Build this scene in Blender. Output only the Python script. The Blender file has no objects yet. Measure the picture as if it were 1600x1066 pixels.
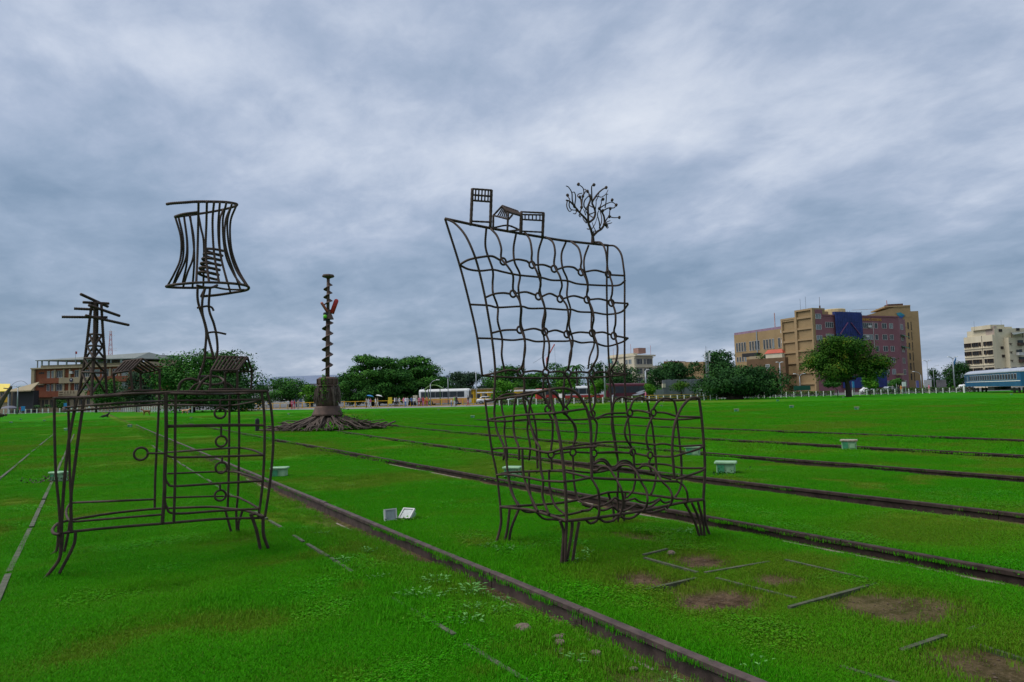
import bpy, math, random
import numpy as np
from mathutils import Vector, Matrix, Euler

scene = bpy.context.scene
COL = scene.collection
R = math.radians
rng = np.random.default_rng(7)
random.seed(7)

# ------------------------------------------------------------------ camera
H = 1.62                       # eye height in metres; tracks run along +Y
YAW, PITCH, ROLL = 0.547069, 0.076959, 0.024495
FOC = 1089.0 / 1600.0
cy_, sy_, cp_, sp_ = math.cos(YAW), math.sin(YAW), math.cos(PITCH), math.sin(PITCH)
fwd = Vector((sy_ * cp_, cy_ * cp_, sp_))
right0 = Vector((cy_, -sy_, 0.0))
up0 = right0.cross(fwd)
right = right0 * math.cos(ROLL) - up0 * math.sin(ROLL)
up = right0 * math.sin(ROLL) + up0 * math.cos(ROLL)
cam_d = bpy.data.cameras.new('camera')
cam = bpy.data.objects.new('camera', cam_d)
COL.objects.link(cam)
cam.matrix_world = Matrix(((right.x, up.x, -fwd.x, 0), (right.y, up.y, -fwd.y, 0), (right.z, up.z, -fwd.z, H), (0, 0, 0, 1)))
cam_d.sensor_width = 36.0
cam_d.lens = 36.0 * FOC
cam_d.clip_start = 0.05
cam_d.clip_end = 6000
scene.camera = cam
scene.view_settings.view_transform = 'Standard'
scene.view_settings.look = 'None'
scene.view_settings.gamma = 1.0
scene.view_settings.exposure = 0.95
scene.view_settings.use_curve_mapping = False

# ------------------------------------------------------------------ sky and sun (overcast)
SUN_EL, SUN_AZ = R(58), R(300)          # azimuth clockwise from +Y
world = bpy.data.worlds.new('World')
scene.world = world
world.use_nodes = True
nt = world.node_tree
for n in list(nt.nodes):
    nt.nodes.remove(n)
def wn(t, **k):
    n = nt.nodes.new(t)
    for a, b in k.items():
        setattr(n, a, b)
    return n
def wmath(op, a, b=None):
    n = wn('ShaderNodeMath', operation=op)
    for i, v in enumerate((a, b)):
        if v is None:
            continue
        if isinstance(v, (int, float)):
            n.inputs[i].default_value = v
        else:
            nt.links.new(v, n.inputs[i])
    return n.outputs[0]
tc = wn('ShaderNodeTexCoord')
sp = wn('ShaderNodeSeparateXYZ')
nt.links.new(tc.outputs['Generated'], sp.inputs[0])
zpos = wmath('MAXIMUM', sp.outputs[2], 0.0)
den = wmath('ADD', zpos, 0.22)
comb = wn('ShaderNodeCombineXYZ')
nt.links.new(wmath('DIVIDE', sp.outputs[0], den), comb.inputs[0])
nt.links.new(wmath('DIVIDE', sp.outputs[1], den), comb.inputs[1])
def wnoise(scale, detail, rough, dist, off=(0, 0, 0), stretch=(1, 1, 1), rot=0.0):
    m = wn('ShaderNodeMapping')
    m.inputs['Location'].default_value = off
    m.inputs['Scale'].default_value = stretch
    m.inputs['Rotation'].default_value = (0, 0, rot)
    nt.links.new(comb.outputs[0], m.inputs[0])
    n = wn('ShaderNodeTexNoise')
    n.inputs['Scale'].default_value = scale
    n.inputs['Detail'].default_value = detail
    n.inputs['Roughness'].default_value = rough
    n.inputs['Distortion'].default_value = dist
    nt.links.new(m.outputs[0], n.inputs['Vector'])
    return n.outputs[0]
big = wnoise(0.8, 3, 0.5, 0.3, (10.21, 5.09, 0.4), (1.0, 0.85, 1), 0.6)
mid = wnoise(2.3, 8, 0.56, 0.25, (12.43, 12.1, 1.0), (1.0, 0.8, 1), 0.5)
fine = wnoise(8.0, 7, 0.6, 0.3, (1.3, 5.2, 2.0), (1.0, 0.75, 1), 0.5)
s = wmath('ADD', wmath('MULTIPLY', big, 0.55), wmath('ADD', wmath('MULTIPLY', mid, 0.50), wmath('MULTIPLY', fine, 0.22)))
# the deck looks deeper low down and thinner towards the zenith
el = wn('ShaderNodeFloatCurve')
cv = el.mapping.curves[0]
cv.points[0].location = (0.0, 0.50)
cv.points[1].location = (1.0, 0.48)
for px_, py_ in ((0.05, 0.50), (0.13, 0.41), (0.24, 0.47), (0.36, 0.62), (0.5, 0.53), (0.7, 0.48)):
    cv.points.new(px_, py_)
el.mapping.update()
nt.links.new(zpos, el.inputs['Value'])
s2 = wmath('ADD', s, wmath('SUBTRACT', wmath('MULTIPLY', el.outputs[0], 0.75), 0.400))
ramp = wn('ShaderNodeValToRGB')
nt.links.new(s2, ramp.inputs[0])
cr = ramp.color_ramp
cr.elements[0].position, cr.elements[0].color = 0.40, (0.185, 0.265, 0.38, 1)
cr.elements[1].position, cr.elements[1].color = 0.86, (0.72, 0.76, 0.83, 1)
for p_, c_ in ((0.52, (0.27, 0.35, 0.475, 1)), (0.61, (0.365, 0.435, 0.565, 1)), (0.70, (0.50, 0.56, 0.675, 1))):
    e = cr.elements.new(p_)
    e.color = c_
sky = wn('ShaderNodeTexSky', sky_type='NISHITA', sun_disc=False)
sky.sun_elevation, sky.sun_rotation = SUN_EL, SUN_AZ
sky.air_density, sky.dust_density = 1.0, 2.0
boost = wn('ShaderNodeMix', data_type='RGBA', blend_type='MULTIPLY')
boost.inputs[0].default_value = 1.0
nt.links.new(ramp.outputs[0], boost.inputs[6])
boost.inputs[7].default_value = (4.3, 4.3, 4.3, 1)
mixs = wn('ShaderNodeMix', data_type='RGBA')
mixs.inputs[0].default_value = 0.94
nt.links.new(sky.outputs[0], mixs.inputs[6])
nt.links.new(boost.outputs[2], mixs.inputs[7])
bg = wn('ShaderNodeBackground')
bg.inputs['Strength'].default_value = 0.13
nt.links.new(mixs.outputs[2], bg.inputs[0])
wo = wn('ShaderNodeOutputWorld')
nt.links.new(bg.outputs[0], wo.inputs[0])

sun_d = bpy.data.lights.new('sun', 'SUN')
sun_d.energy = 1.5
sun_d.angle = R(50)
sun_d.color = (1.0, 0.97, 0.92)
sun = bpy.data.objects.new('sun', sun_d)
COL.objects.link(sun)
sdir = Vector((math.sin(SUN_AZ) * math.cos(SUN_EL), math.cos(SUN_AZ) * math.cos(SUN_EL), math.sin(SUN_EL)))
sun.rotation_euler = sdir.to_track_quat('Z', 'Y').to_euler()
sun.location = (0, 0, 60)

# ------------------------------------------------------------------ helpers
def spot(px, d):
    """ground position at depth d metres from the viewpoint, on the bearing that reads px across a 1600-wide frame"""
    a = (px - 800.0) / 1089.0 * d
    return (a * cy_ + d * sy_, -a * sy_ + d * cy_)
def lift(px, py, d):
    """height in metres of a point seen at py on that bearing"""
    return H + (617.0 - 0.0245 * (px - 800.0) - py) / 1089.0 * d
def setp(o, label=None, cat=None, group=None, kind=None):
    if label: o['label'] = label
    if cat: o['category'] = cat
    if group: o['group'] = group
    if kind: o['kind'] = kind
    return o
def thing(name, label, cat, loc=(0, 0, 0), group=None):
    o = bpy.data.objects.new(name, None)
    o.empty_display_size = 0.2
    COL.objects.link(o)
    o.location = loc
    return setp(o, label, cat, group)
def wloc(o):
    v = Vector(o.location)
    while o.parent:
        o = o.parent
        v = v + Vector(o.location)
    return v
def mesh(name, verts, faces, mat, parent=None, smooth=False, loc=None):
    """verts are world coordinates; the object's origin is at loc (or its parent's origin)"""
    me = bpy.data.meshes.new(name)
    v = np.asarray(verts, dtype=float).reshape(-1, 3)
    o = bpy.data.objects.new(name, me)
    base = np.array(wloc(parent)) if parent is not None else np.zeros(3)
    off = np.array(loc, dtype=float) if loc is not None else base
    me.from_pydata((v - off).tolist(), [], faces if isinstance(faces, list) else faces.tolist())
    if smooth:
        me.polygons.foreach_set('use_smooth', [True] * len(me.polygons))
    me.update()
    if mat is not None:
        for m_ in (mat if isinstance(mat, (list, tuple)) else [mat]):
            me.materials.append(m_)
    COL.objects.link(o)
    if parent is not None:
        o.parent = parent
    o.location = tuple(off - base)
    return o
class MB:
    """collects shapes in world coordinates for one mesh"""
    def __init__(self):
        self.v, self.f, self.n = [], [], 0
    def add(self, v, f):
        v = np.asarray(v, dtype=float).reshape(-1, 3)
        self.v.append(v)
        self.f += [tuple(int(i) + self.n for i in q) for q in f]
        self.n += len(v)
        return self
    def box8(self, p):
        return self.add(p, [(0, 3, 2, 1), (4, 5, 6, 7), (0, 1, 5, 4), (1, 2, 6, 5), (2, 3, 7, 6), (3, 0, 4, 7)])
    def box(self, x0, x1, y0, y1, z0, z1, bev=0.0):
        if bev <= 0:
            return self.box8([(x0, y0, z0), (x1, y0, z0), (x1, y1, z0), (x0, y1, z0), (x0, y0, z1), (x1, y0, z1), (x1, y1, z1), (x0, y1, z1)])
        b = bev
        lo = [(x0 + b, y0), (x1 - b, y0), (x1, y0 + b), (x1, y1 - b), (x1 - b, y1), (x0 + b, y1), (x0, y1 - b), (x0, y0 + b)]
        cx, cy = (x0 + x1) / 2, (y0 + y1) / 2
        ins = [(cx + (x - cx) * (1 - 2 * b / (x1 - x0)), cy + (y - cy) * (1 - 2 * b / (y1 - y0))) for x, y in lo]
        v = [(x, y, z0) for x, y in lo] + [(x, y, z1 - b) for x, y in lo] + [(x, y, z1) for x, y in ins]
        f = [tuple(reversed(range(8)))] + [(i, (i + 1) % 8, 8 + (i + 1) % 8, 8 + i) for i in range(8)]
        f += [(8 + i, 8 + (i + 1) % 8, 16 + (i + 1) % 8, 16 + i) for i in range(8)] + [tuple(range(16, 24))]
        return self.add(v, f)
    def tube(self, pts, r, n=6, caps=True):
        v, f = tube_geo(pts, r, n, caps)
        return self.add(v, f)
    def lathe(self, prof, c, n=16, jag=0.0):
        v, f = [], []
        for r_, z_ in prof:
            for k in range(n):
                a = 2 * math.pi * k / n
                rr = r_ * (1 + (random.uniform(-jag, jag) if jag else 0))
                v.append((c[0] + rr * math.cos(a), c[1] + rr * math.sin(a), c[2] + z_))
        m = len(prof)
        for i in range(m - 1):
            for k in range(n):
                f.append((i * n + k, i * n + (k + 1) % n, (i + 1) * n + (k + 1) % n, (i + 1) * n + k))
        f.append(tuple(reversed(range(n))))
        f.append(tuple(range((m - 1) * n, m * n)))
        return self.add(v, f)
    def obj(self, name, mat, parent=None, smooth=False, loc=None):
        return mesh(name, np.concatenate(self.v), self.f, mat, parent, smooth, loc)
def catmull(pts, step):
    p = np.asarray(pts, dtype=float)
    if len(p) < 3:
        L = np.linalg.norm(p[1] - p[0])
        k = max(2, int(L / step) + 1)
        return p[0] + (p[1] - p[0]) * np.linspace(0, 1, k)[:, None]
    q = np.vstack([2 * p[0] - p[1], p, 2 * p[-1] - p[-2]])
    out = []
    for i in range(1, len(q) - 2):
        p0, p1, p2, p3 = q[i - 1], q[i], q[i + 1], q[i + 2]
        k = max(2, int(np.linalg.norm(p2 - p1) / step) + 1)
        t = np.linspace(0, 1, k, endpoint=False)[:, None]
        out.append(0.5 * ((2 * p1) + (-p0 + p2) * t + (2 * p0 - 5 * p1 + 4 * p2 - p3) * t ** 2 + (-p0 + 3 * p1 - 3 * p2 + p3) * t ** 3))
    out.append(p[-1:])
    return np.vstack(out)
def tube_geo(pts, r, n=6, caps=True):
    p = np.asarray(pts, dtype=float)
    m = len(p)
    rad = np.full(m, r) if np.isscalar(r) else np.asarray(r, dtype=float)
    t = np.gradient(p, axis=0)
    t /= np.maximum(np.linalg.norm(t, axis=1), 1e-9)[:, None]
    ref = np.array([0, 0, 1.0]) if abs(t[0][2]) < 0.9 else np.array([1.0, 0, 0])
    u = np.cross(t[0], ref); u /= np.linalg.norm(u)
    vs = []
    an = np.arange(n) * 2 * math.pi / n
    for i in range(m):
        u = u - t[i] * np.dot(u, t[i])
        u /= max(np.linalg.norm(u), 1e-9)
        w = np.cross(t[i], u)
        vs.append(p[i] + rad[i] * (np.cos(an)[:, None] * u + np.sin(an)[:, None] * w))
    v = np.vstack(vs)
    f = [(i * n + k, i * n + (k + 1) % n, (i + 1) * n + (k + 1) % n, (i + 1) * n + k) for i in range(m - 1) for k in range(n)]
    if caps:
        f += [tuple(reversed(range(n))), tuple(range((m - 1) * n, m * n))]
    return v, f

# ------------------------------------------------------------------ materials
def newmat(name):
    m = bpy.data.materials.new(name)
    m.use_nodes = True
    t = m.node_tree
    for n in list(t.nodes):
        t.nodes.remove(n)
    out = t.nodes.new('ShaderNodeOutputMaterial')
    b = t.nodes.new('ShaderNodeBsdfPrincipled')
    t.links.new(b.outputs[0], out.inputs[0])
    return m, t, b, out
def mat(name, c, rough=0.7, var=0.25, scale=3.0, bump=0.0, metal=0.0, c2=None, detail=5, spec=0.4, stretch=None, thr=(0.3, 0.7)):
    m, t, b, out = newmat(name)
    g = t.nodes.new('ShaderNodeTexCoord')
    vec = g.outputs['Object']
    if stretch:
        mp = t.nodes.new('ShaderNodeMapping')
        mp.inputs['Scale'].default_value = stretch
        t.links.new(vec, mp.inputs[0])
        vec = mp.outputs[0]
    no = t.nodes.new('ShaderNodeTexNoise')
    no.inputs['Scale'].default_value = scale
    no.inputs['Detail'].default_value = detail
    no.inputs['Roughness'].default_value = 0.65
    t.links.new(vec, no.inputs['Vector'])
    rp = t.nodes.new('ShaderNodeValToRGB')
    rp.color_ramp.elements[0].position, rp.color_ramp.elements[1].position = thr
    if c2 is None:
        lo = tuple(x * (1 - var) for x in c); hi = tuple(min(1, x * (1 + var)) for x in c)
    else:
        lo, hi = c, c2
    rp.color_ramp.elements[0].color = (*lo, 1)
    rp.color_ramp.elements[1].color = (*hi, 1)
    t.links.new(no.outputs[0], rp.inputs[0])
    t.links.new(rp.outputs[0], b.inputs['Base Color'])
    b.inputs['Roughness'].default_value = rough
    b.inputs['Metallic'].default_value = metal
    b.inputs['Specular IOR Level'].default_value = spec
    if bump:
        bp = t.nodes.new('ShaderNodeBump')
        bp.inputs['Strength'].default_value = bump
        bp.inputs['Distance'].default_value = 0.02
        t.links.new(no.outputs[0], bp.inputs['Height'])
        t.links.new(bp.outputs[0], b.inputs['Normal'])
    return m
def leafmat(name, dark, pale_tone, yellow=None, scale=0.6):  # leaf greens vary at random, by noise and from leaf to leaf
    m, t, b, out = newmat(name)
    g = t.nodes.new('ShaderNodeNewGeometry')
    n1 = t.nodes.new('ShaderNodeTexNoise')
    n1.inputs['Scale'].default_value = scale; n1.inputs['Detail'].default_value = 4
    t.links.new(g.outputs['Position'], n1.inputs['Vector'])
    add = t.nodes.new('ShaderNodeMath'); add.operation = 'MULTIPLY_ADD'
    t.links.new(g.outputs['Random Per Island'], add.inputs[0]); add.inputs[1].default_value = 0.35
    t.links.new(n1.outputs[0], add.inputs[2])
    rp = t.nodes.new('ShaderNodeValToRGB')
    rp.color_ramp.elements[0].position, rp.color_ramp.elements[0].color = 0.45, (*dark, 1)
    rp.color_ramp.elements[1].position, rp.color_ramp.elements[1].color = 0.85, (*pale_tone, 1)
    if yellow:
        e = rp.color_ramp.elements.new(0.97); e.color = (*yellow, 1)
    t.links.new(add.outputs[0], rp.inputs[0])
    t.links.new(rp.outputs[0], b.inputs['Base Color'])
    b.inputs['Roughness'].default_value = 0.7
    b.inputs['Specular IOR Level'].default_value = 0.1
    return m
M = {}
M['rebar'] = mat('rusty_rebar', (0.034, 0.022, 0.017), 0.75, 0, 9, 0.4, 0.0, (0.082, 0.050, 0.036), spec=.25, thr=(0.35, 0.75))
M['rail'] = mat('rusty_rail', (0.042, 0.029, 0.026), 0.7, 0, 6, 0.5, 0.0, (0.105, 0.072, 0.064), spec=.3, thr=(0.35, 0.7))
M['rail_dark'] = mat('dark_rusty_rail', (0.024, 0.016, 0.013), 0.8, 0, 6, 0.5, 0.0, (0.062, 0.041, 0.034), spec=.2, thr=(0.35, 0.7))
M['railweb'] = mat('rail_web', (0.028, 0.020, 0.016), 0.8, 0, 12, 0.6, 0.0, (0.07, 0.045, 0.03))
M['concrete'] = mat('old_concrete', (0.035, 0.05, 0.02), 0.95, 0, 14, 0.5, 0, (0.125, 0.125, 0.09))
M['mossy'] = mat('mossy_concrete', (0.025, 0.05, 0.012), 0.95, 0, 11, 0.6, 0, (0.10, 0.095, 0.065))
M['guard'] = mat('pale_guard_strip', (0.12, 0.10, 0.075), 0.85, 0, 10, 0.3, 0, (0.25, 0.215, 0.17))
M['stone'] = mat('ballast_stone', (0.085, 0.06, 0.042), 0.9, 0, 20, 0.6, 0, (0.19, 0.145, 0.11))
M['grit'] = mat('soil_grit', (0.05, 0.035, 0.022), 0.95, 0, 30, 0.3, 0, (0.15, 0.11, 0.08), spec=.15)
M['white'] = mat('white_paint', (0.72, 0.72, 0.70), 0.6, 0.12, 4)
M['yellow'] = mat('yellow_paint', (0.62, 0.36, 0.02), 0.5, 0.15, 4)
M['glass'] = mat('dark_window_glass', (0.035, 0.045, 0.052), 0.35, 0.3, 0.6, spec=0.3)
M['glass_pale'] = mat('curtained_window_glass', (0.16, 0.19, 0.20), 0.35, 0.3, 0.6, spec=0.35)
M['frame'] = mat('window_frame', (0.50, 0.50, 0.48), 0.5, 0.15, 2)
M['dark'] = mat('dark_paint', (0.02, 0.02, 0.022), 0.6, 0.3, 4)
M['metal'] = mat('galvanised_steel', (0.33, 0.36, 0.38), 0.45, 0.15, 3, metal=0.4)
M['wood'] = mat('weathered_driftwood', (0.045, 0.032, 0.025), 0.9, 0, 6, 0.6, 0, (0.13, 0.095, 0.075), stretch=(3, 3, 1))
M['rust'] = mat('rusted_iron_drum', (0.05, 0.03, 0.024), 0.7, 0, 3, 0.5, 0.1, (0.13, 0.075, 0.055))
M['bark'] = mat('tree_bark', (0.025, 0.019, 0.014), 0.9, 0, 4, 0.6, 0, (0.06, 0.046, 0.034), stretch=(3, 3, 0.6))
M['tan'] = mat('tan_tile', (0.30, 0.205, 0.10), 0.8, 0.12, 0.35)
M['tan_edge'] = mat('tan_tile_band', (0.33, 0.225, 0.115), 0.8, 0.10, 0.5)
M['mauve'] = mat('mauve_tile', (0.215, 0.085, 0.10), 0.75, 0.12, 0.35)
M['netting'] = mat('blue_scaffold_net', (0.018, 0.032, 0.15), 0.8, 0.35, 0.5)
M['cream'] = mat('cream_render', (0.56, 0.50, 0.36), 0.85, 0.12, 0.3)
M['stain'] = mat('stained_render', (0.52, 0.45, 0.31), 0.85, 0, 0.25, 0, 0, (0.66, 0.59, 0.44), stretch=(1, 1, 0.25))
M['brick'] = mat('red_brown_tile', (0.20, 0.058, 0.024), 0.8, 0.18, 0.5)
M['beige'] = mat('beige_band', (0.33, 0.265, 0.165), 0.85, 0.12, 0.4)
M['roofgrey'] = mat('grey_sheet_roof', (0.15, 0.17, 0.155), 0.6, 0.15, 0.4)
M['roofred'] = mat('red_sheet_roof', (0.42, 0.06, 0.025), 0.6, 0.15, 0.6)
M['asphalt'] = mat('asphalt', (0.10, 0.10, 0.10), 0.9, 0.2, 0.6)
M['paving'] = mat('grey_paving', (0.22, 0.21, 0.20), 0.9, 0.2, 0.8)
M['hedge'] = leafmat('hedge_leaf', (0.0144, 0.0420, 0.0072), (0.0600, 0.1320, 0.0144), None, 1.2)
M['leaf_bright'] = leafmat('bright_leaf', (0.0286, 0.1105, 0.0078), (0.0845, 0.2470, 0.0156), (0.1430, 0.2860, 0.0195), 0.9)
M['leaf_mid'] = leafmat('mid_leaf', (0.0139, 0.0651, 0.0109), (0.0496, 0.1628, 0.0202), (0.0853, 0.2170, 0.0232), 0.4)
M['leaf_dark'] = leafmat('dark_leaf', (0.0081, 0.0378, 0.0095), (0.0297, 0.0945, 0.0175), (0.0473, 0.1283, 0.0216), 0.35)
M['leaf_grey'] = leafmat('grey_green_leaf', (0.0144, 0.0384, 0.0216), (0.0408, 0.0816, 0.0384), None, 0.4)
M['leaf_yellow'] = leafmat('yellowing_leaf', (0.0135, 0.0540, 0.0054), (0.0567, 0.1418, 0.0108), (0.1755, 0.1755, 0.0162), 0.45)
M['weed'] = leafmat('weed_leaf', (0.05, 0.155, 0.03), (0.12, 0.30, 0.07), None, 9.0)
# ------------------------------------------------------------------ ground
RAILS = [(-1.66, 0), (-0.62, 0), (2.13, 0), (3.17, 1), (6.74, 1), (9.70, 1), (13.55, 1), (17.6, 1), (22.4, 1), (27.3, 0), (33.4, 0)]
DIRT = [  # centre x, y, half sizes, strength
    (4.22, 4.78, .36, .40, 1.0), (5.02, 4.92, .38, .44, 1.0), (4.28, 3.98, .40, .42, 1.0), (5.04, 4.06, .28, .30, .9), (5.15, 3.02, .55, .55, .85), (4.45, 2.13, .42, .42, .9),
    (1.66, 8.85, .22, .35, .6), (2.53, 3.85, .16, .18, .9), (5.3, 6.15, .28, .4, .75), (4.1, 6.65, .16, .42, .6), (2.75, 3.3, .22, .30, .7), (2.9, 5.45, .16, .5, .5), (2.9, 9.8, .22, .9, .4), (5.95, 8.3, .3, .8, .35), (2.5, 3.0, .2, .25, .6), (0.55, 6.9, .5, .35, .3)]
def vnoise(x, y, seed, sc):
    """cheap smooth value noise"""
    x = np.asarray(x) * sc; y = np.asarray(y) * sc
    xi = np.floor(x).astype(np.int64); yi = np.floor(y).astype(np.int64)
    fx = x - xi; fy = y - yi
    fx = fx * fx * (3 - 2 * fx); fy = fy * fy * (3 - 2 * fy)
    def h(a, b):
        n = (a * 374761393 + b * 668265263 + seed * 974711) & 0x7fffffff
        n = ((n ^ (n >> 13)) * 1274126177) & 0x7fffffff
        return ((n ^ (n >> 16)) & 0xffff) / 65535.0
    return (h(xi, yi) * (1 - fx) + h(xi + 1, yi) * fx) * (1 - fy) + (h(xi, yi + 1) * (1 - fx) + h(xi + 1, yi + 1) * fx) * fy
def fbm(x, y, seed, sc):
    return (vnoise(x, y, seed, sc) + 0.5 * vnoise(x, y, seed + 1, sc * 2.1) + 0.25 * vnoise(x, y, seed + 2, sc * 4.3)) / 1.75
def sstep(a, b, v):
    t = np.clip((v - a) / (b - a), 0, 1)
    return t * t * (3 - 2 * t)
def rail_x(base, y):
    """the tracks fan out a little into the yard"""
    y = np.asarray(y, dtype=float)
    if base in (9.70, 13.55):
        return base + 0.0016 * np.maximum(y - 8, 0) ** 2 * (1.0 if base < 12 else 1.15)
    if base == 3.17:
        return base + 0.00035 * np.maximum(y - 45, 0) ** 2
    return base + 0 * y
def gfields(x, y):
    """height, bare earth, dryness of the lawn at x, y"""
    x = np.asarray(x, dtype=float); y = np.asarray(y, dtype=float)
    near = 1 - sstep(40, 70, np.hypot(x, y))
    z = (fbm(x, y, 11, 0.5) - 0.5) * 0.05 * near
    dirt = np.zeros_like(x); dry = np.zeros_like(x)
    jx = x + (fbm(x, y, 5, 2.5) - .5) * .35; jy = y + (fbm(x, y, 6, 2.5) - .5) * .35
    for cx, cy, ax, ay, st in DIRT:
        q = np.sqrt(((jx - cx) / ax) ** 2 + ((jy - cy) / ay) ** 2)
        dd = st * (1 - sstep(.6, 1.15, q))
        dirt = np.maximum(dirt, dd)
        dry = np.maximum(dry, 1.0 * st * (1 - sstep(.7, 2.0, q)))
        z = z - 0.045 * dd * near
    # the plots of old sleepers are thinner turf
    plot = sstep(3.2, 3.9, jx) * (1 - sstep(5.4, 6.3, jx)) * (1 - sstep(5.0, 6.6, jy))
    dry = np.maximum(dry, plot * (0.35 + 0.75 * fbm(x, y, 31, 1.4)))
    # between the first pair of rails the bed is lower and weedy
    bed = sstep(2.2, 2.5, x) * (1 - sstep(3.165, 3.182, x))
    z = z - bed * (0.02 + 0.05 * sstep(2.3, 2.9, x) + .05 * sstep(2.9, 3.08, x)) * near
    dry = np.maximum(dry, bed * (0.25 + 0.55 * fbm(x, y, 41, 1.1)))
    for rx, vis in RAILS[4:]:
        d = rail_x(rx, y) - x
        fur = vis * sstep(-.014, 0.002, d) * (1 - sstep(.22, .85, d))
        z = z - 0.085 * fur * near
        dirt = np.maximum(dirt, fur * (sstep(.38, .62, fbm(x, y, 51, 1.6)) * .9 * (1 - sstep(.08, .26, d)) + .7 * (1 - sstep(.05, .12, d))))
        dry = np.maximum(dry, fur * .22)
    d = 3.17 - x
    dirt = np.maximum(dirt, sstep(-.012, .004, d) * ((1 - sstep(.07, .14, d)) * .85 + sstep(.42, .60, fbm(x, y, 61, 2.2)) * .9 * (1 - sstep(.16, .42, d))))
    dry = np.maximum(dry, 0.75 * sstep(.56, .74, fbm(x, y, 71, .22)))
    dry = np.maximum(dry, 0.8 * sstep(.53, .76, fbm(x, y, 75, .9)) * near)
    dry = np.maximum(dry, 0.6 * sstep(.60, .80, fbm(x, y, 77, 3.0)) * near)
    return z, np.clip(dirt, 0, 1), np.clip(dry, 0, 1)
def axis(a, b, lo, hi, fine, grow=1.22, cap=60):
    pts = list(np.arange(lo, hi + 1e-6, fine))
    s = fine; p = lo
    left = []
    while p > a:
        s = min(s * grow, cap); p -= s; left.append(max(p, a))
    s = fine; p = pts[-1]; rightp = []
    while p < b:
        s = min(s * grow, cap); p += s; rightp.append(min(p, b))
    return np.array(left[::-1] + pts + rightp)
gx = axis(-1500, 2200, -1.0, 14.2, 0.075)
gy = axis(-600, 2600, 1.6, 12.0, 0.09)
# keep lines along the rails
gx = np.unique(np.round(np.concatenate([gx, [3.10, 3.14, 3.165, 3.184, 6.7, 6.736, 6.754, 9.69, 9.70, 9.714, 13.54, 13.55, 13.564, 17.2, 17.45, 17.59, 17.614, 22.0, 22.25, 22.39, 22.414]]), 4))
GXm, GYm = np.meshgrid(gx, gy, indexing='ij')
gz, gd, gq = gfields(GXm.ravel(), GYm.ravel())
nx_, ny_ = len(gx), len(gy)
ii, jj = np.meshgrid(np.arange(nx_ - 1), np.arange(ny_ - 1), indexing='ij')
a_ = (ii * ny_ + jj).ravel()
gfaces = np.stack([a_, a_ + ny_, a_ + ny_ + 1, a_ + 1], 1)
mg, tg, bg_, og = newmat('lawn')
def attr(t, name, typ='GEOMETRY'):
    n = t.nodes.new('ShaderNodeAttribute'); n.attribute_name = name; n.attribute_type = typ
    return n.outputs['Fac']
def mixc(t, fac, a, b):
    n = t.nodes.new('ShaderNodeMix'); n.data_type = 'RGBA'
    if isinstance(fac, (int, float)): n.inputs[0].default_value = fac
    else: t.links.new(fac, n.inputs[0])
    for i, c in ((6, a), (7, b)):
        if isinstance(c, tuple): n.inputs[i].default_value = (*c, 1)
        else: t.links.new(c, n.inputs[i])
    return n.outputs[2]
def tnoise(t, vec, scale, detail=4, rough=.6):
    n = t.nodes.new('ShaderNodeTexNoise')
    n.inputs['Scale'].default_value = scale; n.inputs['Detail'].default_value = detail; n.inputs['Roughness'].default_value = rough
    t.links.new(vec, n.inputs['Vector'])
    return n.outputs[0]
def mrange(t, v, a, b, c=0., d=1.):
    n = t.nodes.new('ShaderNodeMapRange'); n.interpolation_type = 'SMOOTHSTEP'
    t.links.new(v, n.inputs[0])
    for i, q in enumerate((a, b, c, d)): n.inputs[1 + i].default_value = q
    return n.outputs[0]
GREEN_A, GREEN_B, GREEN_DRY = (0.019, 0.182, 0.0012), (0.046, 0.228, 0.0015), (0.140, 0.150, 0.014)
def lawn_colour(t, pos, dry):
    """shared by the sheet and the blades: lush and paler swathes, then dry straw"""
    c = mixc(t, mrange(t, tnoise(t, pos, 0.13, 3), .38, .66), GREEN_A, GREEN_B)
    c = mixc(t, mrange(t, tnoise(t, pos, 0.75, 4), .45, .72, 0, .7), c, (0.026, 0.205, 0.002))
    c = mixc(t, mrange(t, tnoise(t, pos, 2.6, 4), .5, .75, 0, .5), c, (0.012, 0.110, 0.002))
    c = mixc(t, mrange(t, tnoise(t, pos, 1.3, 6, .7), .52, .74, 0, .45), c, (0.075, 0.135, 0.004))
    c = mixc(t, mrange(t, tnoise(t, pos, 5.5, 5, .7), .5, .8, 0, .5), c, (0.010, 0.085, 0.003))
    return mixc(t, dry, c, GREEN_DRY)
geo = tg.nodes.new('ShaderNodeNewGeometry')
pos = geo.outputs['Position']
dry_s = attr(tg, 'dry'); dirt_s = attr(tg, 'dirt')
lc = lawn_colour(tg, pos, mrange(tg, dry_s, 0, 1, 0, .75))
lc = mixc(tg, mrange(tg, tnoise(tg, pos, 9.0, 6, .7), .42, .72, 0, .35), lc, (0.012, 0.075, 0.002))
lc = mixc(tg, mrange(tg, tnoise(tg, pos, 55.0, 4, .8), .45, .65, 0, .45), lc, (0.009, 0.055, 0.002))
soil = mixc(tg, mrange(tg, tnoise(tg, pos, 6.0, 8, .75), .35, .68), (0.040, 0.026, 0.015), (0.150, 0.100, 0.062))
soil = mixc(tg, mrange(tg, tnoise(tg, pos, 45.0, 4, .8), .5, .72, 0, .55), soil, (0.19, 0.145, 0.105))
soil = mixc(tg, mrange(tg, tnoise(tg, pos, 28.0, 5, .8), .55, .7, 0, .7), soil, (0.022, 0.016, 0.009))
lc = mixc(tg, dirt_s, lc, soil)
tg.links.new(lc, bg_.inputs['Base Color'])
bg_.inputs['Roughness'].default_value = 0.95
bg_.inputs['Specular IOR Level'].default_value = 0.03
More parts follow.
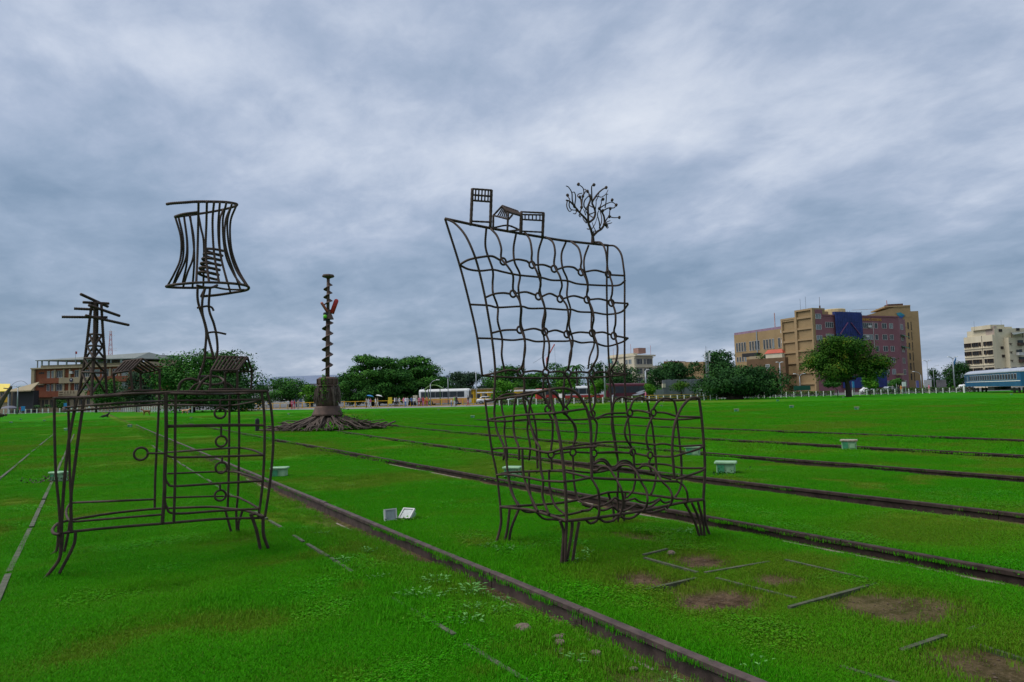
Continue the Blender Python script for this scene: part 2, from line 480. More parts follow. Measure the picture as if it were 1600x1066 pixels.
bpn = tg.nodes.new('ShaderNodeBump'); bpn.inputs['Strength'].default_value = 0.7; bpn.inputs['Distance'].default_value = 0.05
tg.links.new(tnoise(tg, pos, 14.0, 8, .75), bpn.inputs['Height'])
tg.links.new(bpn.outputs[0], bg_.inputs['Normal'])
ground = mesh('ground', np.stack([GXm.ravel(), GYm.ravel(), gz], 1), gfaces, mg, smooth=True)
setp(ground, 'flat green lawn with bare brown patches over the old rail yard', 'lawn', kind='structure')
for nm_, arr in (('dirt', gd), ('dry', gq)):
    at_ = ground.data.attributes.new(nm_, 'FLOAT', 'POINT')
    at_.data.foreach_set('value', arr.astype(np.float32))

# ------------------------------------------------------------------ grass blades (uncountable: one object)
mgr, tgr, bgr, ogr = newmat('grass_blade')
ggeo = tgr.nodes.new('ShaderNodeNewGeometry')
gc = lawn_colour(tgr, ggeo.outputs['Position'], attr(tgr, 'dry', 'INSTANCER'))
oi = attr(tgr, 'var', 'INSTANCER')
gc2 = mixc(tgr, mrange(tgr, ggeo.outputs['Random Per Island'], 0, 1, .15, .8), gc, (0.055, 0.33, 0.002))
gc2 = mixc(tgr, mrange(tgr, attr(tgr, 'dry', 'INSTANCER'), .25, 1, 0, .8), gc2, gc)
gc3 = mixc(tgr, mrange(tgr, ggeo.outputs['Random Per Island'], .93, .96, 0, .7), gc2, (0.17, 0.20, 0.04))
tgr.links.new(gc3, bgr.inputs['Base Color'])
# mown blades stand so close that light meets them much as it meets the sward
up_n = tgr.nodes.new('ShaderNodeVectorMath'); up_n.operation = 'MULTIPLY_ADD'
tgr.links.new(ggeo.outputs['Normal'], up_n.inputs[0]); up_n.inputs[1].default_value = (.55, .55, .55); up_n.inputs[2].default_value = (0, 0, .75)
nn_ = tgr.nodes.new('ShaderNodeVectorMath'); nn_.operation = 'NORMALIZE'; tgr.links.new(up_n.outputs[0], nn_.inputs[0]); tgr.links.new(nn_.outputs[0], bgr.inputs['Normal'])
bgr.inputs['Roughness'].default_value = 0.55
bgr.inputs['Specular IOR Level'].default_value = 0.03
tr_ = tgr.nodes.new('ShaderNodeBsdfTranslucent'); tgr.links.new(gc3, tr_.inputs[0])
mx_ = tgr.nodes.new('ShaderNodeMixShader'); mx_.inputs[0].default_value = 0.3
tgr.links.new(bgr.outputs[0], mx_.inputs[1]); tgr.links.new(tr_.outputs[0], mx_.inputs[2]); tgr.links.new(mx_.outputs[0], ogr.inputs[0])
tufts = bpy.data.collections.new('grass_tufts')
def tuft(name, n, rad, hmin, hmax, w, lean, broad=False):
    v, f = [], []
    for k in range(n):
        rr = rad * math.sqrt(rng.random()); a = rng.random() * 6.283
        bx, by = rr * math.cos(a), rr * math.sin(a)
        hgt = rng.uniform(hmin, hmax) * (1 - .35 * rr / rad); d = rng.random() * 6.283; l = hgt * rng.uniform(.2, lean)
        dx, dy = math.cos(d), math.sin(d); px_, py_ = -dy * w / 2, dx * w / 2
        i = len(v)
        v += [(bx - px_, by - py_, -.01), (bx + px_, by + py_, -.01), (bx + dx * l * .45 + px_ * .8, by + dy * l * .45 + py_ * .8, hgt * .62), (bx + dx * l * .45 - px_ * .8, by + dy * l * .45 - py_ * .8, hgt * .62), (bx + dx * l, by + dy * l, hgt)]
        f += [(i, i + 1, i + 2, i + 3), (i + 3, i + 2, i + 4)]
    me = bpy.data.meshes.new(name); me.from_pydata(v, [], f); me.materials.append(mgr)
    o = bpy.data.objects.new(name, me); tufts.objects.link(o)
    return o
for k in range(3): tuft('grass_tuft_%d' % k, 210, .17, .012, .030, .0034, 1.3)
for k in range(2): tuft('grass_tuft_%d' % (3 + k), 100, .17, .008, .022, .0032, 1.4)
tuft('grass_tuft_5', 50, .09, .025, .065, .004, .9)
for k in range(2): tuft('grass_tuft_%d' % (6 + k), 150, .34, .014, .036, .011, 1.2)
def clover(name, n, rad):
    v, f = [], []
    for k in range(n):
        rr = rad * math.sqrt(rng.random()); a = rng.random() * 6.283; x_, y_, z_ = rr * math.cos(a), rr * math.sin(a), rng.uniform(.010, .026)
        r_ = rng.uniform(.004, .008); t0 = rng.random() * 6.28; tx, ty = rng.uniform(-.4, .4, 2)
        i = len(v)
        v += [(x_ + r_ * math.cos(t0 + q * 1.257), y_ + r_ * math.sin(t0 + q * 1.257), z_ + r_ * (tx * math.cos(t0 + q * 1.257) + ty * math.sin(t0 + q * 1.257))) for q in range(5)]
        f.append((i, i + 1, i + 2, i + 3, i + 4))
    me = bpy.data.meshes.new(name); me.from_pydata(v, [], f); me.materials.append(mgr)
    tufts.objects.link(bpy.data.objects.new(name, me))
clover('grass_tuft_8', 60, .13)
def scatter(n, dmin, dmax, coarse):
    """points inside the view wedge, thinned on bare earth"""
    d = np.sqrt(rng.random(n) * (dmax ** 2 - dmin ** 2) + dmin ** 2)
    az = YAW + R(1) * rng.uniform(-40.5, 40.5, n)
    x, y = d * np.sin(az), d * np.cos(az)
    z, di, dr = gfields(x, y)
    keep = rng.random(n) > np.clip(di * 1.25, 0, .985)
    for rx, vis in RAILS[2:]:
        e = x - rail_x(rx, y)
        keep &= ~((e > (-.17 if vis else -.03)) & (e < (.085 if vis else .03)))
        keep &= ~(vis * (e > -.26) * (e <= -.17) * (rng.random(n) < .6)).astype(bool)
    keep &= ~((dr > .5) & (rng.random(n) < .25))
    x, y, z, dr, di = x[keep], y[keep], z[keep], dr[keep], di[keep]
    n = len(x)
    idx = rng.integers(0, 3, n)
    sparse = (dr > .45) | (di > .2)
    idx = np.where(sparse, 3 + rng.integers(0, 2, n), idx)
    if coarse:
        idx = 6 + rng.integers(0, 2, n)
    else:
        tall = np.zeros(n, bool)
        for rx, vis in RAILS[2:6]:
            dd = np.abs(x - rail_x(rx, y)); tall |= (dd < .22) & (rng.random(n) < .30)
        for cx, cy in ((-.2, 8.1), (-.22, 9.2), (1.65, 8.0), (1.6, 9.3), (3.88, 5.52), (3.88, 6.73), (5.8, 5.57), (5.6, 6.8)):
            tall |= (np.hypot(x - cx, y - cy) < .3) & (rng.random(n) < .6)
        tall |= fbm(x, y, 91, 1.0) + .25 * rng.random(n) > .90
        tall |= (x > 2.3) & (x < 3.1) & (rng.random(n) < .22)
        idx = np.where(tall, 5, idx)
        idx = np.where((fbm(x, y, 95, 1.3) > .66) & (rng.random(n) < .35), 8, idx)
    sc = rng.uniform(.7, 1.3, n) * (0.45 + .6 * fbm(x, y, 81, .8) + .55 * fbm(x, y, 85, 3.2))
    return np.stack([x, y, z], 1), idx, sc, dr * .85
P1 = scatter(34000, 2.9, 9.5, False)
P2 = scatter(30000, 9.5, 19, False)
P3 = scatter(26000, 18, 48, True)
P4 = scatter(14000, 46, 66, True)
P5 = scatter(9000, 64, 92, True)
PS = (P1, P2, P3, P4, P5)
pts, idx, scl, dry_p = (np.concatenate([p_[i_] for p_ in PS]) for i_ in range(4))
gme = bpy.data.meshes.new('grass'); gme.from_pydata(pts.tolist(), [], [])
for nm_, ty, arr in (('idx', 'INT', idx.astype(np.int32)), ('scl', 'FLOAT', scl.astype(np.float32)), ('dry', 'FLOAT', dry_p.astype(np.float32)), ('rot', 'FLOAT', rng.uniform(0, 6.283, len(pts)).astype(np.float32)), ('var', 'FLOAT', rng.random(len(pts)).astype(np.float32))):
    at_ = gme.attributes.new(nm_, ty, 'POINT'); at_.data.foreach_set('value', arr)
grass = bpy.data.objects.new('grass', gme); COL.objects.link(grass)
setp(grass, 'short lush green grass covering the lawn between the rails', 'grass', kind='stuff')
ng = bpy.data.node_groups.new('grass_scatter', 'GeometryNodeTree')
ng.interface.new_socket('Geometry', in_out='INPUT', socket_type='NodeSocketGeometry')
ng.interface.new_socket('Geometry', in_out='OUTPUT', socket_type='NodeSocketGeometry')
gi = ng.nodes.new('NodeGroupInput'); go = ng.nodes.new('NodeGroupOutput')
ci = ng.nodes.new('GeometryNodeCollectionInfo'); ci.inputs[0].default_value = tufts
ci.inputs['Separate Children'].default_value = True; ci.inputs['Reset Children'].default_value = True
iop = ng.nodes.new('GeometryNodeInstanceOnPoints'); iop.inputs['Pick Instance'].default_value = True
def gattr(n, ty):
    a = ng.nodes.new('GeometryNodeInputNamedAttribute'); a.data_type = ty; a.inputs[0].default_value = n
    return a.outputs[0]
cx_ = ng.nodes.new('ShaderNodeCombineXYZ'); ng.links.new(gattr('rot', 'FLOAT'), cx_.inputs[2])
e2r = ng.nodes.new('FunctionNodeEulerToRotation'); ng.links.new(cx_.outputs[0], e2r.inputs[0])
ng.links.new(gi.outputs[0], iop.inputs['Points']); ng.links.new(ci.outputs[0], iop.inputs['Instance'])
ng.links.new(gattr('idx', 'INT'), iop.inputs['Instance Index']); ng.links.new(e2r.outputs[0], iop.inputs['Rotation'])
ng.links.new(gattr('scl', 'FLOAT'), iop.inputs['Scale']); ng.links.new(iop.outputs[0], go.inputs[0])
gm = grass.modifiers.new('scatter', 'NODES'); gm.node_group = ng

# ------------------------------------------------------------------ rails
def gz_at(x, y):
    return float(gfields(np.array([x]), np.array([y]))[0][0])
RAIL_PROF = [(-.033, .022), (-.026, .03), (.026, .03), (.033, .022), (.033, -.012), (.011, -.026), (.011, -.135), (.062, -.158), (.062, -.17), (-.062, -.17), (-.062, -.158), (-.011, -.135), (-.011, -.026), (-.033, -.012)]
def rail_len(base, y0, y1, parent, name='rail_length'):
    n = max(2, int((y1 - y0) / 1.0) + 1)
    ys = np.linspace(y0, y1, n); xs = rail_x(base, ys)
    v, f = [], []
    k = len(RAIL_PROF)
    zo = random.uniform(-.004, .004)
    for x, y in zip(xs, ys):
        wob = random.uniform(-.003, .003)
        for px_, pz_ in RAIL_PROF:
            v.append((x + px_, y, pz_ + zo + wob))
    for i in range(n - 1):
        for j in range(k):
            f.append((i * k + j, i * k + (j + 1) % k, (i + 1) * k + (j + 1) % k, (i + 1) * k + j))
    f += [tuple(range(k)), tuple(reversed(range((n - 1) * k, n * k)))]
    return mesh(name, v, f, M['rail'] if base == 3.17 else M['rail_dark'], parent)
rail_labels = {3.17: 'rusty rail with exposed web between the wire dresser and the wire armchair', 6.74: 'rusty rail with pale guard strip running just behind the wire armchair', 9.70: 'second rusty rail beyond the wire armchair, half sunk in turf', 13.55: 'third rusty rail beyond the wire armchair, dark side showing', 17.6: 'fourth rusty rail beyond the wire armchair, thin in the lawn', 22.4: 'fifth rusty rail beyond the wire armchair, faint in the lawn'}
for base, lab in rail_labels.items():
    ends = {3.17: (1.2, 62), 6.74: (-4, 60), 9.70: (-6, 46), 13.55: (-8, 52), 17.6: (-10, 40), 22.4: (-12, 42)}[base]
    rt = thing('steel_rail', lab, 'rail', (base, 6, 0), 'rails laid across the lawn')
    y = ends[0]
    L0 = [3.1, 1.35, 5.2] if base == 3.17 else []
    q = 0
    while y < ends[1]:
        L = L0[q] if q < len(L0) else random.uniform(7, 11)
        rail_len(base, y, min(y + L, ends[1]) - .012, rt)
        y += L; q += 1
    if base in (3.17, 6.74, 13.55):
        segs = {3.17: [(2.6, 3.15), (3.4, 3.7), (3.95, 4.55), (4.75, 5.9), (9.2, 9.9), (14, 16.5)], 6.74: [(0.5, 2.6), (3.0, 5.2), (5.5, 7.9), (8.6, 9.5), (13, 17)], 13.55: [(2, 4.5), (5.0, 6.2), (8, 9)]}[base]
        for s0, s1 in segs:
            m_ = MB(); o_ = .125
            m_.box(base - o_ - .014, base - o_ + .014, s0, s1, -.20, gz_at(base - o_, (s0 + s1) / 2) + random.uniform(.010, .020), .005)
            m_.obj('guard_strip', M['guard'], rt)
for base, lab, ends in ((2.13, 'thin pale rail head nearly buried in grass beside the exposed rail', (1.2, 30)), (-0.62, 'pale flush kerb line running past the legs of the wire dresser', (3.0, 45)), (-1.66, 'outer pale flush kerb line beyond the wire dresser legs', (8, 48))):
    rt = thing('flush_edging', lab, 'edging', (base, 6, 0))
    y = ends[0]
    while y < ends[1]:
        L = random.uniform(.5, 1.6) if base == 2.13 else random.uniform(1.2, 3.2)
        if not (base == 2.13 and random.random() < .12):
            m_ = MB(); w_ = .018 if base == 2.13 else .026
            xo = random.uniform(-.01, .01); za = gz_at(base, y) + random.uniform(.014, .034); zb = gz_at(base, y + L) + random.uniform(.014, .034)
            y1 = y + L - random.uniform(.03, .2)
            p = [(base + xo - w_, y, za - .1), (base + xo + w_, y, za - .1), (base + w_, y1, zb - .1), (base - w_, y1, zb - .1), (base + xo - w_, y, za), (base + xo + w_, y, za), (base + w_, y1, zb), (base - w_, y1, zb)]
            m_.box8(p).obj('edging_length', M['concrete'], rt)
        y += L
pl = thing('sleeper_plot', 'grid of mossy concrete edging strips around bare earth plots beside the armchair', 'edging', (4.65, 4.0, 0))
for (x0, y0, x1, y1) in ((4.63, 5.24, 4.66, 4.58), (4.70, 4.53, 5.48, 4.47), (4.66, 4.36, 4.70, 3.60), (4.45, 3.47, 5.58, 3.49), (4.30, 2.56, 4.76, 2.53), (5.0, 2.51, 5.22, 2.51), (4.82, 2.40, 4.76, 2.0), (3.76, 2.6, 3.79, 2.2), (4.70, 5.33, 5.06, 5.38), (3.61, 4.95, 3.62, 4.42), (3.9, 4.50, 4.55, 4.49), (5.62, 4.4, 5.64, 3.6)):
    dx, dy = x1 - x0, y1 - y0; L = math.hypot(dx, dy); nx, ny = -dy / L * .016, dx / L * .016
    za, zb = gz_at(x0, y0), gz_at(x1, y1); t0, t1 = za + random.uniform(.006, .024), zb + random.uniform(.002, .020)
    MB().box8([(x0 - nx, y0 - ny, za - .1), (x1 - nx, y1 - ny, zb - .1), (x1 + nx, y1 + ny, zb - .1), (x0 + nx, y0 + ny, za - .1), (x0 - nx, y0 - ny, t0), (x1 - nx, y1 - ny, t1), (x1 + nx, y1 + ny, t1), (x0 + nx, y0 + ny, t0)]).obj('edging_strip', M['mossy'], pl)
def rock(name, x, y, r, mat_, lab, cat='stone', group=None, flat=.65):
    v, f = [], []
    m_ = MB(); m_.lathe([(.35 * r, -.5 * r * flat), (.9 * r, -.15 * r), (r, .15 * r * flat), (.75 * r, .55 * r * flat), (.3 * r, .75 * r * flat)], (0, 0, 0), 7, .18)
    vv = np.concatenate(m_.v) * np.array([1, random.uniform(.7, 1.2), 1]); a = random.uniform(0, 6)
    ca, sa = math.cos(a), math.sin(a)
    z = gz_at(x, y) + .25 * r
    w = np.stack([vv[:, 0] * ca - vv[:, 1] * sa + x, vv[:, 0] * sa + vv[:, 1] * ca + y, vv[:, 2] + z], 1)
    return setp(mesh(name, w, m_.f, mat_, None, False, (x, y, z)), lab, cat, group)
for x, y, r in ((2.78, 4.07, .05), (2.74, 3.98, .045), (2.69, 3.90, .035), (2.86, 4.12, .03), (2.83, 3.7, .04), (2.9, 3.42, .03), (2.62, 3.6, .03), (2.66, 4.32, .075), (2.98, 3.83, .028)):
    rock('ballast_stone', x, y, r, M['stone'], 'small brown ballast stone lying in the weeds beside the exposed rail', 'stone', 'ballast stones by the rail')
rock('loose_stone', 5.02, 5.28, .06, M['stone'], 'single brown stone at the corner of the bare earth plot', 'stone')
# grit and pebbles on the bare earth (uncountable)
pv, pf = [], []
cand = np.column_stack([rng.uniform(2.3, 6.6, 60000), rng.uniform(1.6, 13, 60000)])
pz_, pd_, _q = gfields(cand[:, 0], cand[:, 1])
sel = np.where(rng.random(len(cand)) < np.clip(pd_ - .25, 0, 1) * .55)[0][:3200]
octa = np.array([(1, 0, 0), (0, 1, 0), (-1, 0, 0), (0, -1, 0), (0, 0, .8), (0, 0, -.6)])
for i in sel:
    r_ = .003 + .011 * rng.random() ** 5; a = rng.random() * 6.28; ca, sa = math.cos(a), math.sin(a)
    q = octa * np.array([r_, r_ * rng.uniform(.5, 1), r_ * rng.uniform(.5, .9)]) * rng.uniform(.8, 1.2, (6, 1))
    b = len(pv)
    pv += [(cand[i, 0] + v_[0] * ca - v_[1] * sa, cand[i, 1] + v_[0] * sa + v_[1] * ca, pz_[i] + v_[2] + r_ * .3) for v_ in q]
    pf += [(b, b + 1, b + 4), (b + 1, b + 2, b + 4), (b + 2, b + 3, b + 4), (b + 3, b, b + 4), (b + 1, b, b + 5), (b + 2, b + 1, b + 5), (b + 3, b + 2, b + 5), (b, b + 3, b + 5)]
setp(mesh('grit', pv, pf, M['grit']), 'fine brown grit scattered on the bare earth patches and rail furrow', 'grit', kind='stuff')
# broad-leaved weeds
def weed(x, y, s, n, lab, upright=.5, group=None):
    v, f = [], []
    z = gz_at(x, y)
    for k in range(n):
        a = random.uniform(0, 6.283); rr = s * random.uniform(.1, 1.0); L = s * random.uniform(.22, .4); w = L * random.uniform(.35, .5)
        bx, by, bz = x + rr * math.cos(a), y + rr * math.sin(a), z + s * random.uniform(.1, .6) * upright + .02
        d = a + random.uniform(-.9, .9); tl = random.uniform(-.2, .5)
        dx, dy = math.cos(d), math.sin(d); qx, qy = -dy, dx
        i = len(v)
        v += [(bx, by, bz), (bx + dx * L * .45 + qx * w / 2, by + dy * L * .45 + qy * w / 2, bz + L * .45 * tl + w * .15), (bx + dx * L, by + dy * L, bz + L * tl * .7), (bx + dx * L * .45 - qx * w / 2, by + dy * L * .45 - qy * w / 2, bz + L * .45 * tl + w * .15), (bx + dx * L * .5, by + dy * L * .5, bz + L * .5 * tl - w * .05)]
        f += [(i, i + 4, i + 1), (i + 1, i + 4, i + 2), (i + 2, i + 4, i + 3), (i + 3, i + 4, i)]
        j = len(v); q = .004
        v += [(x + rr * .3 * math.cos(a) - q, y + rr * .3 * math.sin(a), z - .01), (x + rr * .3 * math.cos(a) + q, y + rr * .3 * math.sin(a), z - .01), (bx, by, bz)]
        f.append((j, j + 1, j + 2))
    return setp(mesh('weed_plant', v, f, M['weed'], None, False, (x, y, z)), lab, 'weed', group)
G_ = 'broad-leaved weeds between the rails'
for x, y, s, n in ((2.21, 6.9, .12, 26), (2.7, 5.85, .15, 30), (2.82, 5.4, .17, 40), (2.95, 5.1, .10, 18), (2.3, 5.4, .14, 26), (2.45, 5.3, .12, 24), (2.35, 4.55, .13, 24), (2.75, 4.8, .10, 16), (3.02, 4.45, .09, 14), (2.6, 3.62, .10, 18), (2.4, 3.75, .10, 16), (2.9, 3.12, .09, 14), (2.55, 4.9, .12, 22), (2.25, 6.1, .10, 16), (2.6, 7.4, .12, 18), (2.5, 8.6, .12, 18)):
    weed(x, y, s, n, 'pale green broad-leaved weed growing between the thin rail and exposed rail', .5, G_)
G_ = 'weeds at the armchair legs'
for x, y, s, n in ((3.72, 6.35, .13, 22), (3.62, 6.6, .12, 20), (4.22, 5.72, .13, 24), (4.05, 5.5, .12, 22), (5.78, 5.8, .14, 30), (4.4, 6.1, .10, 14)):
    weed(x, y, s, n, 'small pale green weed at the feet of the wire armchair', .5, G_)
weed(3.27, 2.80, .10, 9, 'single tall light green weed leaf sprouting over the exposed rail', 1.6)
RODS = {
 'armchair': [
  ('back_post',0,[(3.343,6.85,3.582),(3.508,6.842,3.076),(3.624,6.835,2.636),(3.706,6.828,2.26),(3.755,6.82,1.839)]),
  ('back_post',0,[(3.783,6.82,1.572),(3.801,6.803,1.352),(3.835,6.785,1.025),(3.883,6.768,0.743),(3.91,6.75,0.391)]),
  ('top_rail',0.017,[(3.343,6.85,3.582),(3.89,6.85,3.537),(4.627,6.85,3.5),(5.007,6.85,3.488),(5.645,6.85,3.492)]),
  ('back_post',0,[(5.639,6.85,3.491),(5.598,6.85,2.945),(5.588,6.85,2.214),(5.596,6.85,1.889),(5.607,6.85,1.37),(5.597,6.85,1.215),(5.63,6.85,1.022),(5.653,6.85,0.866),(5.685,6.85,0.71),(5.63,6.82,0.364)]),
  ('back_edge',0,[(5.645,6.85,3.492),(5.675,6.75,3.462),(5.623,6.58,3.329),(5.587,6.5,3.139),(5.596,6.5,2.992),(5.577,6.5,2.6),(5.56,6.5,2.236),(5.543,6.5,1.875),(5.543,6.5,1.536),(5.561,6.5,1.351),(5.585,6.5,1.155),(5.598,6.5,0.959),(5.637,6.5,0.83),(5.64,6.5,0.738)]),
  ('back_edge',0,[(3.343,6.85,3.582),(3.409,6.75,3.515),(3.451,6.6,3.366),(3.49,6.5,3.176),(3.558,6.5,2.988),(3.625,6.5,2.712),(3.668,6.5,2.478),(3.706,6.5,2.243),(3.738,6.5,1.881),(3.712,6.5,1.568)]),
  ('cushion_rod',0,[(3.917,6.85,3.535),(3.86,6.6,3.384),(3.849,6.5,3.23),(3.848,6.5,3.115),(3.883,6.42,3.009),(3.944,6.42,2.915),(3.991,6.5,2.772),(4.013,6.42,2.657),(4.022,6.4,2.546),(4.069,6.5,2.372),(4.064,6.42,2.245),(4.065,6.4,2.113),(4.062,6.45,1.964),(4.065,6.5,1.901)]),
  ('cushion_rod',0,[(4.388,6.85,3.536),(4.293,6.6,3.381),(4.25,6.5,3.22),(4.247,6.5,3.118),(4.257,6.42,2.982),(4.305,6.42,2.851),(4.331,6.5,2.758),(4.325,6.42,2.651),(4.347,6.4,2.515),(4.388,6.5,2.366),(4.39,6.42,2.207),(4.378,6.4,2.095),(4.38,6.45,1.943),(4.394,6.5,1.901)]),
  ('cushion_rod',0,[(4.684,6.85,3.506),(4.609,6.6,3.388),(4.569,6.5,3.248),(4.552,6.5,3.096),(4.566,6.42,2.958),(4.595,6.42,2.846),(4.62,6.5,2.749),(4.651,6.42,2.621),(4.659,6.4,2.482),(4.703,6.5,2.341),(4.698,6.42,2.191),(4.679,6.4,2.053),(4.674,6.45,1.921),(4.7,6.5,1.889)]),
  ('cushion_rod',0,[(5.052,6.85,3.492),(4.982,6.6,3.351),(4.944,6.5,3.186),(4.934,6.5,3.081),(4.946,6.42,2.937),(4.965,6.42,2.822),(5.009,6.5,2.76),(5.019,6.42,2.591),(5.019,6.4,2.473),(5.072,6.5,2.363),(5.075,6.42,2.174),(5.053,6.4,2.033),(5.014,6.45,1.921),(5.037,6.5,1.888)]),
  ('cushion_rod',0,[(5.423,6.85,3.515),(5.372,6.65,3.457),(5.316,6.5,3.312),(5.34,6.5,3.091),(5.331,6.42,2.914),(5.325,6.42,2.795),(5.373,6.5,2.736),(5.361,6.42,2.582),(5.344,6.4,2.437),(5.401,6.5,2.341),(5.378,6.42,2.155),(5.332,6.4,1.989),(5.335,6.5,1.899)]),
  ('cushion_rod',0,[(3.864,6.85,3.529),(3.879,6.9,3.31),(3.936,6.85,3.052),(3.96,6.9,2.901),(3.936,6.85,2.778),(4.022,6.9,2.628),(3.988,6.85,2.461),(4.07,6.9,2.262),(4.03,6.85,2.075),(4.087,6.9,1.93),(4.077,6.85,1.872)]),
  ('cushion_rod',0,[(4.263,6.85,3.5),(4.256,6.9,3.344),(4.234,6.85,3.168),(4.335,6.9,3.031),(4.277,6.85,2.866),(4.326,6.9,2.712),(4.313,6.85,2.611),(4.332,6.9,2.454),(4.349,6.85,2.252),(4.361,6.9,2.058),(4.32,6.85,1.916)]),
  ('cushion_rod',0,[(4.641,6.85,3.502),(4.606,6.9,3.327),(4.566,6.85,3.122),(4.63,6.9,3.015),(4.582,6.85,2.837),(4.675,6.9,2.645),(4.6,6.85,2.434),(4.655,6.9,2.25),(4.596,6.85,2.057),(4.616,6.85,1.916)]),
  ('cushion_rod',0,[(4.982,6.85,3.473),(4.947,6.9,3.332),(4.92,6.85,3.149),(5.025,6.9,3.004),(4.973,6.85,2.81),(5.056,6.9,2.649),(4.992,6.85,2.446),(5.078,6.9,2.258),(4.99,6.85,2.084),(4.963,6.85,1.915)]),
  ('cushion_rod',0,[(5.333,6.85,3.468),(5.296,6.9,3.311),(5.252,6.85,3.148),(5.339,6.9,2.987),(5.279,6.85,2.826),(5.378,6.9,2.638),(5.33,6.85,2.407),(5.408,6.9,2.239),(5.291,6.85,2.062),(5.263,6.85,1.915)]),
  ('cushion_rod',0,[(3.512,6.85,3.077),(3.493,6.6,3.087),(3.61,6.5,3.111),(3.733,6.5,3.128),(3.825,6.5,3.096)]),
  ('cushion_rod',0,[(3.913,6.5,3.076),(4.037,6.5,3.117),(4.167,6.5,3.112),(4.206,6.5,3.092)]),
  ('cushion_rod',0,[(4.299,6.5,3.077),(4.407,6.5,3.085),(4.502,6.5,3.065)]),
  ('cushion_rod',0,[(4.598,6.5,3.047),(4.711,6.5,3.085),(4.825,6.5,3.087),(4.887,6.5,3.054)]),
  ('cushion_rod',0,[(4.983,6.5,3.044),(5.146,6.5,3.075),(5.296,6.5,3.057)]),
  ('cushion_rod',0,[(5.387,6.5,3.037),(5.605,6.5,3.042)]),
  ('cushion_rod',0,[(3.636,6.5,2.67),(3.748,6.5,2.715),(3.86,6.5,2.732),(3.944,6.5,2.728)]),
  ('cushion_rod',0,[(4.034,6.5,2.739),(4.156,6.5,2.759),(4.28,6.5,2.733)]),
  ('cushion_rod',0,[(4.362,6.5,2.717),(4.477,6.5,2.759),(4.573,6.5,2.732)]),
  ('cushion_rod',0,[(4.664,6.5,2.71),(4.812,6.5,2.75),(4.961,6.5,2.729)]),
  ('cushion_rod',0,[(5.057,6.5,2.72),(5.191,6.5,2.734),(5.326,6.5,2.717)]),
  ('cushion_rod',0,[(5.42,6.5,2.7),(5.636,6.5,2.7)]),
  ('cushion_rod',0,[(3.717,6.5,2.291),(3.862,6.5,2.323),(4.022,6.5,2.331)]),
  ('cushion_rod',0,[(4.109,6.5,2.327),(4.249,6.5,2.351),(4.352,6.5,2.332)]),
  ('cushion_rod',0,[(4.438,6.5,2.32),(4.545,6.5,2.341),(4.655,6.5,2.317)]),
  ('cushion_rod',0,[(4.75,6.5,2.305),(4.881,6.5,2.327),(5.02,6.5,2.324)]),
  ('cushion_rod',0,[(5.117,6.5,2.326),(5.234,6.5,2.336),(5.345,6.5,2.31)]),
  ('cushion_rod',0,[(5.442,6.5,2.294),(5.615,6.5,2.273)]),
  ('cushion_rod',0,[(3.772,6.85,1.84),(3.808,6.6,1.863),(3.9,6.5,1.887),(4.019,6.5,1.875)]),
  ('cushion_rod',0,[(4.103,6.5,1.866),(4.234,6.5,1.879),(4.347,6.5,1.868)]),
  ('cushion_rod',0,[(4.436,6.5,1.861),(4.556,6.5,1.871),(4.654,6.5,1.857)]),
  ('cushion_rod',0,[(4.744,6.5,1.855),(4.863,6.5,1.866),(4.995,6.5,1.856)]),
  ('cushion_rod',0,[(5.088,6.5,1.853),(5.183,6.5,1.862),(5.273,6.5,1.855)]),
  ('cushion_rod',0,[(5.369,6.5,1.847),(5.578,6.5,1.836)]),
  ('cushion_rod',0,[(3.512,6.85,3.077),(3.623,6.85,3.036),(3.775,6.85,3.029),(3.943,6.85,3.053),(4.088,6.85,3.036),(4.29,6.85,3.015),(4.582,6.85,3.009),(4.753,6.85,2.986),(4.973,6.85,2.993),(5.168,6.85,2.964),(5.606,6.85,2.971),(5.674,6.7,2.96),(5.602,6.5,2.98)]),
  ('cushion_rod',0,[(3.632,6.85,2.638),(3.868,6.85,2.638),(3.998,6.85,2.621),(4.306,6.85,2.646),(4.43,6.85,2.628),(4.655,6.85,2.638),(4.945,6.85,2.634),(5.035,6.85,2.642),(5.154,6.85,2.618),(5.369,6.85,2.619),(5.589,6.85,2.603),(5.691,6.7,2.62),(5.635,6.5,2.688)]),
  ('cushion_rod',0,[(3.719,6.85,2.262),(3.936,6.85,2.26),(4.173,6.85,2.248),(4.349,6.85,2.264),(4.501,6.85,2.239),(4.67,6.85,2.246),(4.931,6.85,2.251),(5.035,6.85,2.261),(5.169,6.85,2.236),(5.354,6.85,2.247),(5.477,6.85,2.212),(5.603,6.85,2.202),(5.689,6.7,2.242),(5.615,6.5,2.273)]),
  ('cushion_rod',0,[(3.772,6.85,1.84),(3.977,6.85,1.827),(4.376,6.85,1.81),(4.944,6.85,1.805),(5.397,6.85,1.809),(5.664,6.6,1.83)]),
  ('cushion_rod',0,[(4.102,6.5,1.804),(4.103,6.5,1.681),(4.086,6.5,1.569),(4.146,6.5,1.344),(4.232,6.5,1.117),(4.249,6.5,0.803)]),
  ('cushion_rod',0,[(4.406,6.5,1.809),(4.443,6.5,1.675),(4.429,6.5,1.527),(4.411,6.5,1.484)]),
  ('cushion_rod',0,[(4.414,6.5,1.406),(4.463,6.5,1.309),(4.457,6.5,1.127),(4.433,6.5,0.988)]),
  ('cushion_rod',0,[(4.438,6.5,0.902),(4.439,6.5,0.778)]),
  ('cushion_rod',0,[(4.688,6.5,1.816),(4.743,6.5,1.67),(4.724,6.5,1.554),(4.652,6.5,1.463)]),
  ('cushion_rod',0,[(4.649,6.5,1.382),(4.74,6.5,1.298),(4.778,6.5,1.157),(4.737,6.5,0.997)]),
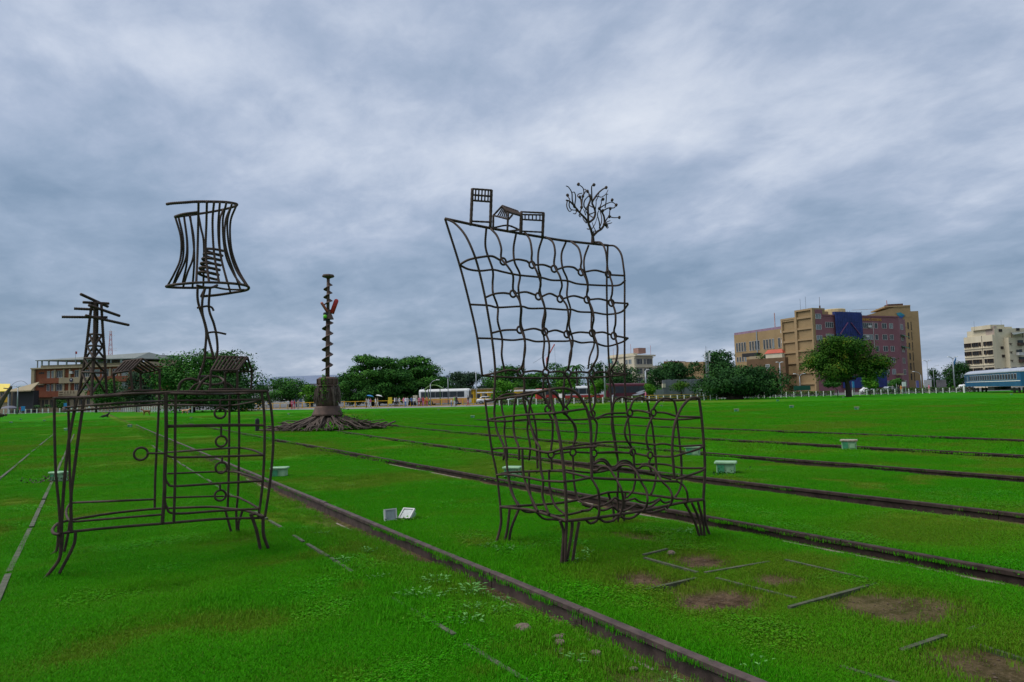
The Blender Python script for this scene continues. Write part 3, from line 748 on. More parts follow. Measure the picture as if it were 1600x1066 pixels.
  ('cushion_rod',0,[(4.734,6.5,0.905),(4.734,6.5,0.756)]),
  ('cushion_rod',0,[(5.025,6.5,1.797),(5.079,6.5,1.665),(5.079,6.5,1.522),(5.033,6.5,1.416)]),
  ('cushion_rod',0,[(5.035,6.5,1.333),(5.092,6.5,1.26),(5.074,6.5,1.118),(5.038,6.5,0.967)]),
  ('cushion_rod',0,[(5.034,6.5,0.873),(5.024,6.5,0.699)]),
  ('cushion_rod',0,[(5.315,6.5,1.802),(5.377,6.5,1.66),(5.351,6.5,1.49),(5.33,6.5,1.298),(5.359,6.5,1.056),(5.388,6.5,0.814),(5.377,6.5,0.575),(5.377,6.5,0.444)]),
  ('cushion_rod',0,[(4.98,6.5,1.797),(4.995,6.5,1.595),(5.012,6.5,1.429),(5.055,6.5,1.309)]),
  ('cushion_rod',0,[(4.364,6.5,1.802),(4.351,6.5,1.654),(4.381,6.5,1.505)]),
  ('cushion_rod',0,[(4.653,6.5,1.8),(4.624,6.5,1.626),(4.629,6.5,1.468)]),
  ('cushion_rod',0,[(3.84,6.85,1.339),(3.905,6.6,1.33),(4.146,6.5,1.344),(4.641,6.5,1.32),(4.99,6.5,1.316),(5.11,6.5,1.33),(5.265,6.5,1.368),(5.547,6.5,1.368)]),
  ('cushion_rod',0,[(4.255,6.5,0.992),(4.39,6.5,0.961)]),
  ('cushion_rod',0,[(4.481,6.5,0.949),(4.69,6.5,0.958)]),
  ('cushion_rod',0,[(4.784,6.5,0.948),(4.989,6.5,0.928)]),
  ('cushion_rod',0,[(5.093,6.5,0.921),(5.588,6.5,0.892)]),
  ('seat_back_rail',0,[(4.117,6.85,0.745),(4.465,6.6,0.752),(4.691,6.6,0.744),(5.101,6.6,0.684),(5.536,6.6,0.699),(6.057,6.6,0.572)]),
  ('base_rail',0.016,[(3.939,6.8,0.382),(4.645,6.8,0.347),(5.059,6.8,0.358),(5.465,6.8,0.402)]),
  ('base_rail',0.016,[(5.465,6.8,0.402),(5.714,6.75,0.387),(5.586,6.1,0.425),(5.557,5.62,0.443),(5.785,5.55,0.425)]),
  ('base_rail',0.016,[(3.922,5.52,0.408),(4.298,5.52,0.399),(4.852,5.52,0.404),(5.457,5.52,0.432),(5.753,5.52,0.431)]),
  ('base_rail',0.016,[(3.88,6.698,0.401),(3.88,6.128,0.442),(3.88,5.757,0.437),(3.88,5.461,0.421)]),
  ('arm_rail',0.016,[(3.88,6.973,1.555),(3.88,6.482,1.59),(3.88,6.071,1.617),(3.88,5.841,1.645),(3.88,5.677,1.664)]),
  ('front_post',0.017,[(3.88,5.461,0.416),(3.88,5.466,0.757),(3.88,5.515,1.1),(3.88,5.573,1.312),(3.88,5.649,1.528),(3.88,5.677,1.664)]),
  ('arm_arch',0.016,[(3.882,5.68,1.664),(4.051,5.658,1.671),(4.184,5.637,1.612),(4.276,5.615,1.456),(4.303,5.593,1.273),(4.283,5.572,1.073),(4.262,5.55,0.776)]),
  ('arm_rail',0,[(3.86,6.932,1.348),(3.86,6.331,1.399),(3.86,5.572,1.434)]),
  ('arm_rail',0,[(3.879,5.6,1.433),(4.252,5.6,1.463)]),
  ('arm_rail',0,[(3.86,6.829,1.021),(3.86,6.56,1.047),(3.86,6.066,1.066),(3.86,5.896,1.057),(3.86,5.697,1.05),(3.86,5.505,1.088)]),
  ('arm_rail',0,[(3.892,5.55,1.084),(4.105,5.525,1.09),(4.294,5.5,1.092)]),
  ('arm_rail',0,[(3.86,6.728,0.744),(3.86,6.486,0.769),(3.86,6.081,0.77),(3.86,5.8,0.767),(3.86,5.453,0.789)]),
  ('arm_rail',0,[(3.893,5.5,0.782),(4.068,5.525,0.78),(4.237,5.55,0.788)]),
  ('arm_rail',0,[(3.873,6.75,0.741),(4.027,6.7,0.764),(4.262,6.3,0.792),(4.264,6,0.807),(4.237,5.55,0.788)]),
  ('arm_rod',0,[(3.86,6.726,1.561),(3.86,6.753,1.433),(3.86,6.736,1.349),(3.86,6.699,1.223),(3.86,6.551,1.042),(3.86,6.578,0.917)]),
  ('arm_rod',0,[(3.86,6.287,1.588),(3.86,6.32,1.497),(3.86,6.335,1.396),(3.86,6.35,1.295),(3.86,6.326,1.174),(3.86,6.254,1.067),(3.86,6.26,0.938)]),
  ('arm_rod',0,[(3.86,5.95,1.629),(3.86,6.008,1.537),(3.86,6.042,1.4),(3.86,6.003,1.284),(3.86,5.937,1.161),(3.86,5.854,1.079),(3.86,5.877,0.963)]),
  ('arm_rod',0,[(3.86,6.546,1.047),(3.86,6.514,0.918),(3.86,6.486,0.769),(3.86,6.431,0.602),(3.86,6.294,0.459)]),
  ('arm_rod',0,[(3.86,6.185,1.051),(3.86,6.176,0.816),(3.86,6.087,0.638),(3.86,5.926,0.457)]),
  ('arm_rod',0,[(3.86,5.858,1.069),(3.86,5.849,0.882),(3.86,5.811,0.766),(3.86,5.827,0.605),(3.86,5.727,0.449)]),
  ('arm_rod',0,[(4.25,7.229,1.622),(4.25,7.255,1.542),(4.25,7.238,1.427),(4.25,7.187,1.314),(4.25,7.205,1.165),(4.25,7.157,0.986),(4.25,7.152,0.852)]),
  ('arm_rod',0,[(4.25,6.717,1.518),(4.25,6.701,1.42),(4.25,6.664,1.356),(4.25,6.691,1.215),(4.25,6.64,1.035),(4.25,6.677,0.883)]),
  ('arm_rod',0,[(4.25,6.446,1.003),(4.25,6.49,0.896)]),
  ('arm_rod',0,[(4.2,7.035,0.696),(4.2,7.029,0.626),(4.2,6.932,0.45),(4.2,6.795,0.356)]),
  ('arm_rod',0,[(4.25,6.679,0.744),(4.25,6.68,0.563),(4.25,6.604,0.392),(4.25,6.524,0.346)]),
  ('arm_rod',0,[(4.25,6.281,0.809),(4.25,6.272,0.604),(4.25,6.185,0.443),(4.25,6.003,0.371)]),
  ('arm_rod',0,[(4.5,6.179,0.798),(4.5,6.169,0.636),(4.5,6.103,0.491),(4.5,5.91,0.45),(4.5,5.739,0.461)]),
  ('arm_arch',0,[(3.851,6.7,1.569),(3.926,6.678,1.614),(4.012,6.656,1.631),(4.086,6.633,1.622),(4.16,6.611,1.593),(4.208,6.589,1.54),(4.229,6.567,1.454),(4.25,6.544,1.358),(4.257,6.522,1.231),(4.25,6.5,1.084)]),
  ('arm_arch',0,[(3.942,6.4,1.616),(4.04,6.38,1.637),(4.127,6.36,1.645),(4.2,6.34,1.612),(4.26,6.32,1.559),(4.282,6.3,1.495),(4.287,6.3,1.459)]),
  ('arm_arch',0,[(4.176,6.1,1.655),(4.257,6.112,1.608),(4.314,6.125,1.546),(4.358,6.138,1.483),(4.383,6.15,1.421),(4.46,6.162,1.345),(4.537,6.175,1.269),(4.561,6.188,1.164),(4.534,6.2,1.071)]),
  ('arm_rail',0.016,[(5.528,6.5,1.548),(5.483,6.31,1.536),(5.536,6.12,1.523),(5.774,5.93,1.51),(5.781,5.74,1.516),(5.796,5.55,1.523)]),
  ('front_post',0.017,[(5.788,5.55,1.523),(5.813,5.55,1.321),(5.83,5.55,1.004),(5.829,5.55,0.762),(5.784,5.55,0.423)]),
  ('arm_arch',0.016,[(5.796,5.55,1.523),(5.723,5.55,1.541),(5.634,5.55,1.522),(5.528,5.55,1.446),(5.451,5.55,1.345),(5.403,5.55,1.254),(5.367,5.55,1.113),(5.351,5.55,0.96),(5.36,5.55,0.868),(5.361,5.55,0.769),(5.375,5.55,0.682)]),
  ('arm_rod',0,[(5.33,6.5,1.416),(5.341,6.483,1.484),(5.381,6.467,1.54),(5.457,6.45,1.561),(5.502,6.4,1.54),(5.569,6.4,1.527)]),
  ('arm_rod',0,[(5.303,6.15,1.424),(5.342,6.15,1.495),(5.403,6.15,1.543),(5.476,6.15,1.552),(5.548,6.15,1.528),(5.576,6.15,1.488),(5.593,6.15,1.387),(5.604,6.15,1.32),(5.629,6.15,1.23),(5.645,6.15,1.096),(5.655,6.15,1.006),(5.669,6.15,0.85),(5.663,6.15,0.74)]),
  ('arm_rod',0,[(5.386,5.85,1.429),(5.446,5.85,1.491),(5.521,5.85,1.532),(5.594,5.85,1.538),(5.667,5.85,1.523),(5.709,5.85,1.484),(5.733,5.85,1.374),(5.74,5.85,1.233),(5.754,5.85,1.102),(5.763,5.85,0.993),(5.778,5.85,0.862),(5.771,5.85,0.701)]),
  ('arm_rod',0,[(5.292,6.15,1.343),(5.246,6.15,1.279),(5.213,6.15,1.183),(5.23,6.15,1.096),(5.276,6.15,1.028),(5.31,6.15,0.983)]),
  ('arm_rod',0,[(5.288,6.1,0.895),(5.288,6.1,0.847),(5.294,6.1,0.76)]),
  ('arm_rod',0,[(5.367,5.85,1.339),(5.305,5.85,1.251),(5.265,5.85,1.148),(5.267,5.85,1.064),(5.291,5.85,0.973)]),
  ('arm_rod',0,[(5.307,5.85,0.873),(5.29,5.85,0.832),(5.32,5.85,0.736)]),
  ('arm_rail',0,[(5.352,6.15,1.401),(5.351,6.067,1.407),(5.377,5.983,1.394),(5.379,5.9,1.375)]),
  ('arm_rail',0,[(5.438,5.85,1.384),(5.485,5.775,1.378),(5.584,5.7,1.34),(5.684,5.625,1.33),(5.813,5.55,1.321)]),
  ('arm_rail',0,[(5.094,6.5,1.312),(5.155,6.45,1.333),(5.433,6.4,1.329),(5.566,6.117,1.311),(5.712,5.833,1.294),(5.813,5.55,1.317)]),
  ('arm_rail',0,[(5.071,6.5,0.924),(5.227,6.35,0.933),(5.311,6.2,0.92)]),
  ('arm_rail',0,[(5.327,6.1,0.92),(5.302,5.9,0.91)]),
  ('arm_rail',0,[(5.365,5.85,0.905),(5.39,5.6,0.914),(5.545,5.583,0.936),(5.749,5.567,0.971),(5.845,5.55,1.011)]),
  ('arm_rail',0,[(4.672,6.6,0.998),(4.778,6.483,1.025),(4.978,6.367,1.051),(5.15,6.25,1.058),(5.277,6.133,1.05),(5.517,6.017,1.015),(5.555,5.9,1.027),(5.675,5.783,1.001),(5.765,5.667,1.005),(5.845,5.55,1.013)]),
  ('arm_rail',0,[(5.568,6.4,0.762),(5.662,6.188,0.776),(5.671,5.975,0.78),(5.685,5.763,0.759),(5.829,5.55,0.762)]),
  ('arm_rail',0,[(5.805,5.52,0.767),(5.74,5.52,0.74),(5.607,5.52,0.716),(5.366,5.52,0.684)]),
  ('arm_rod',0,[(5.603,6.1,0.979),(5.601,6.075,0.746),(5.563,6.05,0.629),(5.501,6.025,0.527),(5.435,6,0.466)]),
  ('arm_rod',0,[(5.767,5.85,1.006),(5.763,5.84,0.752),(5.746,5.83,0.609),(5.71,5.82,0.529),(5.646,5.81,0.464),(5.569,5.8,0.425)]),
  ('arm_rod',0,[(5.375,6.2,0.876),(5.387,6.2,0.63),(5.367,6.2,0.546),(5.339,6.2,0.487),(5.248,6.2,0.423)]),
  ('seat_rail',0.016,[(4.226,5.55,0.788),(4.552,5.55,0.747),(4.894,5.55,0.711),(5.162,5.55,0.678),(5.409,5.55,0.652)]),
  ('seat_rod',0,[(4.833,6.3,0.81),(4.871,6.3,0.819),(4.927,6.3,0.858),(4.997,6.3,0.871),(5.058,6.3,0.842),(5.118,6.3,0.777),(5.19,6.3,0.778),(5.256,6.3,0.822),(5.337,6.3,0.829),(5.409,6.3,0.799),(5.472,6.3,0.739),(5.546,6.3,0.727),(5.598,6.3,0.767),(5.674,6.3,0.768),(5.767,6.3,0.742)]),
  ('seat_rod',0,[(4.651,6.1,0.861),(4.717,6.1,0.851),(4.8,6.1,0.874),(4.874,6.1,0.857),(4.947,6.1,0.787),(5.032,6.1,0.786),(5.104,6.1,0.826),(5.182,6.1,0.826),(5.259,6.1,0.788),(5.336,6.1,0.721),(5.448,6.1,0.701),(5.578,6.1,0.666),(5.844,6.1,0.591)]),
  ('seat_rod',0,[(4.578,5.95,0.848),(4.622,5.95,0.845),(4.84,5.95,0.791),(4.907,5.95,0.784),(4.977,5.95,0.819)]),
  ('seat_rod',0,[(4.538,5.9,0.81),(4.563,5.84,0.813),(4.559,5.78,0.846),(4.569,5.72,0.86),(4.576,5.66,0.842),(4.581,5.6,0.782),(4.565,5.525,0.725),(4.548,5.45,0.659),(4.587,5.473,0.546),(4.592,5.497,0.458),(4.566,5.52,0.394)]),
  ('seat_rod',0,[(4.907,5.95,0.784),(4.895,5.87,0.831),(4.91,5.79,0.847),(4.908,5.71,0.836),(4.91,5.63,0.786),(4.907,5.55,0.682),(4.918,5.5,0.609),(4.887,5.45,0.52),(4.896,5.485,0.449),(4.866,5.52,0.394)]),
  ('seat_rod',0,[(5.238,5.95,0.782),(5.215,5.87,0.808),(5.221,5.79,0.813),(5.225,5.71,0.79),(5.21,5.63,0.74),(5.192,5.55,0.669),(5.233,5.5,0.603),(5.227,5.45,0.531),(5.249,5.485,0.458),(5.21,5.52,0.391)]),
  ('seat_rod',0,[(5.394,5.55,0.658),(5.447,5.51,0.617),(5.458,5.47,0.552),(5.494,5.495,0.467),(5.493,5.52,0.416)]),
  ('seat_rod',0,[(4.252,5.55,0.786),(4.26,5.51,0.741),(4.272,5.47,0.671),(4.297,5.487,0.573),(4.302,5.503,0.446),(4.293,5.52,0.4)]),
  ('base_rod',0,[(4.546,6.1,0.433),(4.632,6.1,0.399),(4.794,6.1,0.391),(4.916,6.1,0.419),(4.994,6.1,0.461)]),
  ('base_rod',0,[(4.994,6.1,0.461),(5.069,6.1,0.423),(5.162,6.1,0.413),(5.281,6.1,0.424)]),
  ('base_rod',0,[(5.281,6.1,0.424),(5.367,6.1,0.377),(5.495,6.1,0.352),(5.654,6.1,0.383)]),
  ('base_rod',0,[(5.654,6.1,0.383),(5.727,6.1,0.332),(5.847,6.1,0.342)]),
  ('base_rod',0,[(4.344,5.85,0.418),(4.441,5.85,0.413),(4.505,5.85,0.451)]),
  ('base_rod',0,[(4.505,5.85,0.451),(4.582,5.85,0.404),(4.653,5.85,0.394),(4.763,5.85,0.419)]),
  ('base_rod',0,[(4.763,5.85,0.419),(4.834,5.85,0.366),(4.946,5.85,0.363),(5.084,5.85,0.409)]),
  ('base_rod',0,[(5.084,5.85,0.409),(5.175,5.85,0.367),(5.284,5.85,0.365),(5.422,5.85,0.422)]),
  ('base_rod',0,[(4.17,5.55,0.391),(4.221,5.55,0.349),(4.288,5.55,0.357),(4.33,5.55,0.386)]),
  ('base_rod',0,[(4.33,5.55,0.386),(4.409,5.55,0.341),(4.505,5.55,0.341),(4.584,5.55,0.379)]),
  ('base_rod',0,[(4.605,5.55,0.373),(4.674,5.55,0.343),(4.774,5.55,0.345),(4.87,5.55,0.387)]),
  ('base_rod',0,[(4.907,5.55,0.383),(5.01,5.55,0.366),(5.115,5.55,0.372),(5.207,5.55,0.385)]),
  ('base_rod',0,[(3.974,6.5,0.422),(4.076,6.5,0.353),(4.194,6.5,0.34),(4.288,6.5,0.345)]),
  ('base_rod',0,[(4.001,6.2,0.414),(4.113,6.2,0.317),(4.255,6.2,0.291),(4.386,6.2,0.255)]),
  ('base_rod',0,[(4.09,6.2,0.404),(4.257,6.2,0.333),(4.443,6.2,0.324),(4.719,6.2,0.349)]),
  ('leg_rod',0.016,[(3.91,6.75,0.387),(3.91,6.743,0.233),(3.874,6.737,0.106),(3.821,6.73,-0)]),
  ('leg_rod',0.016,[(4.028,6.75,0.364),(3.984,6.74,0.136),(3.927,6.73,-0.005)]),
  ('leg_rod',0.016,[(4.144,6.75,0.34),(4.039,6.74,0.152),(3.992,6.73,-0.013)]),
  ('leg_rod',0.016,[(3.847,5.52,0.421),(3.882,5.52,0.293),(3.849,5.52,0.026)]),
  ('leg_rod',0.016,[(3.989,5.52,0.395),(3.973,5.52,0.282),(3.908,5.52,0.033)]),
  ('leg_rod',0.016,[(4.069,5.52,0.386),(4.018,5.52,0.2),(3.974,5.52,-0.001)]),
  ('leg_rod',0.016,[(3.908,5.5,0.407),(3.889,5.5,0.219),(3.872,5.5,0.014)]),
  ('leg_rod',0.016,[(5.487,5.55,0.436),(5.636,5.56,0.224),(5.721,5.57,0.034)]),
  ('leg_rod',0.016,[(5.607,5.55,0.407),(5.713,5.56,0.216),(5.758,5.57,0.019)]),
  ('leg_rod',0.016,[(5.699,5.55,0.405),(5.774,5.56,0.187),(5.798,5.57,0.007)]),
  ('leg_rod',0.016,[(5.794,5.55,0.417),(5.811,5.56,0.183),(5.903,5.57,-0.028)]),
  ('leg_rod',0.016,[(5.481,6.82,0.394),(5.552,6.82,0.184),(5.553,6.82,-0.009)]),
  ('leg_rod',0.016,[(5.626,6.82,0.381),(5.632,6.82,0.176),(5.623,6.82,-0.017)]),
  ('leg_rod',0.016,[(5.756,6.82,0.368),(5.723,6.82,0.166),(5.714,6.82,-0.037)]),
 ],
 'dresser': [
  ('bottom_rail',0.015,[(-0.208,8,0.405),(-0.088,8,0.418),(0.275,8,0.416),(0.66,8,0.405),(1.183,8,0.392),(1.658,8,0.353)]),
  ('bottom_rail',0.015,[(-0.207,7.964,0.41),(-0.252,8.06,0.41),(-0.272,8.35,0.41),(-0.24,8.688,0.41),(-0.153,8.85,0.41),(0.026,8.979,0.41),(0.31,9.104,0.41),(0.689,9.121,0.41),(1.026,8.967,0.41),(1.261,8.824,0.41),(1.376,8.6,0.41),(1.526,8.249,0.41),(1.6,7.72,0.41)]),
  ('shelf_bar',0,[(-0.09,8,0.51),(0.274,8,0.503),(0.659,8,0.496)]),
  ('shelf_bar',0,[(-0.09,8,0.51),(-0.142,8.2,0.514),(-0.176,9,0.49),(-0.149,9.25,0.531),(-0.105,9.3,0.538),(0.271,8,0.671),(0.69,9.3,0.498)]),
  ('top_rail',0.017,[(-0.278,8,1.693),(-0.032,8,1.695),(0.68,8,1.732),(1.173,8,1.731),(1.692,8,1.726)]),
  ('top_rail',0.015,[(-0.278,8,1.693),(-0.195,8.7,1.702),(-0.095,9.3,1.713),(0.288,8,1.722),(0.68,8,1.722),(1.076,8,1.706),(1.596,9.3,1.717),(1.67,8.7,1.722),(1.692,8,1.726)]),
  ('upper_bar',0,[(-0.197,8.4,1.585),(-0.168,8,1.571),(0.256,8,1.592),(0.681,8,1.616)]),
  ('upper_bar',0,[(-0.197,8.4,1.585),(-0.191,9.2,1.603),(0.255,8,1.632),(0.783,9.2,1.648)]),
  ('upper_bar',0,[(0.686,8,1.642),(1.174,8,1.64),(1.64,8,1.635)]),
  ('upper_bar',0,[(0.792,9.3,1.601),(0.98,8,1.591),(1.503,9.3,1.571),(1.607,8.6,1.601),(1.64,8,1.633)]),
  ('post',0.015,[(-0.275,8,1.688),(-0.264,8,1.325),(-0.247,8,0.987),(-0.217,8,0.687),(-0.195,8,0.407)]),
  ('post',0.017,[(-0.09,8,1.689),(-0.14,8,1.357),(-0.166,8,1.075),(-0.183,8,0.758),(-0.192,8,0.406)]),
  ('post',0.017,[(-0.029,8,1.697),(-0.067,8,1.353),(-0.1,8,0.995),(-0.119,8,0.752),(-0.111,8,0.411)]),
  ('post',0.021,[(0.685,8,1.726),(0.694,8,1.276),(0.686,8,0.915),(0.684,8,0.676),(0.669,8,0.406)]),
  ('post',0.016,[(0.777,8,1.724),(0.777,8,1.271),(0.782,8,0.867),(0.774,8,0.405)]),
  ('post',0.016,[(1.634,8,1.714),(1.662,8,1.442),(1.663,8,1.053),(1.643,8,0.691),(1.603,8,0.357)]),
  ('post',0.016,[(1.692,8,1.719),(1.735,8,1.526),(1.757,8,1.221),(1.747,8,0.961),(1.716,8,0.663),(1.671,8,0.358)]),
  ('post',0.016,[(-0.189,9.3,1.696),(-0.171,9.3,1.271),(-0.157,9.3,0.875),(-0.142,9.3,0.611),(-0.134,9.3,0.38)]),
  ('post',0.016,[(0.726,9.3,1.74),(0.72,9.3,1.458),(0.712,9.3,1.225),(0.697,9.3,0.762),(0.696,9.3,0.387)]),
  ('post',0.016,[(1.514,9.3,1.704),(1.512,9.3,1.183),(1.509,9.3,0.696),(1.5,9.3,0.315)]),
  ('post',0.016,[(1.619,9.3,1.702),(1.629,9.3,1.177),(1.621,9.3,0.541),(1.604,9.3,0.28)]),
  ('drawer_bar',0.014,[(0.702,8,1.39),(0.794,8,1.386),(1.294,8,1.375),(1.662,8,1.353)]),
  ('drawer_bar',0.014,[(0.702,8,1.084),(0.798,8,1.062),(1.178,8,1.044),(1.659,8,1.028)]),
  ('drawer_bar',0.014,[(0.69,8,0.858),(0.718,8,0.802),(0.783,8,0.77),(1.18,8,0.762),(1.645,8,0.752)]),
  ('drawer_bar',0.014,[(0.688,8,0.639),(0.709,8,0.564),(0.782,8,0.494),(1.183,8,0.476),(1.607,8,0.456)]),
  ('drawer_bar',0,[(0.702,8,1.372),(0.794,8,1.376),(1.294,8,1.363),(1.658,8,1.349)]),
  ('drawer_bar',0,[(0.82,9.3,1.036),(1.178,8,1.126),(1.623,9.3,1.042),(1.692,8.8,1.038),(1.659,8,1.032)]),
  ('drawer_bar',0,[(0.823,9.3,0.786),(1.508,9.3,0.757),(1.589,8.6,0.768),(1.643,8,0.755)]),
  ('drawer_bar',0,[(0.805,9.3,0.507),(1.51,9.3,0.454),(1.569,8.6,0.48),(1.607,8,0.458)]),
  ('handle_stem',0,[(1.205,7.985,1.64),(1.206,7.985,1.553)]),
  ('handle_stem',0,[(1.217,7.985,1.375),(1.218,7.985,1.255)]),
  ('handle_stem',0,[(1.231,7.985,1.042),(1.229,7.985,0.98)]),
  ('handle_stem',0,[(1.211,7.985,0.757),(1.212,7.985,0.689)]),
  ('handle_stem',0,[(0.521,7.985,1.121),(0.681,7.985,1.11)]),
  ('leg',0.017,[(-0.204,8,0.404),(-0.193,8,0.259),(-0.213,8,0.151),(-0.319,8,0.003)]),
  ('leg',0.017,[(-0.075,8,0.411),(-0.092,8,0.282),(-0.198,8,0.043)]),
  ('leg',0.017,[(-0.181,8,0.409),(-0.185,8,0.295),(-0.204,8,0.168),(-0.271,8,0.068)]),
  ('leg',0.017,[(-0.245,9.2,0.333),(-0.247,9.2,0.206),(-0.259,9.2,0.06),(-0.312,9.2,0.01)]),
  ('leg',0.017,[(-0.141,9.2,0.36),(-0.16,9.2,0.195),(-0.189,9.2,0.029)]),
  ('leg',0.02,[(1.531,8,0.391),(1.583,8,0.231),(1.627,8,0.011)]),
  ('leg',0.02,[(1.652,8,0.36),(1.657,8,0.18),(1.707,8,0.022)]),
  ('leg',0.014,[(1.511,8,0.401),(1.603,8,0.4),(1.658,8,0.36)]),
  ('leg',0.017,[(1.462,9.28,0.322),(1.514,9.28,0.119),(1.549,9.28,-0.009)]),
  ('leg',0.017,[(1.67,9.28,0.266),(1.624,9.28,0.107),(1.63,9.28,-0.031)]),
  ('leg',0.017,[(1.596,9.28,0.284),(1.601,9.28,0.109),(1.616,9.28,-0.03)]),
 ],
 'lamp': [
  ('top_hoop',0.017,[(0.698,8.35,3.795),(0.749,8.3,3.798),(0.875,8.25,3.811),(1.015,8.3,3.85),(1.256,8.35,3.89),(1.385,8.475,3.926),(1.468,8.6,3.947),(1.447,8.85,3.972),(1.3,8.95,3.937),(1.096,8.95,3.876),(0.913,8.8,3.795),(0.809,8.6,3.724),(0.831,8.4,3.699),(0.882,8.3,3.697),(0.999,8.25,3.715)]),
  ('bottom_hoop',0.017,[(1.246,9,2.996),(0.96,8.95,2.972),(0.795,8.8,2.947),(0.73,8.6,2.925),(0.819,8.3,2.909),(1.066,8.15,2.922),(1.354,8.25,2.944),(1.532,8.45,2.964),(1.605,8.6,2.962),(1.607,8.8,2.958),(1.478,9,2.947),(1.304,9,2.91),(1.127,8.95,2.878)]),
  ('bottom_hoop',0.014,[(1.246,9,2.996),(1.271,8.7,2.985),(1.198,8.5,2.927),(1.099,8.4,2.907),(1.009,8.35,2.917)]),
  ('bottom_hoop',0.013,[(1.234,8.6,2.944),(1.415,8.9,2.973),(1.619,8.8,2.965)]),
  ('shade_rib',0,[(1.01,8.28,3.842),(1.021,8.38,3.633),(1.017,8.38,3.284),(0.988,8.22,2.924)]),
  ('shade_rib',0,[(1.096,8.28,3.856),(1.106,8.38,3.642),(1.102,8.38,3.292),(1.117,8.22,2.935)]),
  ('shade_rib',0,[(1.17,8.28,3.862),(1.17,8.38,3.649),(1.189,8.38,3.299),(1.221,8.22,2.939)]),
  ('shade_rib',0,[(1.231,8.28,3.867),(1.23,8.38,3.596),(1.253,8.38,3.305),(1.306,8.22,2.942)]),
  ('shade_rib',0,[(1.299,8.28,3.869),(1.278,8.38,3.661),(1.308,8.38,3.309),(1.397,8.38,3.08),(1.452,8.22,2.93)]),
  ('shade_rib',0,[(1.359,8.28,3.865),(1.327,8.38,3.666),(1.351,8.38,3.372),(1.418,8.38,3.141),(1.512,8.22,2.92)]),
  ('shade_rib',0,[(1.408,8.28,3.856),(1.36,8.38,3.67),(1.373,8.38,3.362),(1.452,8.38,3.12),(1.53,8.22,2.906)]),
  ('shade_rib',0,[(0.832,8.85,3.785),(0.889,8.8,3.533),(0.887,8.8,3.292),(0.825,8.8,3.109),(0.767,8.95,2.979)]),
  ('shade_rib',0,[(0.865,8.85,3.791),(0.911,8.8,3.535),(0.913,8.8,3.295),(0.856,8.8,3.111),(0.819,8.95,2.972)]),
  ('shade_rib',0,[(0.924,8.85,3.807),(0.955,8.8,3.479),(0.935,8.8,3.26),(0.84,8.95,3.007)]),
  ('shade_rib',0,[(0.924,8.85,3.807),(0.958,8.8,3.479),(0.954,8.8,3.238),(0.927,8.95,3.019)]),
  ('shade_rib',0,[(0.984,8.85,3.821),(1.025,8.8,3.546),(1.022,8.8,3.315),(0.964,8.8,3.13),(0.933,8.95,2.973)]),
  ('shade_rib',0,[(0.99,8.85,3.821),(1.026,8.8,3.461),(1.033,8.8,3.244),(1.035,8.95,2.979)]),
  ('shade_rib',0,[(1.078,8.85,3.85),(1.101,8.8,3.675),(1.136,8.8,3.471),(1.154,8.95,2.984)]),
  ('shade_rib',0,[(1.354,8.85,3.936),(1.308,8.8,3.759),(1.322,8.8,3.365),(1.458,8.95,2.945)]),
  ('shade_rib',0,[(1.435,8.85,3.967),(1.371,8.8,3.766),(1.384,8.8,3.444),(1.575,8.95,2.983)]),
  ('bulb_coil',0.017,[(1.261,8.6,3.035),(1.252,8.671,3.048),(1.205,8.714,3.065),(1.14,8.714,3.082),(1.082,8.671,3.095),(1.055,8.6,3.1),(1.067,8.529,3.098),(1.114,8.486,3.092),(1.18,8.486,3.087),(1.239,8.529,3.086),(1.27,8.6,3.092),(1.262,8.671,3.105),(1.216,8.714,3.122),(1.152,8.714,3.139),(1.096,8.671,3.151),(1.069,8.6,3.155),(1.081,8.529,3.153),(1.127,8.486,3.147),(1.191,8.486,3.142),(1.249,8.529,3.142),(1.28,8.6,3.149),(1.272,8.671,3.163),(1.227,8.714,3.18),(1.165,8.714,3.196),(1.11,8.671,3.207),(1.083,8.6,3.21),(1.095,8.529,3.207),(1.139,8.486,3.201),(1.202,8.486,3.197),(1.259,8.529,3.198),(1.289,8.6,3.206),(1.282,8.671,3.22),(1.239,8.714,3.237),(1.178,8.714,3.253),(1.124,8.671,3.263),(1.098,8.6,3.266),(1.108,8.529,3.262),(1.152,8.486,3.256),(1.213,8.486,3.253),(1.268,8.529,3.254),(1.299,8.6,3.263),(1.292,8.671,3.278),(1.25,8.714,3.295),(1.191,8.714,3.31),(1.138,8.671,3.32),(1.112,8.6,3.322),(1.122,8.529,3.318),(1.165,8.486,3.312),(1.224,8.486,3.308),(1.278,8.529,3.311),(1.308,8.6,3.32),(1.302,8.671,3.336),(1.261,8.714,3.353),(1.204,8.714,3.368),(1.152,8.671,3.376),(1.127,8.6,3.377),(1.136,8.529,3.373),(1.177,8.486,3.367),(1.235,8.486,3.364),(1.288,8.529,3.367),(1.318,8.6,3.378)]),
  ('stem',0.016,[(1.048,8.6,2.943),(1.049,8.6,2.813),(1.067,8.6,2.714),(1.114,8.6,2.567),(1.144,8.6,2.418),(1.136,8.6,2.232),(1.124,8.6,2.084),(1.071,8.6,1.894),(1.078,8.6,1.848)]),
  ('stem',0.016,[(1.115,8.5,2.914),(1.088,8.5,2.777),(1.089,8.5,2.629),(1.124,8.5,2.483),(1.16,8.5,2.324),(1.207,8.5,2.14),(1.218,8.5,2.11),(1.178,8.5,2.118),(1.133,8.5,2.121)]),
  ('stem',0.016,[(1.2,8.75,2.955),(1.191,8.75,2.712),(1.245,8.75,2.536),(1.275,8.75,2.397),(1.288,8.75,2.245),(1.277,8.75,2.124)]),
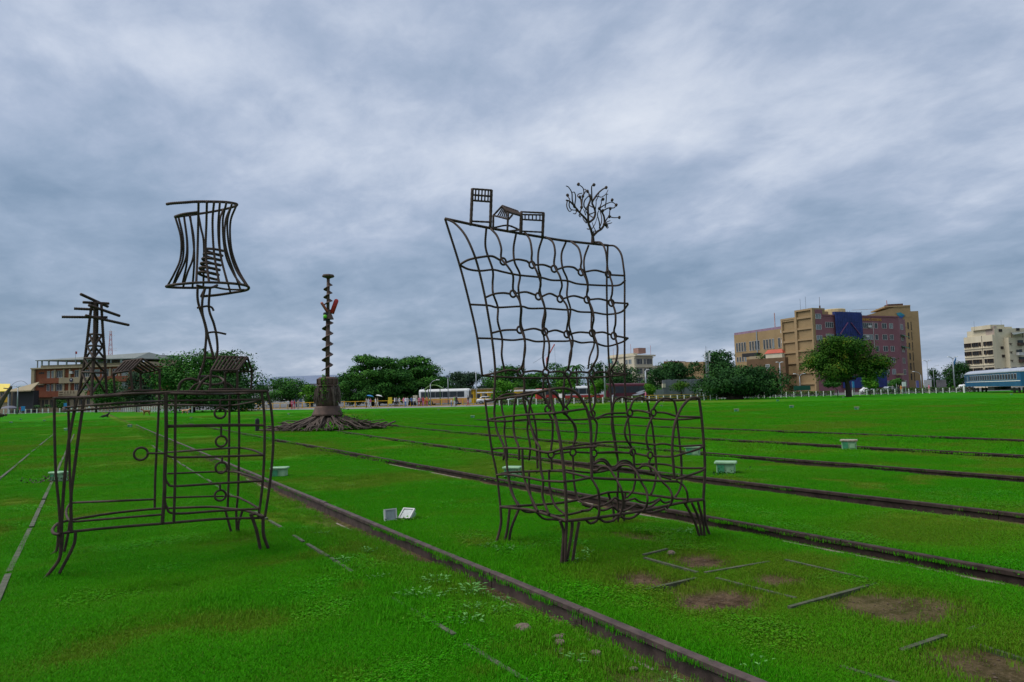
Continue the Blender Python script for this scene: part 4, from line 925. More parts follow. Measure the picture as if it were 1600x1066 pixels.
  ('rung',0,[(1.033,8.5,2.682),(1.089,8.5,2.697),(1.139,8.5,2.707),(1.185,8.5,2.695),(1.208,8.5,2.656)]),
  ('rung',0,[(1.133,8.6,2.408),(1.236,8.6,2.423),(1.358,8.6,2.402)]),
  ('rung',0,[(1.077,8.55,2.82),(1.121,8.55,2.922)]),
  ('foot',0.016,[(0.83,8.3,1.75),(0.845,8.3,1.822),(0.887,8.3,1.865),(0.956,8.3,1.879),(1.034,8.3,1.852)]),
  ('foot',0.014,[(1.01,8.9,1.757),(1.061,8.9,1.822),(1.119,8.9,1.844)]),
  ('foot',0.018,[(1.005,8.25,1.746),(1.069,8.25,1.853),(1.14,8.25,1.909)]),
  ('foot_ring',0.015,[(1.089,8.7,1.913),(1.249,9,1.93),(1.361,9.1,1.917),(1.382,8.9,1.871),(1.289,8.5,1.83),(1.175,8.3,1.811),(1.094,8.35,1.826),(1.071,8.55,1.855),(1.089,8.7,1.913)]),
  ('foot',0.015,[(1.404,8.9,1.843),(1.452,8.9,1.819),(1.499,8.9,1.751)]),
  ('foot',0.02,[(1.333,8.6,1.86),(1.351,8.6,1.81),(1.363,8.6,1.75)]),
 ],
 'gable_house_front': [
  ('post',0.014,[(0.244,8.5,1.737),(0.227,8.5,1.95)]),
  ('post',0.014,[(0.394,8.22,1.756),(0.371,8.22,1.965)]),
  ('post',0.014,[(0.502,8.78,1.768),(0.496,8.78,1.96)]),
  ('post',0.014,[(0.668,8.5,1.762),(0.664,8.5,1.986)]),
  ('eave',0.013,[(0.227,8.5,1.95),(0.371,8.22,1.965)]),
  ('eave',0.013,[(0.496,8.78,1.96),(0.664,8.5,1.986)]),
  ('eave',0.013,[(0.227,8.5,1.95),(0.334,8.64,2.08)]),
  ('eave',0.013,[(0.496,8.78,1.96),(0.334,8.64,2.08)]),
  ('ridge',0.013,[(0.334,8.64,2.08),(0.487,8.36,2.097)]),
  ('rafter',0.0125,[(0.227,8.5,1.95),(0.334,8.64,2.08)]),
  ('rafter',0.0125,[(0.256,8.444,1.953),(0.365,8.584,2.084)]),
  ('rafter',0.0125,[(0.286,8.388,1.956),(0.396,8.528,2.087)]),
  ('rafter',0.0125,[(0.314,8.332,1.959),(0.426,8.472,2.09)]),
  ('rafter',0.0125,[(0.343,8.276,1.962),(0.457,8.416,2.094)]),
  ('rafter',0.0125,[(0.371,8.22,1.965),(0.487,8.36,2.097)]),
  ('rafter',0.0125,[(0.518,8.743,1.963),(0.354,8.603,2.083)]),
  ('rafter',0.0125,[(0.555,8.683,1.969),(0.388,8.543,2.086)]),
  ('rafter',0.0125,[(0.592,8.622,1.975),(0.421,8.482,2.09)]),
  ('rafter',0.0125,[(0.628,8.561,1.98),(0.454,8.421,2.093)]),
  ('rafter',0.0125,[(0.664,8.5,1.986),(0.487,8.36,2.097)]),
  ('sill',0.013,[(0.264,8.5,1.734),(0.401,8.3,1.756),(0.668,8.5,1.761)]),
 ],
 'gable_house_side': [
  ('post',0.014,[(1.127,8.15,1.749),(1.136,8.15,1.962)]),
  ('post',0.014,[(1.407,8.15,1.749),(1.405,8.15,1.965)]),
  ('post',0.014,[(1.343,8.55,1.761),(1.342,8.55,1.958)]),
  ('post',0.014,[(1.615,8.5,1.751),(1.628,8.5,1.965)]),
  ('eave',0.014,[(1.136,8.15,1.962),(1.405,8.15,1.965)]),
  ('eave',0.014,[(1.342,8.55,1.958),(1.628,8.5,1.965)]),
  ('eave',0.014,[(1.405,8.15,1.965),(1.544,8.33,2.117)]),
  ('eave',0.014,[(1.628,8.5,1.965),(1.544,8.33,2.117)]),
  ('ridge',0.014,[(1.249,8.35,2.127),(1.544,8.33,2.117)]),
  ('rafter',0.0125,[(1.136,8.15,1.962),(1.249,8.35,2.127)]),
  ('rafter',0.0125,[(1.172,8.15,1.962),(1.287,8.347,2.126)]),
  ('rafter',0.0125,[(1.207,8.15,1.963),(1.326,8.345,2.125)]),
  ('rafter',0.0125,[(1.243,8.15,1.963),(1.366,8.342,2.123)]),
  ('rafter',0.0125,[(1.278,8.15,1.964),(1.405,8.339,2.122)]),
  ('rafter',0.0125,[(1.315,8.15,1.964),(1.444,8.337,2.12)]),
  ('rafter',0.0125,[(1.351,8.15,1.965),(1.484,8.334,2.119)]),
  ('rafter',0.0125,[(1.387,8.15,1.965),(1.524,8.331,2.118)]),
  ('rafter',0.0125,[(1.382,8.543,1.959),(1.29,8.347,2.126)]),
  ('rafter',0.0125,[(1.423,8.536,1.96),(1.332,8.344,2.124)]),
  ('rafter',0.0125,[(1.463,8.529,1.961),(1.374,8.341,2.123)]),
  ('rafter',0.0125,[(1.504,8.521,1.962),(1.416,8.339,2.121)]),
  ('rafter',0.0125,[(1.545,8.514,1.963),(1.459,8.336,2.12)]),
  ('rafter',0.0125,[(1.587,8.507,1.964),(1.501,8.333,2.118)]),
  ('sill',0.014,[(1.102,8.1,1.755),(1.364,8.1,1.755),(1.615,8.5,1.752)]),
 ],
 'pylon': [
  ('leg',0.016,[(-0.085,8.4,1.709),(-0.036,8.4,2.076),(0.002,8.4,2.515),(0.019,8.4,2.681)]),
  ('leg',0.016,[(0.031,8.15,1.704),(0.04,8.217,2.067),(0.044,8.283,2.341),(0.043,8.35,2.679)]),
  ('leg',0.016,[(0.029,8.65,1.726),(0.048,8.55,2.085),(0.068,8.5,2.36),(0.065,8.45,2.693)]),
  ('leg',0.016,[(0.167,8.4,1.717),(0.145,8.4,2.077),(0.123,8.4,2.353),(0.102,8.4,2.669)]),
  ('brace',0.012,[(-0.037,8.4,2.104),(0.032,8.2,2.09),(0.139,8.4,2.099)]),
  ('brace',0.012,[(-0.016,8.4,2.229),(0.044,8.25,2.222),(0.119,8.4,2.226)]),
  ('brace',0.012,[(0.005,8.4,2.35),(0.044,8.3,2.345),(0.111,8.4,2.346)]),
  ('brace',0.012,[(-0.057,8.4,1.961),(0.038,8.18,1.945),(0.15,8.4,1.951)]),
  ('brace',0.012,[(-0.087,8.4,1.718),(0.035,8.2,1.933)]),
  ('brace',0.012,[(-0.057,8.4,1.954),(0.021,8.2,1.76)]),
  ('brace',0.012,[(-0.037,8.4,2.09),(0.035,8.2,1.946)]),
  ('brace',0.012,[(-0.052,8.4,1.968),(0.038,8.2,2.079)]),
  ('brace',0.012,[(-0.031,8.4,2.097),(0.044,8.25,2.217)]),
  ('brace',0.012,[(-0.016,8.4,2.226),(0.038,8.2,2.099)]),
  ('brace',0.012,[(-0.011,8.4,2.254),(0.045,8.3,2.322)]),
  ('brace',0.012,[(0.005,8.4,2.343),(0.044,8.25,2.223)]),
  ('brace',0.012,[(0.033,8.2,1.733),(0.148,8.4,1.94)]),
  ('brace',0.012,[(0.038,8.2,2.079),(0.148,8.4,1.953)]),
  ('brace',0.012,[(0.041,8.2,1.946),(0.145,8.4,1.761)]),
  ('brace',0.012,[(0.044,8.2,2.093),(0.119,8.4,2.222)]),
  ('brace',0.012,[(0.046,8.25,2.217),(0.139,8.4,2.105)]),
  ('brace',0.012,[(0.07,8.4,2.338),(0.119,8.4,2.235)]),
  ('brace',0.012,[(0.047,8.25,2.223),(0.111,8.4,2.339)]),
  ('cross_arm',0.016,[(-0.079,8.2,2.736),(0.163,8.6,2.671)]),
  ('cross_arm',0.016,[(-0.057,8.3,2.668),(0.17,8.5,2.691)]),
  ('cross_arm',0.016,[(-0.139,8.4,2.612),(0.041,8.4,2.61)]),
  ('cross_arm',0.016,[(-0.007,8.2,2.628),(0.274,8.6,2.575)]),
  ('cross_arm',0.016,[(-0.243,8.4,2.522),(0.161,8.4,2.532)]),
  ('cross_arm',0.016,[(-0.033,8.2,2.522),(0.365,8.6,2.477)]),
 ],
 'tower_frame': [
  ('post',0.016,[(3.597,6.72,3.502),(3.628,6.72,3.925)]),
  ('post',0.016,[(3.846,6.72,3.51),(3.871,6.72,3.941)]),
  ('post',0.016,[(3.73,6.98,3.574),(3.761,6.98,4.013)]),
  ('post',0.016,[(3.988,6.98,3.582),(4.014,6.98,4.03)]),
  ('rail',0.012,[(3.628,6.72,3.922),(3.871,6.72,3.939)]),
  ('rail',0.012,[(3.62,6.72,3.853),(3.865,6.72,3.867)]),
  ('rail',0.012,[(3.615,6.72,3.789),(3.86,6.72,3.803)]),
  ('rail',0.012,[(3.605,6.72,3.552),(3.844,6.72,3.568)]),
  ('slat',0.0095,[(3.668,6.72,3.925),(3.656,6.72,3.791)]),
  ('slat',0.0095,[(3.708,6.72,3.928),(3.696,6.72,3.793)]),
  ('slat',0.0095,[(3.749,6.72,3.931),(3.737,6.72,3.795)]),
  ('slat',0.0095,[(3.789,6.72,3.934),(3.778,6.72,3.797)]),
  ('slat',0.0095,[(3.83,6.72,3.936),(3.819,6.72,3.8)]),
 ],
 'pitched_house': [
  ('post',0.013,[(3.956,6.85,3.548),(3.962,6.85,3.689)]),
  ('post',0.013,[(3.994,6.6,3.457),(4.012,6.6,3.667)]),
  ('post',0.013,[(4.318,6.85,3.499),(4.338,6.85,3.736)]),
  ('post',0.013,[(4.402,6.95,3.529),(4.418,6.95,3.761)]),
  ('eave',0.012,[(3.962,6.85,3.689),(4.007,6.72,3.775)]),
  ('eave',0.012,[(4.007,6.72,3.775),(4.012,6.6,3.674)]),
  ('eave',0.012,[(3.962,6.85,3.689),(4.01,6.6,3.592)]),
  ('eave',0.012,[(4.012,6.6,3.674),(4.346,6.85,3.726)]),
  ('eave',0.012,[(4.368,6.97,3.815),(4.346,6.85,3.726)]),
  ('ridge',0.013,[(4.007,6.72,3.775),(4.368,6.97,3.815)]),
  ('rafter',0.0085,[(3.992,6.808,3.673),(4.008,6.702,3.76)]),
  ('rafter',0.0085,[(3.995,6.767,3.658),(4.009,6.684,3.745)]),
  ('rafter',0.0085,[(3.998,6.725,3.642),(4.009,6.666,3.729)]),
  ('rafter',0.0085,[(4.001,6.683,3.627),(4.01,6.648,3.714)]),
  ('rafter',0.0085,[(4.004,6.642,3.611),(4.011,6.63,3.699)]),
  ('rafter',0.0105,[(4.051,6.751,3.781),(4.053,6.631,3.68)]),
  ('rafter',0.0105,[(4.095,6.782,3.786),(4.094,6.662,3.687)]),
  ('rafter',0.0105,[(4.14,6.814,3.791),(4.135,6.694,3.694)]),
  ('rafter',0.0105,[(4.185,6.845,3.796),(4.177,6.725,3.7)]),
  ('rafter',0.0105,[(4.23,6.876,3.801),(4.218,6.756,3.707)]),
  ('rafter',0.0105,[(4.276,6.907,3.806),(4.261,6.787,3.713)]),
  ('rafter',0.0105,[(4.322,6.939,3.811),(4.303,6.819,3.72)]),
  ('sill',0.012,[(3.956,6.85,3.543),(4.242,7,3.635),(4.383,6.95,3.582)]),
  ('sill',0.012,[(4.018,6.6,3.595),(4.098,6.65,3.665)]),
  ('sill',0.012,[(3.994,6.6,3.452),(4.387,6.95,3.586)]),
 ],
 'flat_house': [
  ('post',0.015,[(4.266,6.75,3.473),(4.285,6.75,3.745)]),
  ('post',0.015,[(4.574,6.75,3.477),(4.598,6.75,3.77)]),
  ('post',0.015,[(4.402,6.98,3.535),(4.423,6.98,3.817)]),
  ('post',0.015,[(4.721,6.98,3.539),(4.746,6.98,3.842)]),
  ('rail',0.011,[(4.28,6.75,3.745),(4.603,6.75,3.768)]),
  ('rail',0.011,[(4.421,6.98,3.817),(4.751,6.98,3.844)]),
  ('rail',0.011,[(4.283,6.75,3.713),(4.591,6.75,3.743)]),
  ('rail',0.011,[(4.285,6.75,3.655),(4.586,6.75,3.674)]),
  ('rail',0.011,[(4.277,6.75,3.515),(4.571,6.75,3.533)]),
  ('slat',0.0085,[(4.333,6.75,3.717),(4.331,6.75,3.658)]),
  ('slat',0.0085,[(4.385,6.75,3.722),(4.382,6.75,3.661)]),
  ('slat',0.0085,[(4.437,6.75,3.727),(4.434,6.75,3.664)]),
  ('slat',0.0085,[(4.49,6.75,3.732),(4.486,6.75,3.668)]),
  ('slat',0.0085,[(4.543,6.75,3.737),(4.539,6.75,3.671)]),
  ('slat',0.008,[(4.298,6.75,3.746),(4.437,6.98,3.819)]),
  ('slat',0.008,[(4.329,6.75,3.749),(4.469,6.98,3.822)]),
  ('slat',0.008,[(4.36,6.75,3.751),(4.502,6.98,3.825)]),
  ('slat',0.008,[(4.391,6.75,3.753),(4.534,6.98,3.827)]),
  ('slat',0.008,[(4.423,6.75,3.756),(4.567,6.98,3.83)]),
  ('slat',0.008,[(4.455,6.75,3.758),(4.6,6.98,3.832)]),
  ('slat',0.008,[(4.487,6.75,3.761),(4.632,6.98,3.835)]),
  ('slat',0.008,[(4.519,6.75,3.763),(4.666,6.98,3.838)]),
  ('slat',0.008,[(4.551,6.75,3.765),(4.699,6.98,3.84)]),
  ('slat',0.008,[(4.583,6.75,3.768),(4.732,6.98,3.843)]),
 ],
 'wire_tree': [
  ('trunk',0.028,[(5.398,6.85,3.484),(5.401,6.85,3.535),(5.401,6.85,3.599)]),
  ('limb',0.017,[(5.401,6.85,3.59),(5.363,6.838,3.676),(5.323,6.827,3.742),(5.313,6.815,3.84),(5.308,6.804,3.947),(5.337,6.792,4.03),(5.325,6.781,4.099)]),
  ('limb',0.017,[(5.403,6.85,3.59),(5.476,6.852,3.653),(5.549,6.854,3.698),(5.6,6.856,3.77),(5.6,6.858,3.864),(5.563,6.86,3.926),(5.532,6.862,3.96)]),
  ('limb',0.015,[(5.341,6.85,3.75),(5.282,6.844,3.806),(5.213,6.839,3.852),(5.154,6.833,3.899),(5.107,6.827,3.937),(5.039,6.821,3.982),(4.98,6.816,3.988)]),
  ('limb',0.015,[(5.353,6.85,3.76),(5.426,6.853,3.815),(5.461,6.857,3.894),(5.444,6.86,3.968),(5.42,6.864,4.021),(5.46,6.867,4.083),(5.536,6.871,4.169),(5.611,6.874,4.227),(5.669,6.877,4.257)]),
  ('limb',0.009,[(5.595,6.85,3.763),(5.64,6.858,3.831),(5.69,6.867,3.871),(5.774,6.875,3.873),(5.878,6.883,3.889)]),
  ('twig',0.009,[(5.124,6.85,3.936),(5.064,6.802,3.998),(5.024,6.754,4.071),(4.945,6.707,4.115),(4.872,6.659,4.109)]),
  ('twig',0.008,[(5.13,6.85,3.936),(5.099,6.779,4.024),(5.03,6.707,4.063),(4.938,6.636,4.032)]),
  ('twig',0.008,[(5.06,6.85,3.996),(5.075,6.887,3.957),(5.122,6.924,3.922),(5.194,6.961,3.925),(5.268,6.998,3.945)]),
  ('twig',0.008,[(5.022,6.85,3.996),(4.986,6.815,3.91),(4.998,6.779,3.84),(5.016,6.744,3.86)]),
  ('twig',0.008,[(5.03,6.85,4.065),(5.017,6.811,4.021),(5.004,6.772,3.992),(4.958,6.733,3.958)]),
  ('twig',0.009,[(5.242,6.85,3.941),(5.27,6.905,4.059),(5.268,6.959,4.11),(5.322,7.014,4.16),(5.422,7.068,4.201)]),
  ('twig',0.009,[(5.242,6.85,3.941),(5.254,6.847,4.043),(5.278,6.843,4.128),(5.261,6.84,4.189),(5.193,6.837,4.223)]),
  ('twig',0.008,[(5.264,6.85,4.082),(5.376,6.924,4.195),(5.405,6.998,4.233)]),
  ('twig',0.01,[(5.342,6.85,3.907),(5.279,6.847,3.953),(5.285,6.843,4.027),(5.347,6.84,4.094)]),
  ('twig',0.01,[(5.211,6.85,3.873),(5.257,6.87,3.948),(5.276,6.891,4.038),(5.265,6.911,4.088)]),
  ('twig',0.01,[(5.409,6.85,4.007),(5.368,6.799,4.119),(5.332,6.748,4.192),(5.326,6.696,4.196)]),
  ('twig',0.01,[(5.372,6.85,4.086),(5.381,6.88,4.16),(5.387,6.909,4.178)]),
  ('twig',0.009,[(5.418,6.85,3.962),(5.437,6.931,4.003),(5.478,7.012,4.047)]),
  ('twig',0.008,[(5.522,6.85,3.956),(5.563,6.853,4.037),(5.562,6.857,4.075),(5.594,6.86,4.089)]),
  ('twig',0.009,[(5.534,6.85,3.967),(5.659,6.885,4.038),(5.786,6.921,4.091),(5.888,6.956,4.083)]),
  ('twig',0.01,[(5.579,6.85,3.935),(5.697,6.875,3.992),(5.802,6.9,4.011),(5.867,6.925,4.064)]),
  ('twig',0.008,[(5.616,6.85,3.977),(5.586,6.786,4.05),(5.542,6.722,4.107),(5.513,6.658,4.091)]),
  ('twig',0.007,[(5.446,6.85,4.068),(5.517,6.878,4.122),(5.61,6.907,4.132),(5.706,6.935,4.19),(5.771,6.964,4.263)]),
  ('twig',0.007,[(5.474,6.85,4.053),(5.534,6.87,4.131),(5.558,6.89,4.177)]),
  ('twig',0.007,[(5.457,6.85,3.929),(5.437,6.806,3.991),(5.405,6.763,4.031)]),
  ('twig',0.009,[(5.522,6.85,3.695),(5.459,6.781,3.756),(5.379,6.712,3.823),(5.343,6.644,3.857)]),
  ('twig',0.009,[(5.511,6.85,3.703),(5.593,6.904,3.799),(5.64,6.957,3.892),(5.662,7.011,3.974)]),
  ('twig',0.008,[(5.683,6.85,3.871),(5.687,6.844,3.946),(5.689,6.838,3.973)]),
  ('twig',0.008,[(5.596,6.85,3.768),(5.706,6.898,3.791),(5.801,6.946,3.826)]),
  ('twig',0.008,[(5.619,6.85,3.761),(5.7,6.933,3.817),(5.831,7.017,3.874)]),
  ('twig',0.008,[(5.606,6.85,3.75),(5.666,6.881,3.726),(5.71,6.913,3.752),(5.707,6.944,3.777)]),
  ('twig',0.01,[(5.372,6.85,3.679),(5.41,6.943,3.699),(5.459,7.035,3.731)]),
  ('twig',0.008,[(5.403,6.85,3.599),(5.405,6.827,3.65),(5.414,6.804,3.637)]),
  ('twig',0.006,[(5.395,6.85,3.682),(5.497,6.916,3.772),(5.588,6.982,3.882)]),
  ('twig',0.006,[(5.452,6.85,3.66),(5.41,6.838,3.708),(5.38,6.826,3.758)]),
  ('twig',0.008,[(5.307,6.85,3.746),(5.337,6.946,3.817),(5.401,7.042,3.903)]),
  ('twig',0.008,[(5.221,6.85,3.856),(5.24,6.906,3.853),(5.299,6.961,3.849),(5.354,7.017,3.901)]),
  ('twig',0.008,[(5.167,6.85,3.895),(5.076,6.761,3.818),(4.977,6.673,3.787)]),
  ('twig',0.009,[(5.346,6.85,3.861),(5.329,6.77,3.849),(5.312,6.69,3.846)]),
  ('twig',0.008,[(5.334,6.85,3.859),(5.254,6.788,3.89),(5.23,6.725,3.918)]),
  ('twig',0.009,[(5.436,6.85,3.825),(5.471,6.952,3.871),(5.506,7.055,3.928)]),
  ('twig',0.008,[(5.3,6.85,3.846),(5.274,6.836,3.886),(5.247,6.822,3.907)]),
 ],
 'wire_tree_buds': [
  ('bud',0,[(5.012,6.85,4.181)]),
  ('bud',0,[(5.202,6.85,4.228)]),
  ('bud',0,[(5.448,6.85,4.255)]),
  ('bud',0,[(5.646,6.85,4.246)]),
  ('bud',0,[(5.672,6.85,4.161)]),
  ('bud',0,[(5.738,6.85,4.095)]),
  ('bud',0,[(5.8,6.85,4.046)]),
  ('bud',0,[(5.85,6.85,3.878)]),
  ('bud',0,[(5.73,6.85,3.995)]),
  ('bud',0,[(5.586,6.85,4.084)]),
  ('bud',0,[(5.03,6.85,4.068)]),
  ('bud',0,[(5.244,6.85,4.139)]),
  ('bud',0,[(5.341,6.85,4.156)]),
  ('bud',0,[(5.692,6.85,3.824)]),
  ('bud',0,[(5.721,6.85,3.796)]),
  ('bud',0,[(5.647,6.85,3.727)]),
  ('bud',0,[(5.107,6.85,3.844)]),
  ('bud',0,[(5.219,6.85,4.068)]),
  ('bud',0,[(5.151,6.85,3.921)]),
  ('bud',0,[(5.534,6.85,3.957)]),
  ('bud',0,[(5.561,6.85,3.918)]),
  ('bud',0,[(5.602,6.85,4.055)]),
  ('bud',0,[(5.682,6.85,3.869)]),
  ('bud',0,[(5.242,6.85,3.941)]),
  ('bud',0,[(5.589,6.85,3.763)]),
 ],
}
RINGS = {
 'armchair': [('tuft_ring',(3.87,6.5,3.082),0.037),('tuft_ring',(4.248,6.5,3.073),0.038),('tuft_ring',(4.548,6.5,3.05),0.038),('tuft_ring',(4.933,6.5,3.038),0.039),('tuft_ring',(5.341,6.5,3.045),0.04),('tuft_ring',(3.987,6.5,2.73),0.037),('tuft_ring',(4.322,6.5,2.719),0.038),('tuft_ring',(4.619,6.5,2.705),0.038),('tuft_ring',(5.007,6.5,2.715),0.039),('tuft_ring',(5.374,6.5,2.695),0.04),('tuft_ring',(4.065,6.5,2.333),0.037),('tuft_ring',(4.395,6.5,2.321),0.038),('tuft_ring',(4.702,6.5,2.3),0.039),('tuft_ring',(5.07,6.5,2.323),0.04),('tuft_ring',(5.393,6.5,2.297),0.04),('tuft_ring',(4.059,6.5,1.862),0.037),('tuft_ring',(4.392,6.5,1.861),0.038),('tuft_ring',(4.699,6.5,1.85),0.039),('tuft_ring',(5.041,6.5,1.849),0.04),('tuft_ring',(5.321,6.5,1.852),0.04),('tuft_ring',(4.407,6.5,1.448),0.039),('tuft_ring',(4.645,6.5,1.424),0.04),('tuft_ring',(5.028,6.5,1.376),0.041),('tuft_ring',(4.434,6.5,0.947),0.039),('tuft_ring',(4.735,6.5,0.951),0.04),('tuft_ring',(5.036,6.5,0.92),0.041),('tuft_ring',(5.301,6.15,1.383),0.038),('tuft_ring',(5.383,5.85,1.386),0.037),('tuft_ring',(5.276,6.1,0.941),0.037),('tuft_ring',(5.309,5.85,0.92),0.036)],
 'dresser': [('ring_handle',(1.206,7.985,1.501),0.055),('ring_handle',(1.22,7.985,1.203),0.055),('ring_handle',(1.222,7.985,0.926),0.057),('ring_handle',(1.214,7.985,0.637),0.055),('ring_handle',(0.467,8,1.119),0.062)],
}
# ------------------------------------------------------------------ welded reinforcing-bar sculptures (world coordinates, metres)
def rebar(pts, r, step=.011, sides=6):
    """a ribbed reinforcing bar swept along a bent line"""
    p = catmull(pts, step)
    rad = np.where(np.arange(len(p)) % 2 == 0, r, r * .87)
    return tube_geo(p, rad, sides)
def ring_geo(c, r, wire, nrm):
    nrm = Vector(nrm).normalized(); a = nrm.orthogonal().normalized(); b = nrm.cross(a)
    v, f = [], []
    n, k = 22, 6
    for i in range(n):
        t = 2 * math.pi * i / n; d = a * math.cos(t) + b * math.sin(t)
        for j in range(k):
            s_ = 2 * math.pi * j / k
            p = Vector(c) + d * (r + wire * math.cos(s_)) + nrm * wire * math.sin(s_)
            v.append(tuple(p))
    for i in range(n):
        for j in range(k):
            f.append((i * k + j, ((i + 1) % n) * k + j, ((i + 1) % n) * k + (j + 1) % k, i * k + (j + 1) % k))
    return v, f
def sculpture(key, name, label, cat, loc, rdef, ring_n=(0, 1, 0), ribs=True, group=None):
    root = thing(name, label, cat, loc, group)
    for part, r, pts in RODS[key]:
        v, f = rebar(pts, r or rdef, .011 if ribs else .03)
        mesh(part, v, f, M['rebar'], root, True)
    for part, c, r in RINGS.get(key, []):
        v, f = ring_geo(c, r, rdef * .92, ring_n)
        mesh(part, v, f, M['rebar'], root, True)
    return root
sculpture('dresser', 'wire_dresser', 'openwork dresser of bent rusty bars with ring handles standing on the lawn', 'dresser', (.7, 8.6, 0), .0125)
sculpture('armchair', 'wire_armchair', 'giant tufted armchair of bent rusty bars with a tall flared back', 'armchair', (4.7, 6.1, 0), .0135)
sculpture('lamp', 'wire_lamp', 'crooked table lamp of rusty bars with spiral bulb on the wire dresser', 'lamp', (.95, 8.6, 1.72), .0135)
sculpture('pylon', 'model_pylon', 'small lattice power pylon of rusty bars on the wire dresser', 'pylon', (-.1, 8.4, 1.7), .014)
sculpture('gable_house_front', 'model_house', 'small open bar-frame house beside the model pylon on the dresser', 'model house', (.35, 8.5, 1.72), .013)
sculpture('gable_house_side', 'model_house', 'small open bar-frame house beside the crooked lamp on the dresser', 'model house', (1.35, 8.35, 1.72), .013)
sculpture('tower_frame', 'model_tower', 'small tall gridded frame standing highest on top of the armchair back', 'model tower', (3.7, 6.85, 3.53), .014, ribs=False)
sculpture('pitched_house', 'model_house', 'small pitched-roof bar house in the middle of the armchair top rail', 'model house', (4.1, 6.85, 3.5), .012, ribs=False)
sculpture('flat_house', 'model_house', 'small flat-roofed bar house next to the pitched one on the armchair top', 'model house', (4.5, 6.85, 3.5), .012, ribs=False)
wt = thing('wire_tree', 'small leafless tree of bent rusty wire on the armchair top rail', 'wire tree', tuple(RODS['wire_tree'][0][2][0]))
for part, r, pts in RODS['wire_tree']:
    p = catmull(pts, .02)
    v, f = tube_geo(p, np.linspace(r, r * .62, len(p)), 6)
    mesh(part, v, f, M['rebar'], wt, True)
# fists of wire at the tips sit at the nearest twig end
tips = np.array([q[2][-1] for q in RODS['wire_tree']] + [q[2][0] for q in RODS['wire_tree']])
for part, r, pts in RODS['wire_tree_buds']:
    c = np.array(pts[0]); t = tips[np.argmin(np.hypot(tips[:, 0] - c[0], tips[:, 2] - c[2]))]
    if np.linalg.norm(t - c) > .12: t = c
    MB().lathe([(.006, -.022), (.018, -.010), (.021, .004), (.012, .018), (.004, .022)], tuple(t), 6, .2).obj(part, M['rebar'], wt)

# ------------------------------------------------------------------ auger column on a root mound
AX, AY = 10.89, 36.87
PXM = 37.2 / 1089.0                        # metres per reference pixel at the column
au = thing('auger_column', 'tall rusty auger column with red tubes on a drum wrapped in driftwood', 'sculpture', (AX, AY, 0))
zc = lambda y: (672.0 - y) * PXM
lean = lambda z: AX + (z - 2.5) * 0.012
m_ = MB(); m_.lathe([(.80, zc(650)), (.82, zc(648.5)), (.78, zc(646)), (.71, zc(641)), (.66, zc(637.5)), (.63, zc(635))], (AX, AY, 0), 28); m_.obj('flared_skirt', M['rust'], au, True)
m_ = MB(); m_.lathe([(.58, zc(636)), (.55, zc(625)), (.50, zc(612)), (.47, zc(604))], (AX, AY, 0), 24); m_.obj('drum', M['rust'], au, True)
m_ = MB(); m_.lathe([(.52, zc(604.5)), (.54, zc(604)), (.54, zc(602.5)), (.48, zc(602))], (AX, AY, 0), 24); m_.obj('drum_band', M['rust'], au, True)
m_ = MB(); m_.lathe([(.48, zc(602.5)), (.52, zc(600)), (.54, zc(592.5)), (.40, zc(590)), (.18, zc(589.6))], (AX, AY, 0), 12); m_.obj('drum_cap', M['rust'], au)
for k in range(10):
    a = 2 * math.pi * k / 10
    MB().box(AX + .54 * math.cos(a) - .035, AX + .54 * math.cos(a) + .035, AY + .54 * math.sin(a) - .035, AY + .54 * math.sin(a) + .035, zc(601.5), zc(593)).obj('cap_rib', M['rust'], au)
z0, z1 = zc(590), zc(432)
MB().tube([(lean(z0), AY, z0 - .1), (lean(zc(498)), AY, zc(498))], .115, 12).obj('lower_pole', M['rust'], au, True)
MB().tube([(lean(zc(498)), AY, zc(498)), (lean(z1), AY, z1)], .085, 12).obj('upper_pole', M['rust'], au, True)
def flight(za, zb, turns, r0, r1, ph):
    n = int(turns * 20); v, f = [], []
    for i in range(n + 1):
        t = i / n; a = ph + t * turns * 2 * math.pi; z = za + (zb - za) * t; cx = lean(z)
        rr = r1 * (.82 + .25 * abs(math.sin(a * 1.5 + 1)))
        for r_, dz in ((r0, -.012), (rr, -.012 - .10), (rr, .012 - .10), (r0, .012)):
            v.append((cx + r_ * math.cos(a), AY + r_ * math.sin(a), z + dz + .05))
    for i in range(n):
        for j in range(4):
            f.append((i * 4 + j, i * 4 + (j + 1) % 4, i * 4 + 4 + (j + 1) % 4, i * 4 + 4 + j))
    f += [(3, 2, 1, 0), tuple(n * 4 + j for j in range(4))]
    return v, f
v, f = flight(zc(579), zc(503), 4.6, .08, .30, 2.6); mesh('lower_flight', v, f, M['rust'], au)
v, f = flight(zc(476), zc(441), 2.8, .06, .24, 2.4); mesh('upper_flight', v, f, M['rust'], au)
m_ = MB(); m_.lathe([(.08, zc(435.5)), (.13, zc(434)), (.30, zc(432.6)), (.33, zc(431)), (.30, zc(428.8)), (.1, zc(428.2))], (lean(zc(432)), AY, 0), 14, .06); m_.obj('top_plate', M['rust'], au)
m_ = MB(); m_.lathe([(.27, zc(499.5)), (.26, zc(498.8)), (.15, zc(491)), (.10, zc(487)), (.09, zc(484))], (lean(zc(492)) + .03, AY - .05, 0), 12); m_.obj('cone_housing', M['rust'], au)
MB().box(lean(zc(496)) - .26, lean(zc(496)) - .02, AY - .2, AY + .02, zc(502), zc(489), .03).obj('gear_box', M['dark'], au)
M['red_tube'] = mat('red_plastic_tube', (0.44, 0.022, 0.022), .5, .15, 3); M['salmon_tube'] = mat('faded_red_tube', (0.40, 0.10, 0.075), .55, .15, 3); M['lime'] = mat('lime_lamp_lens', (0.14, 0.55, 0.03), .4, .1, 3)
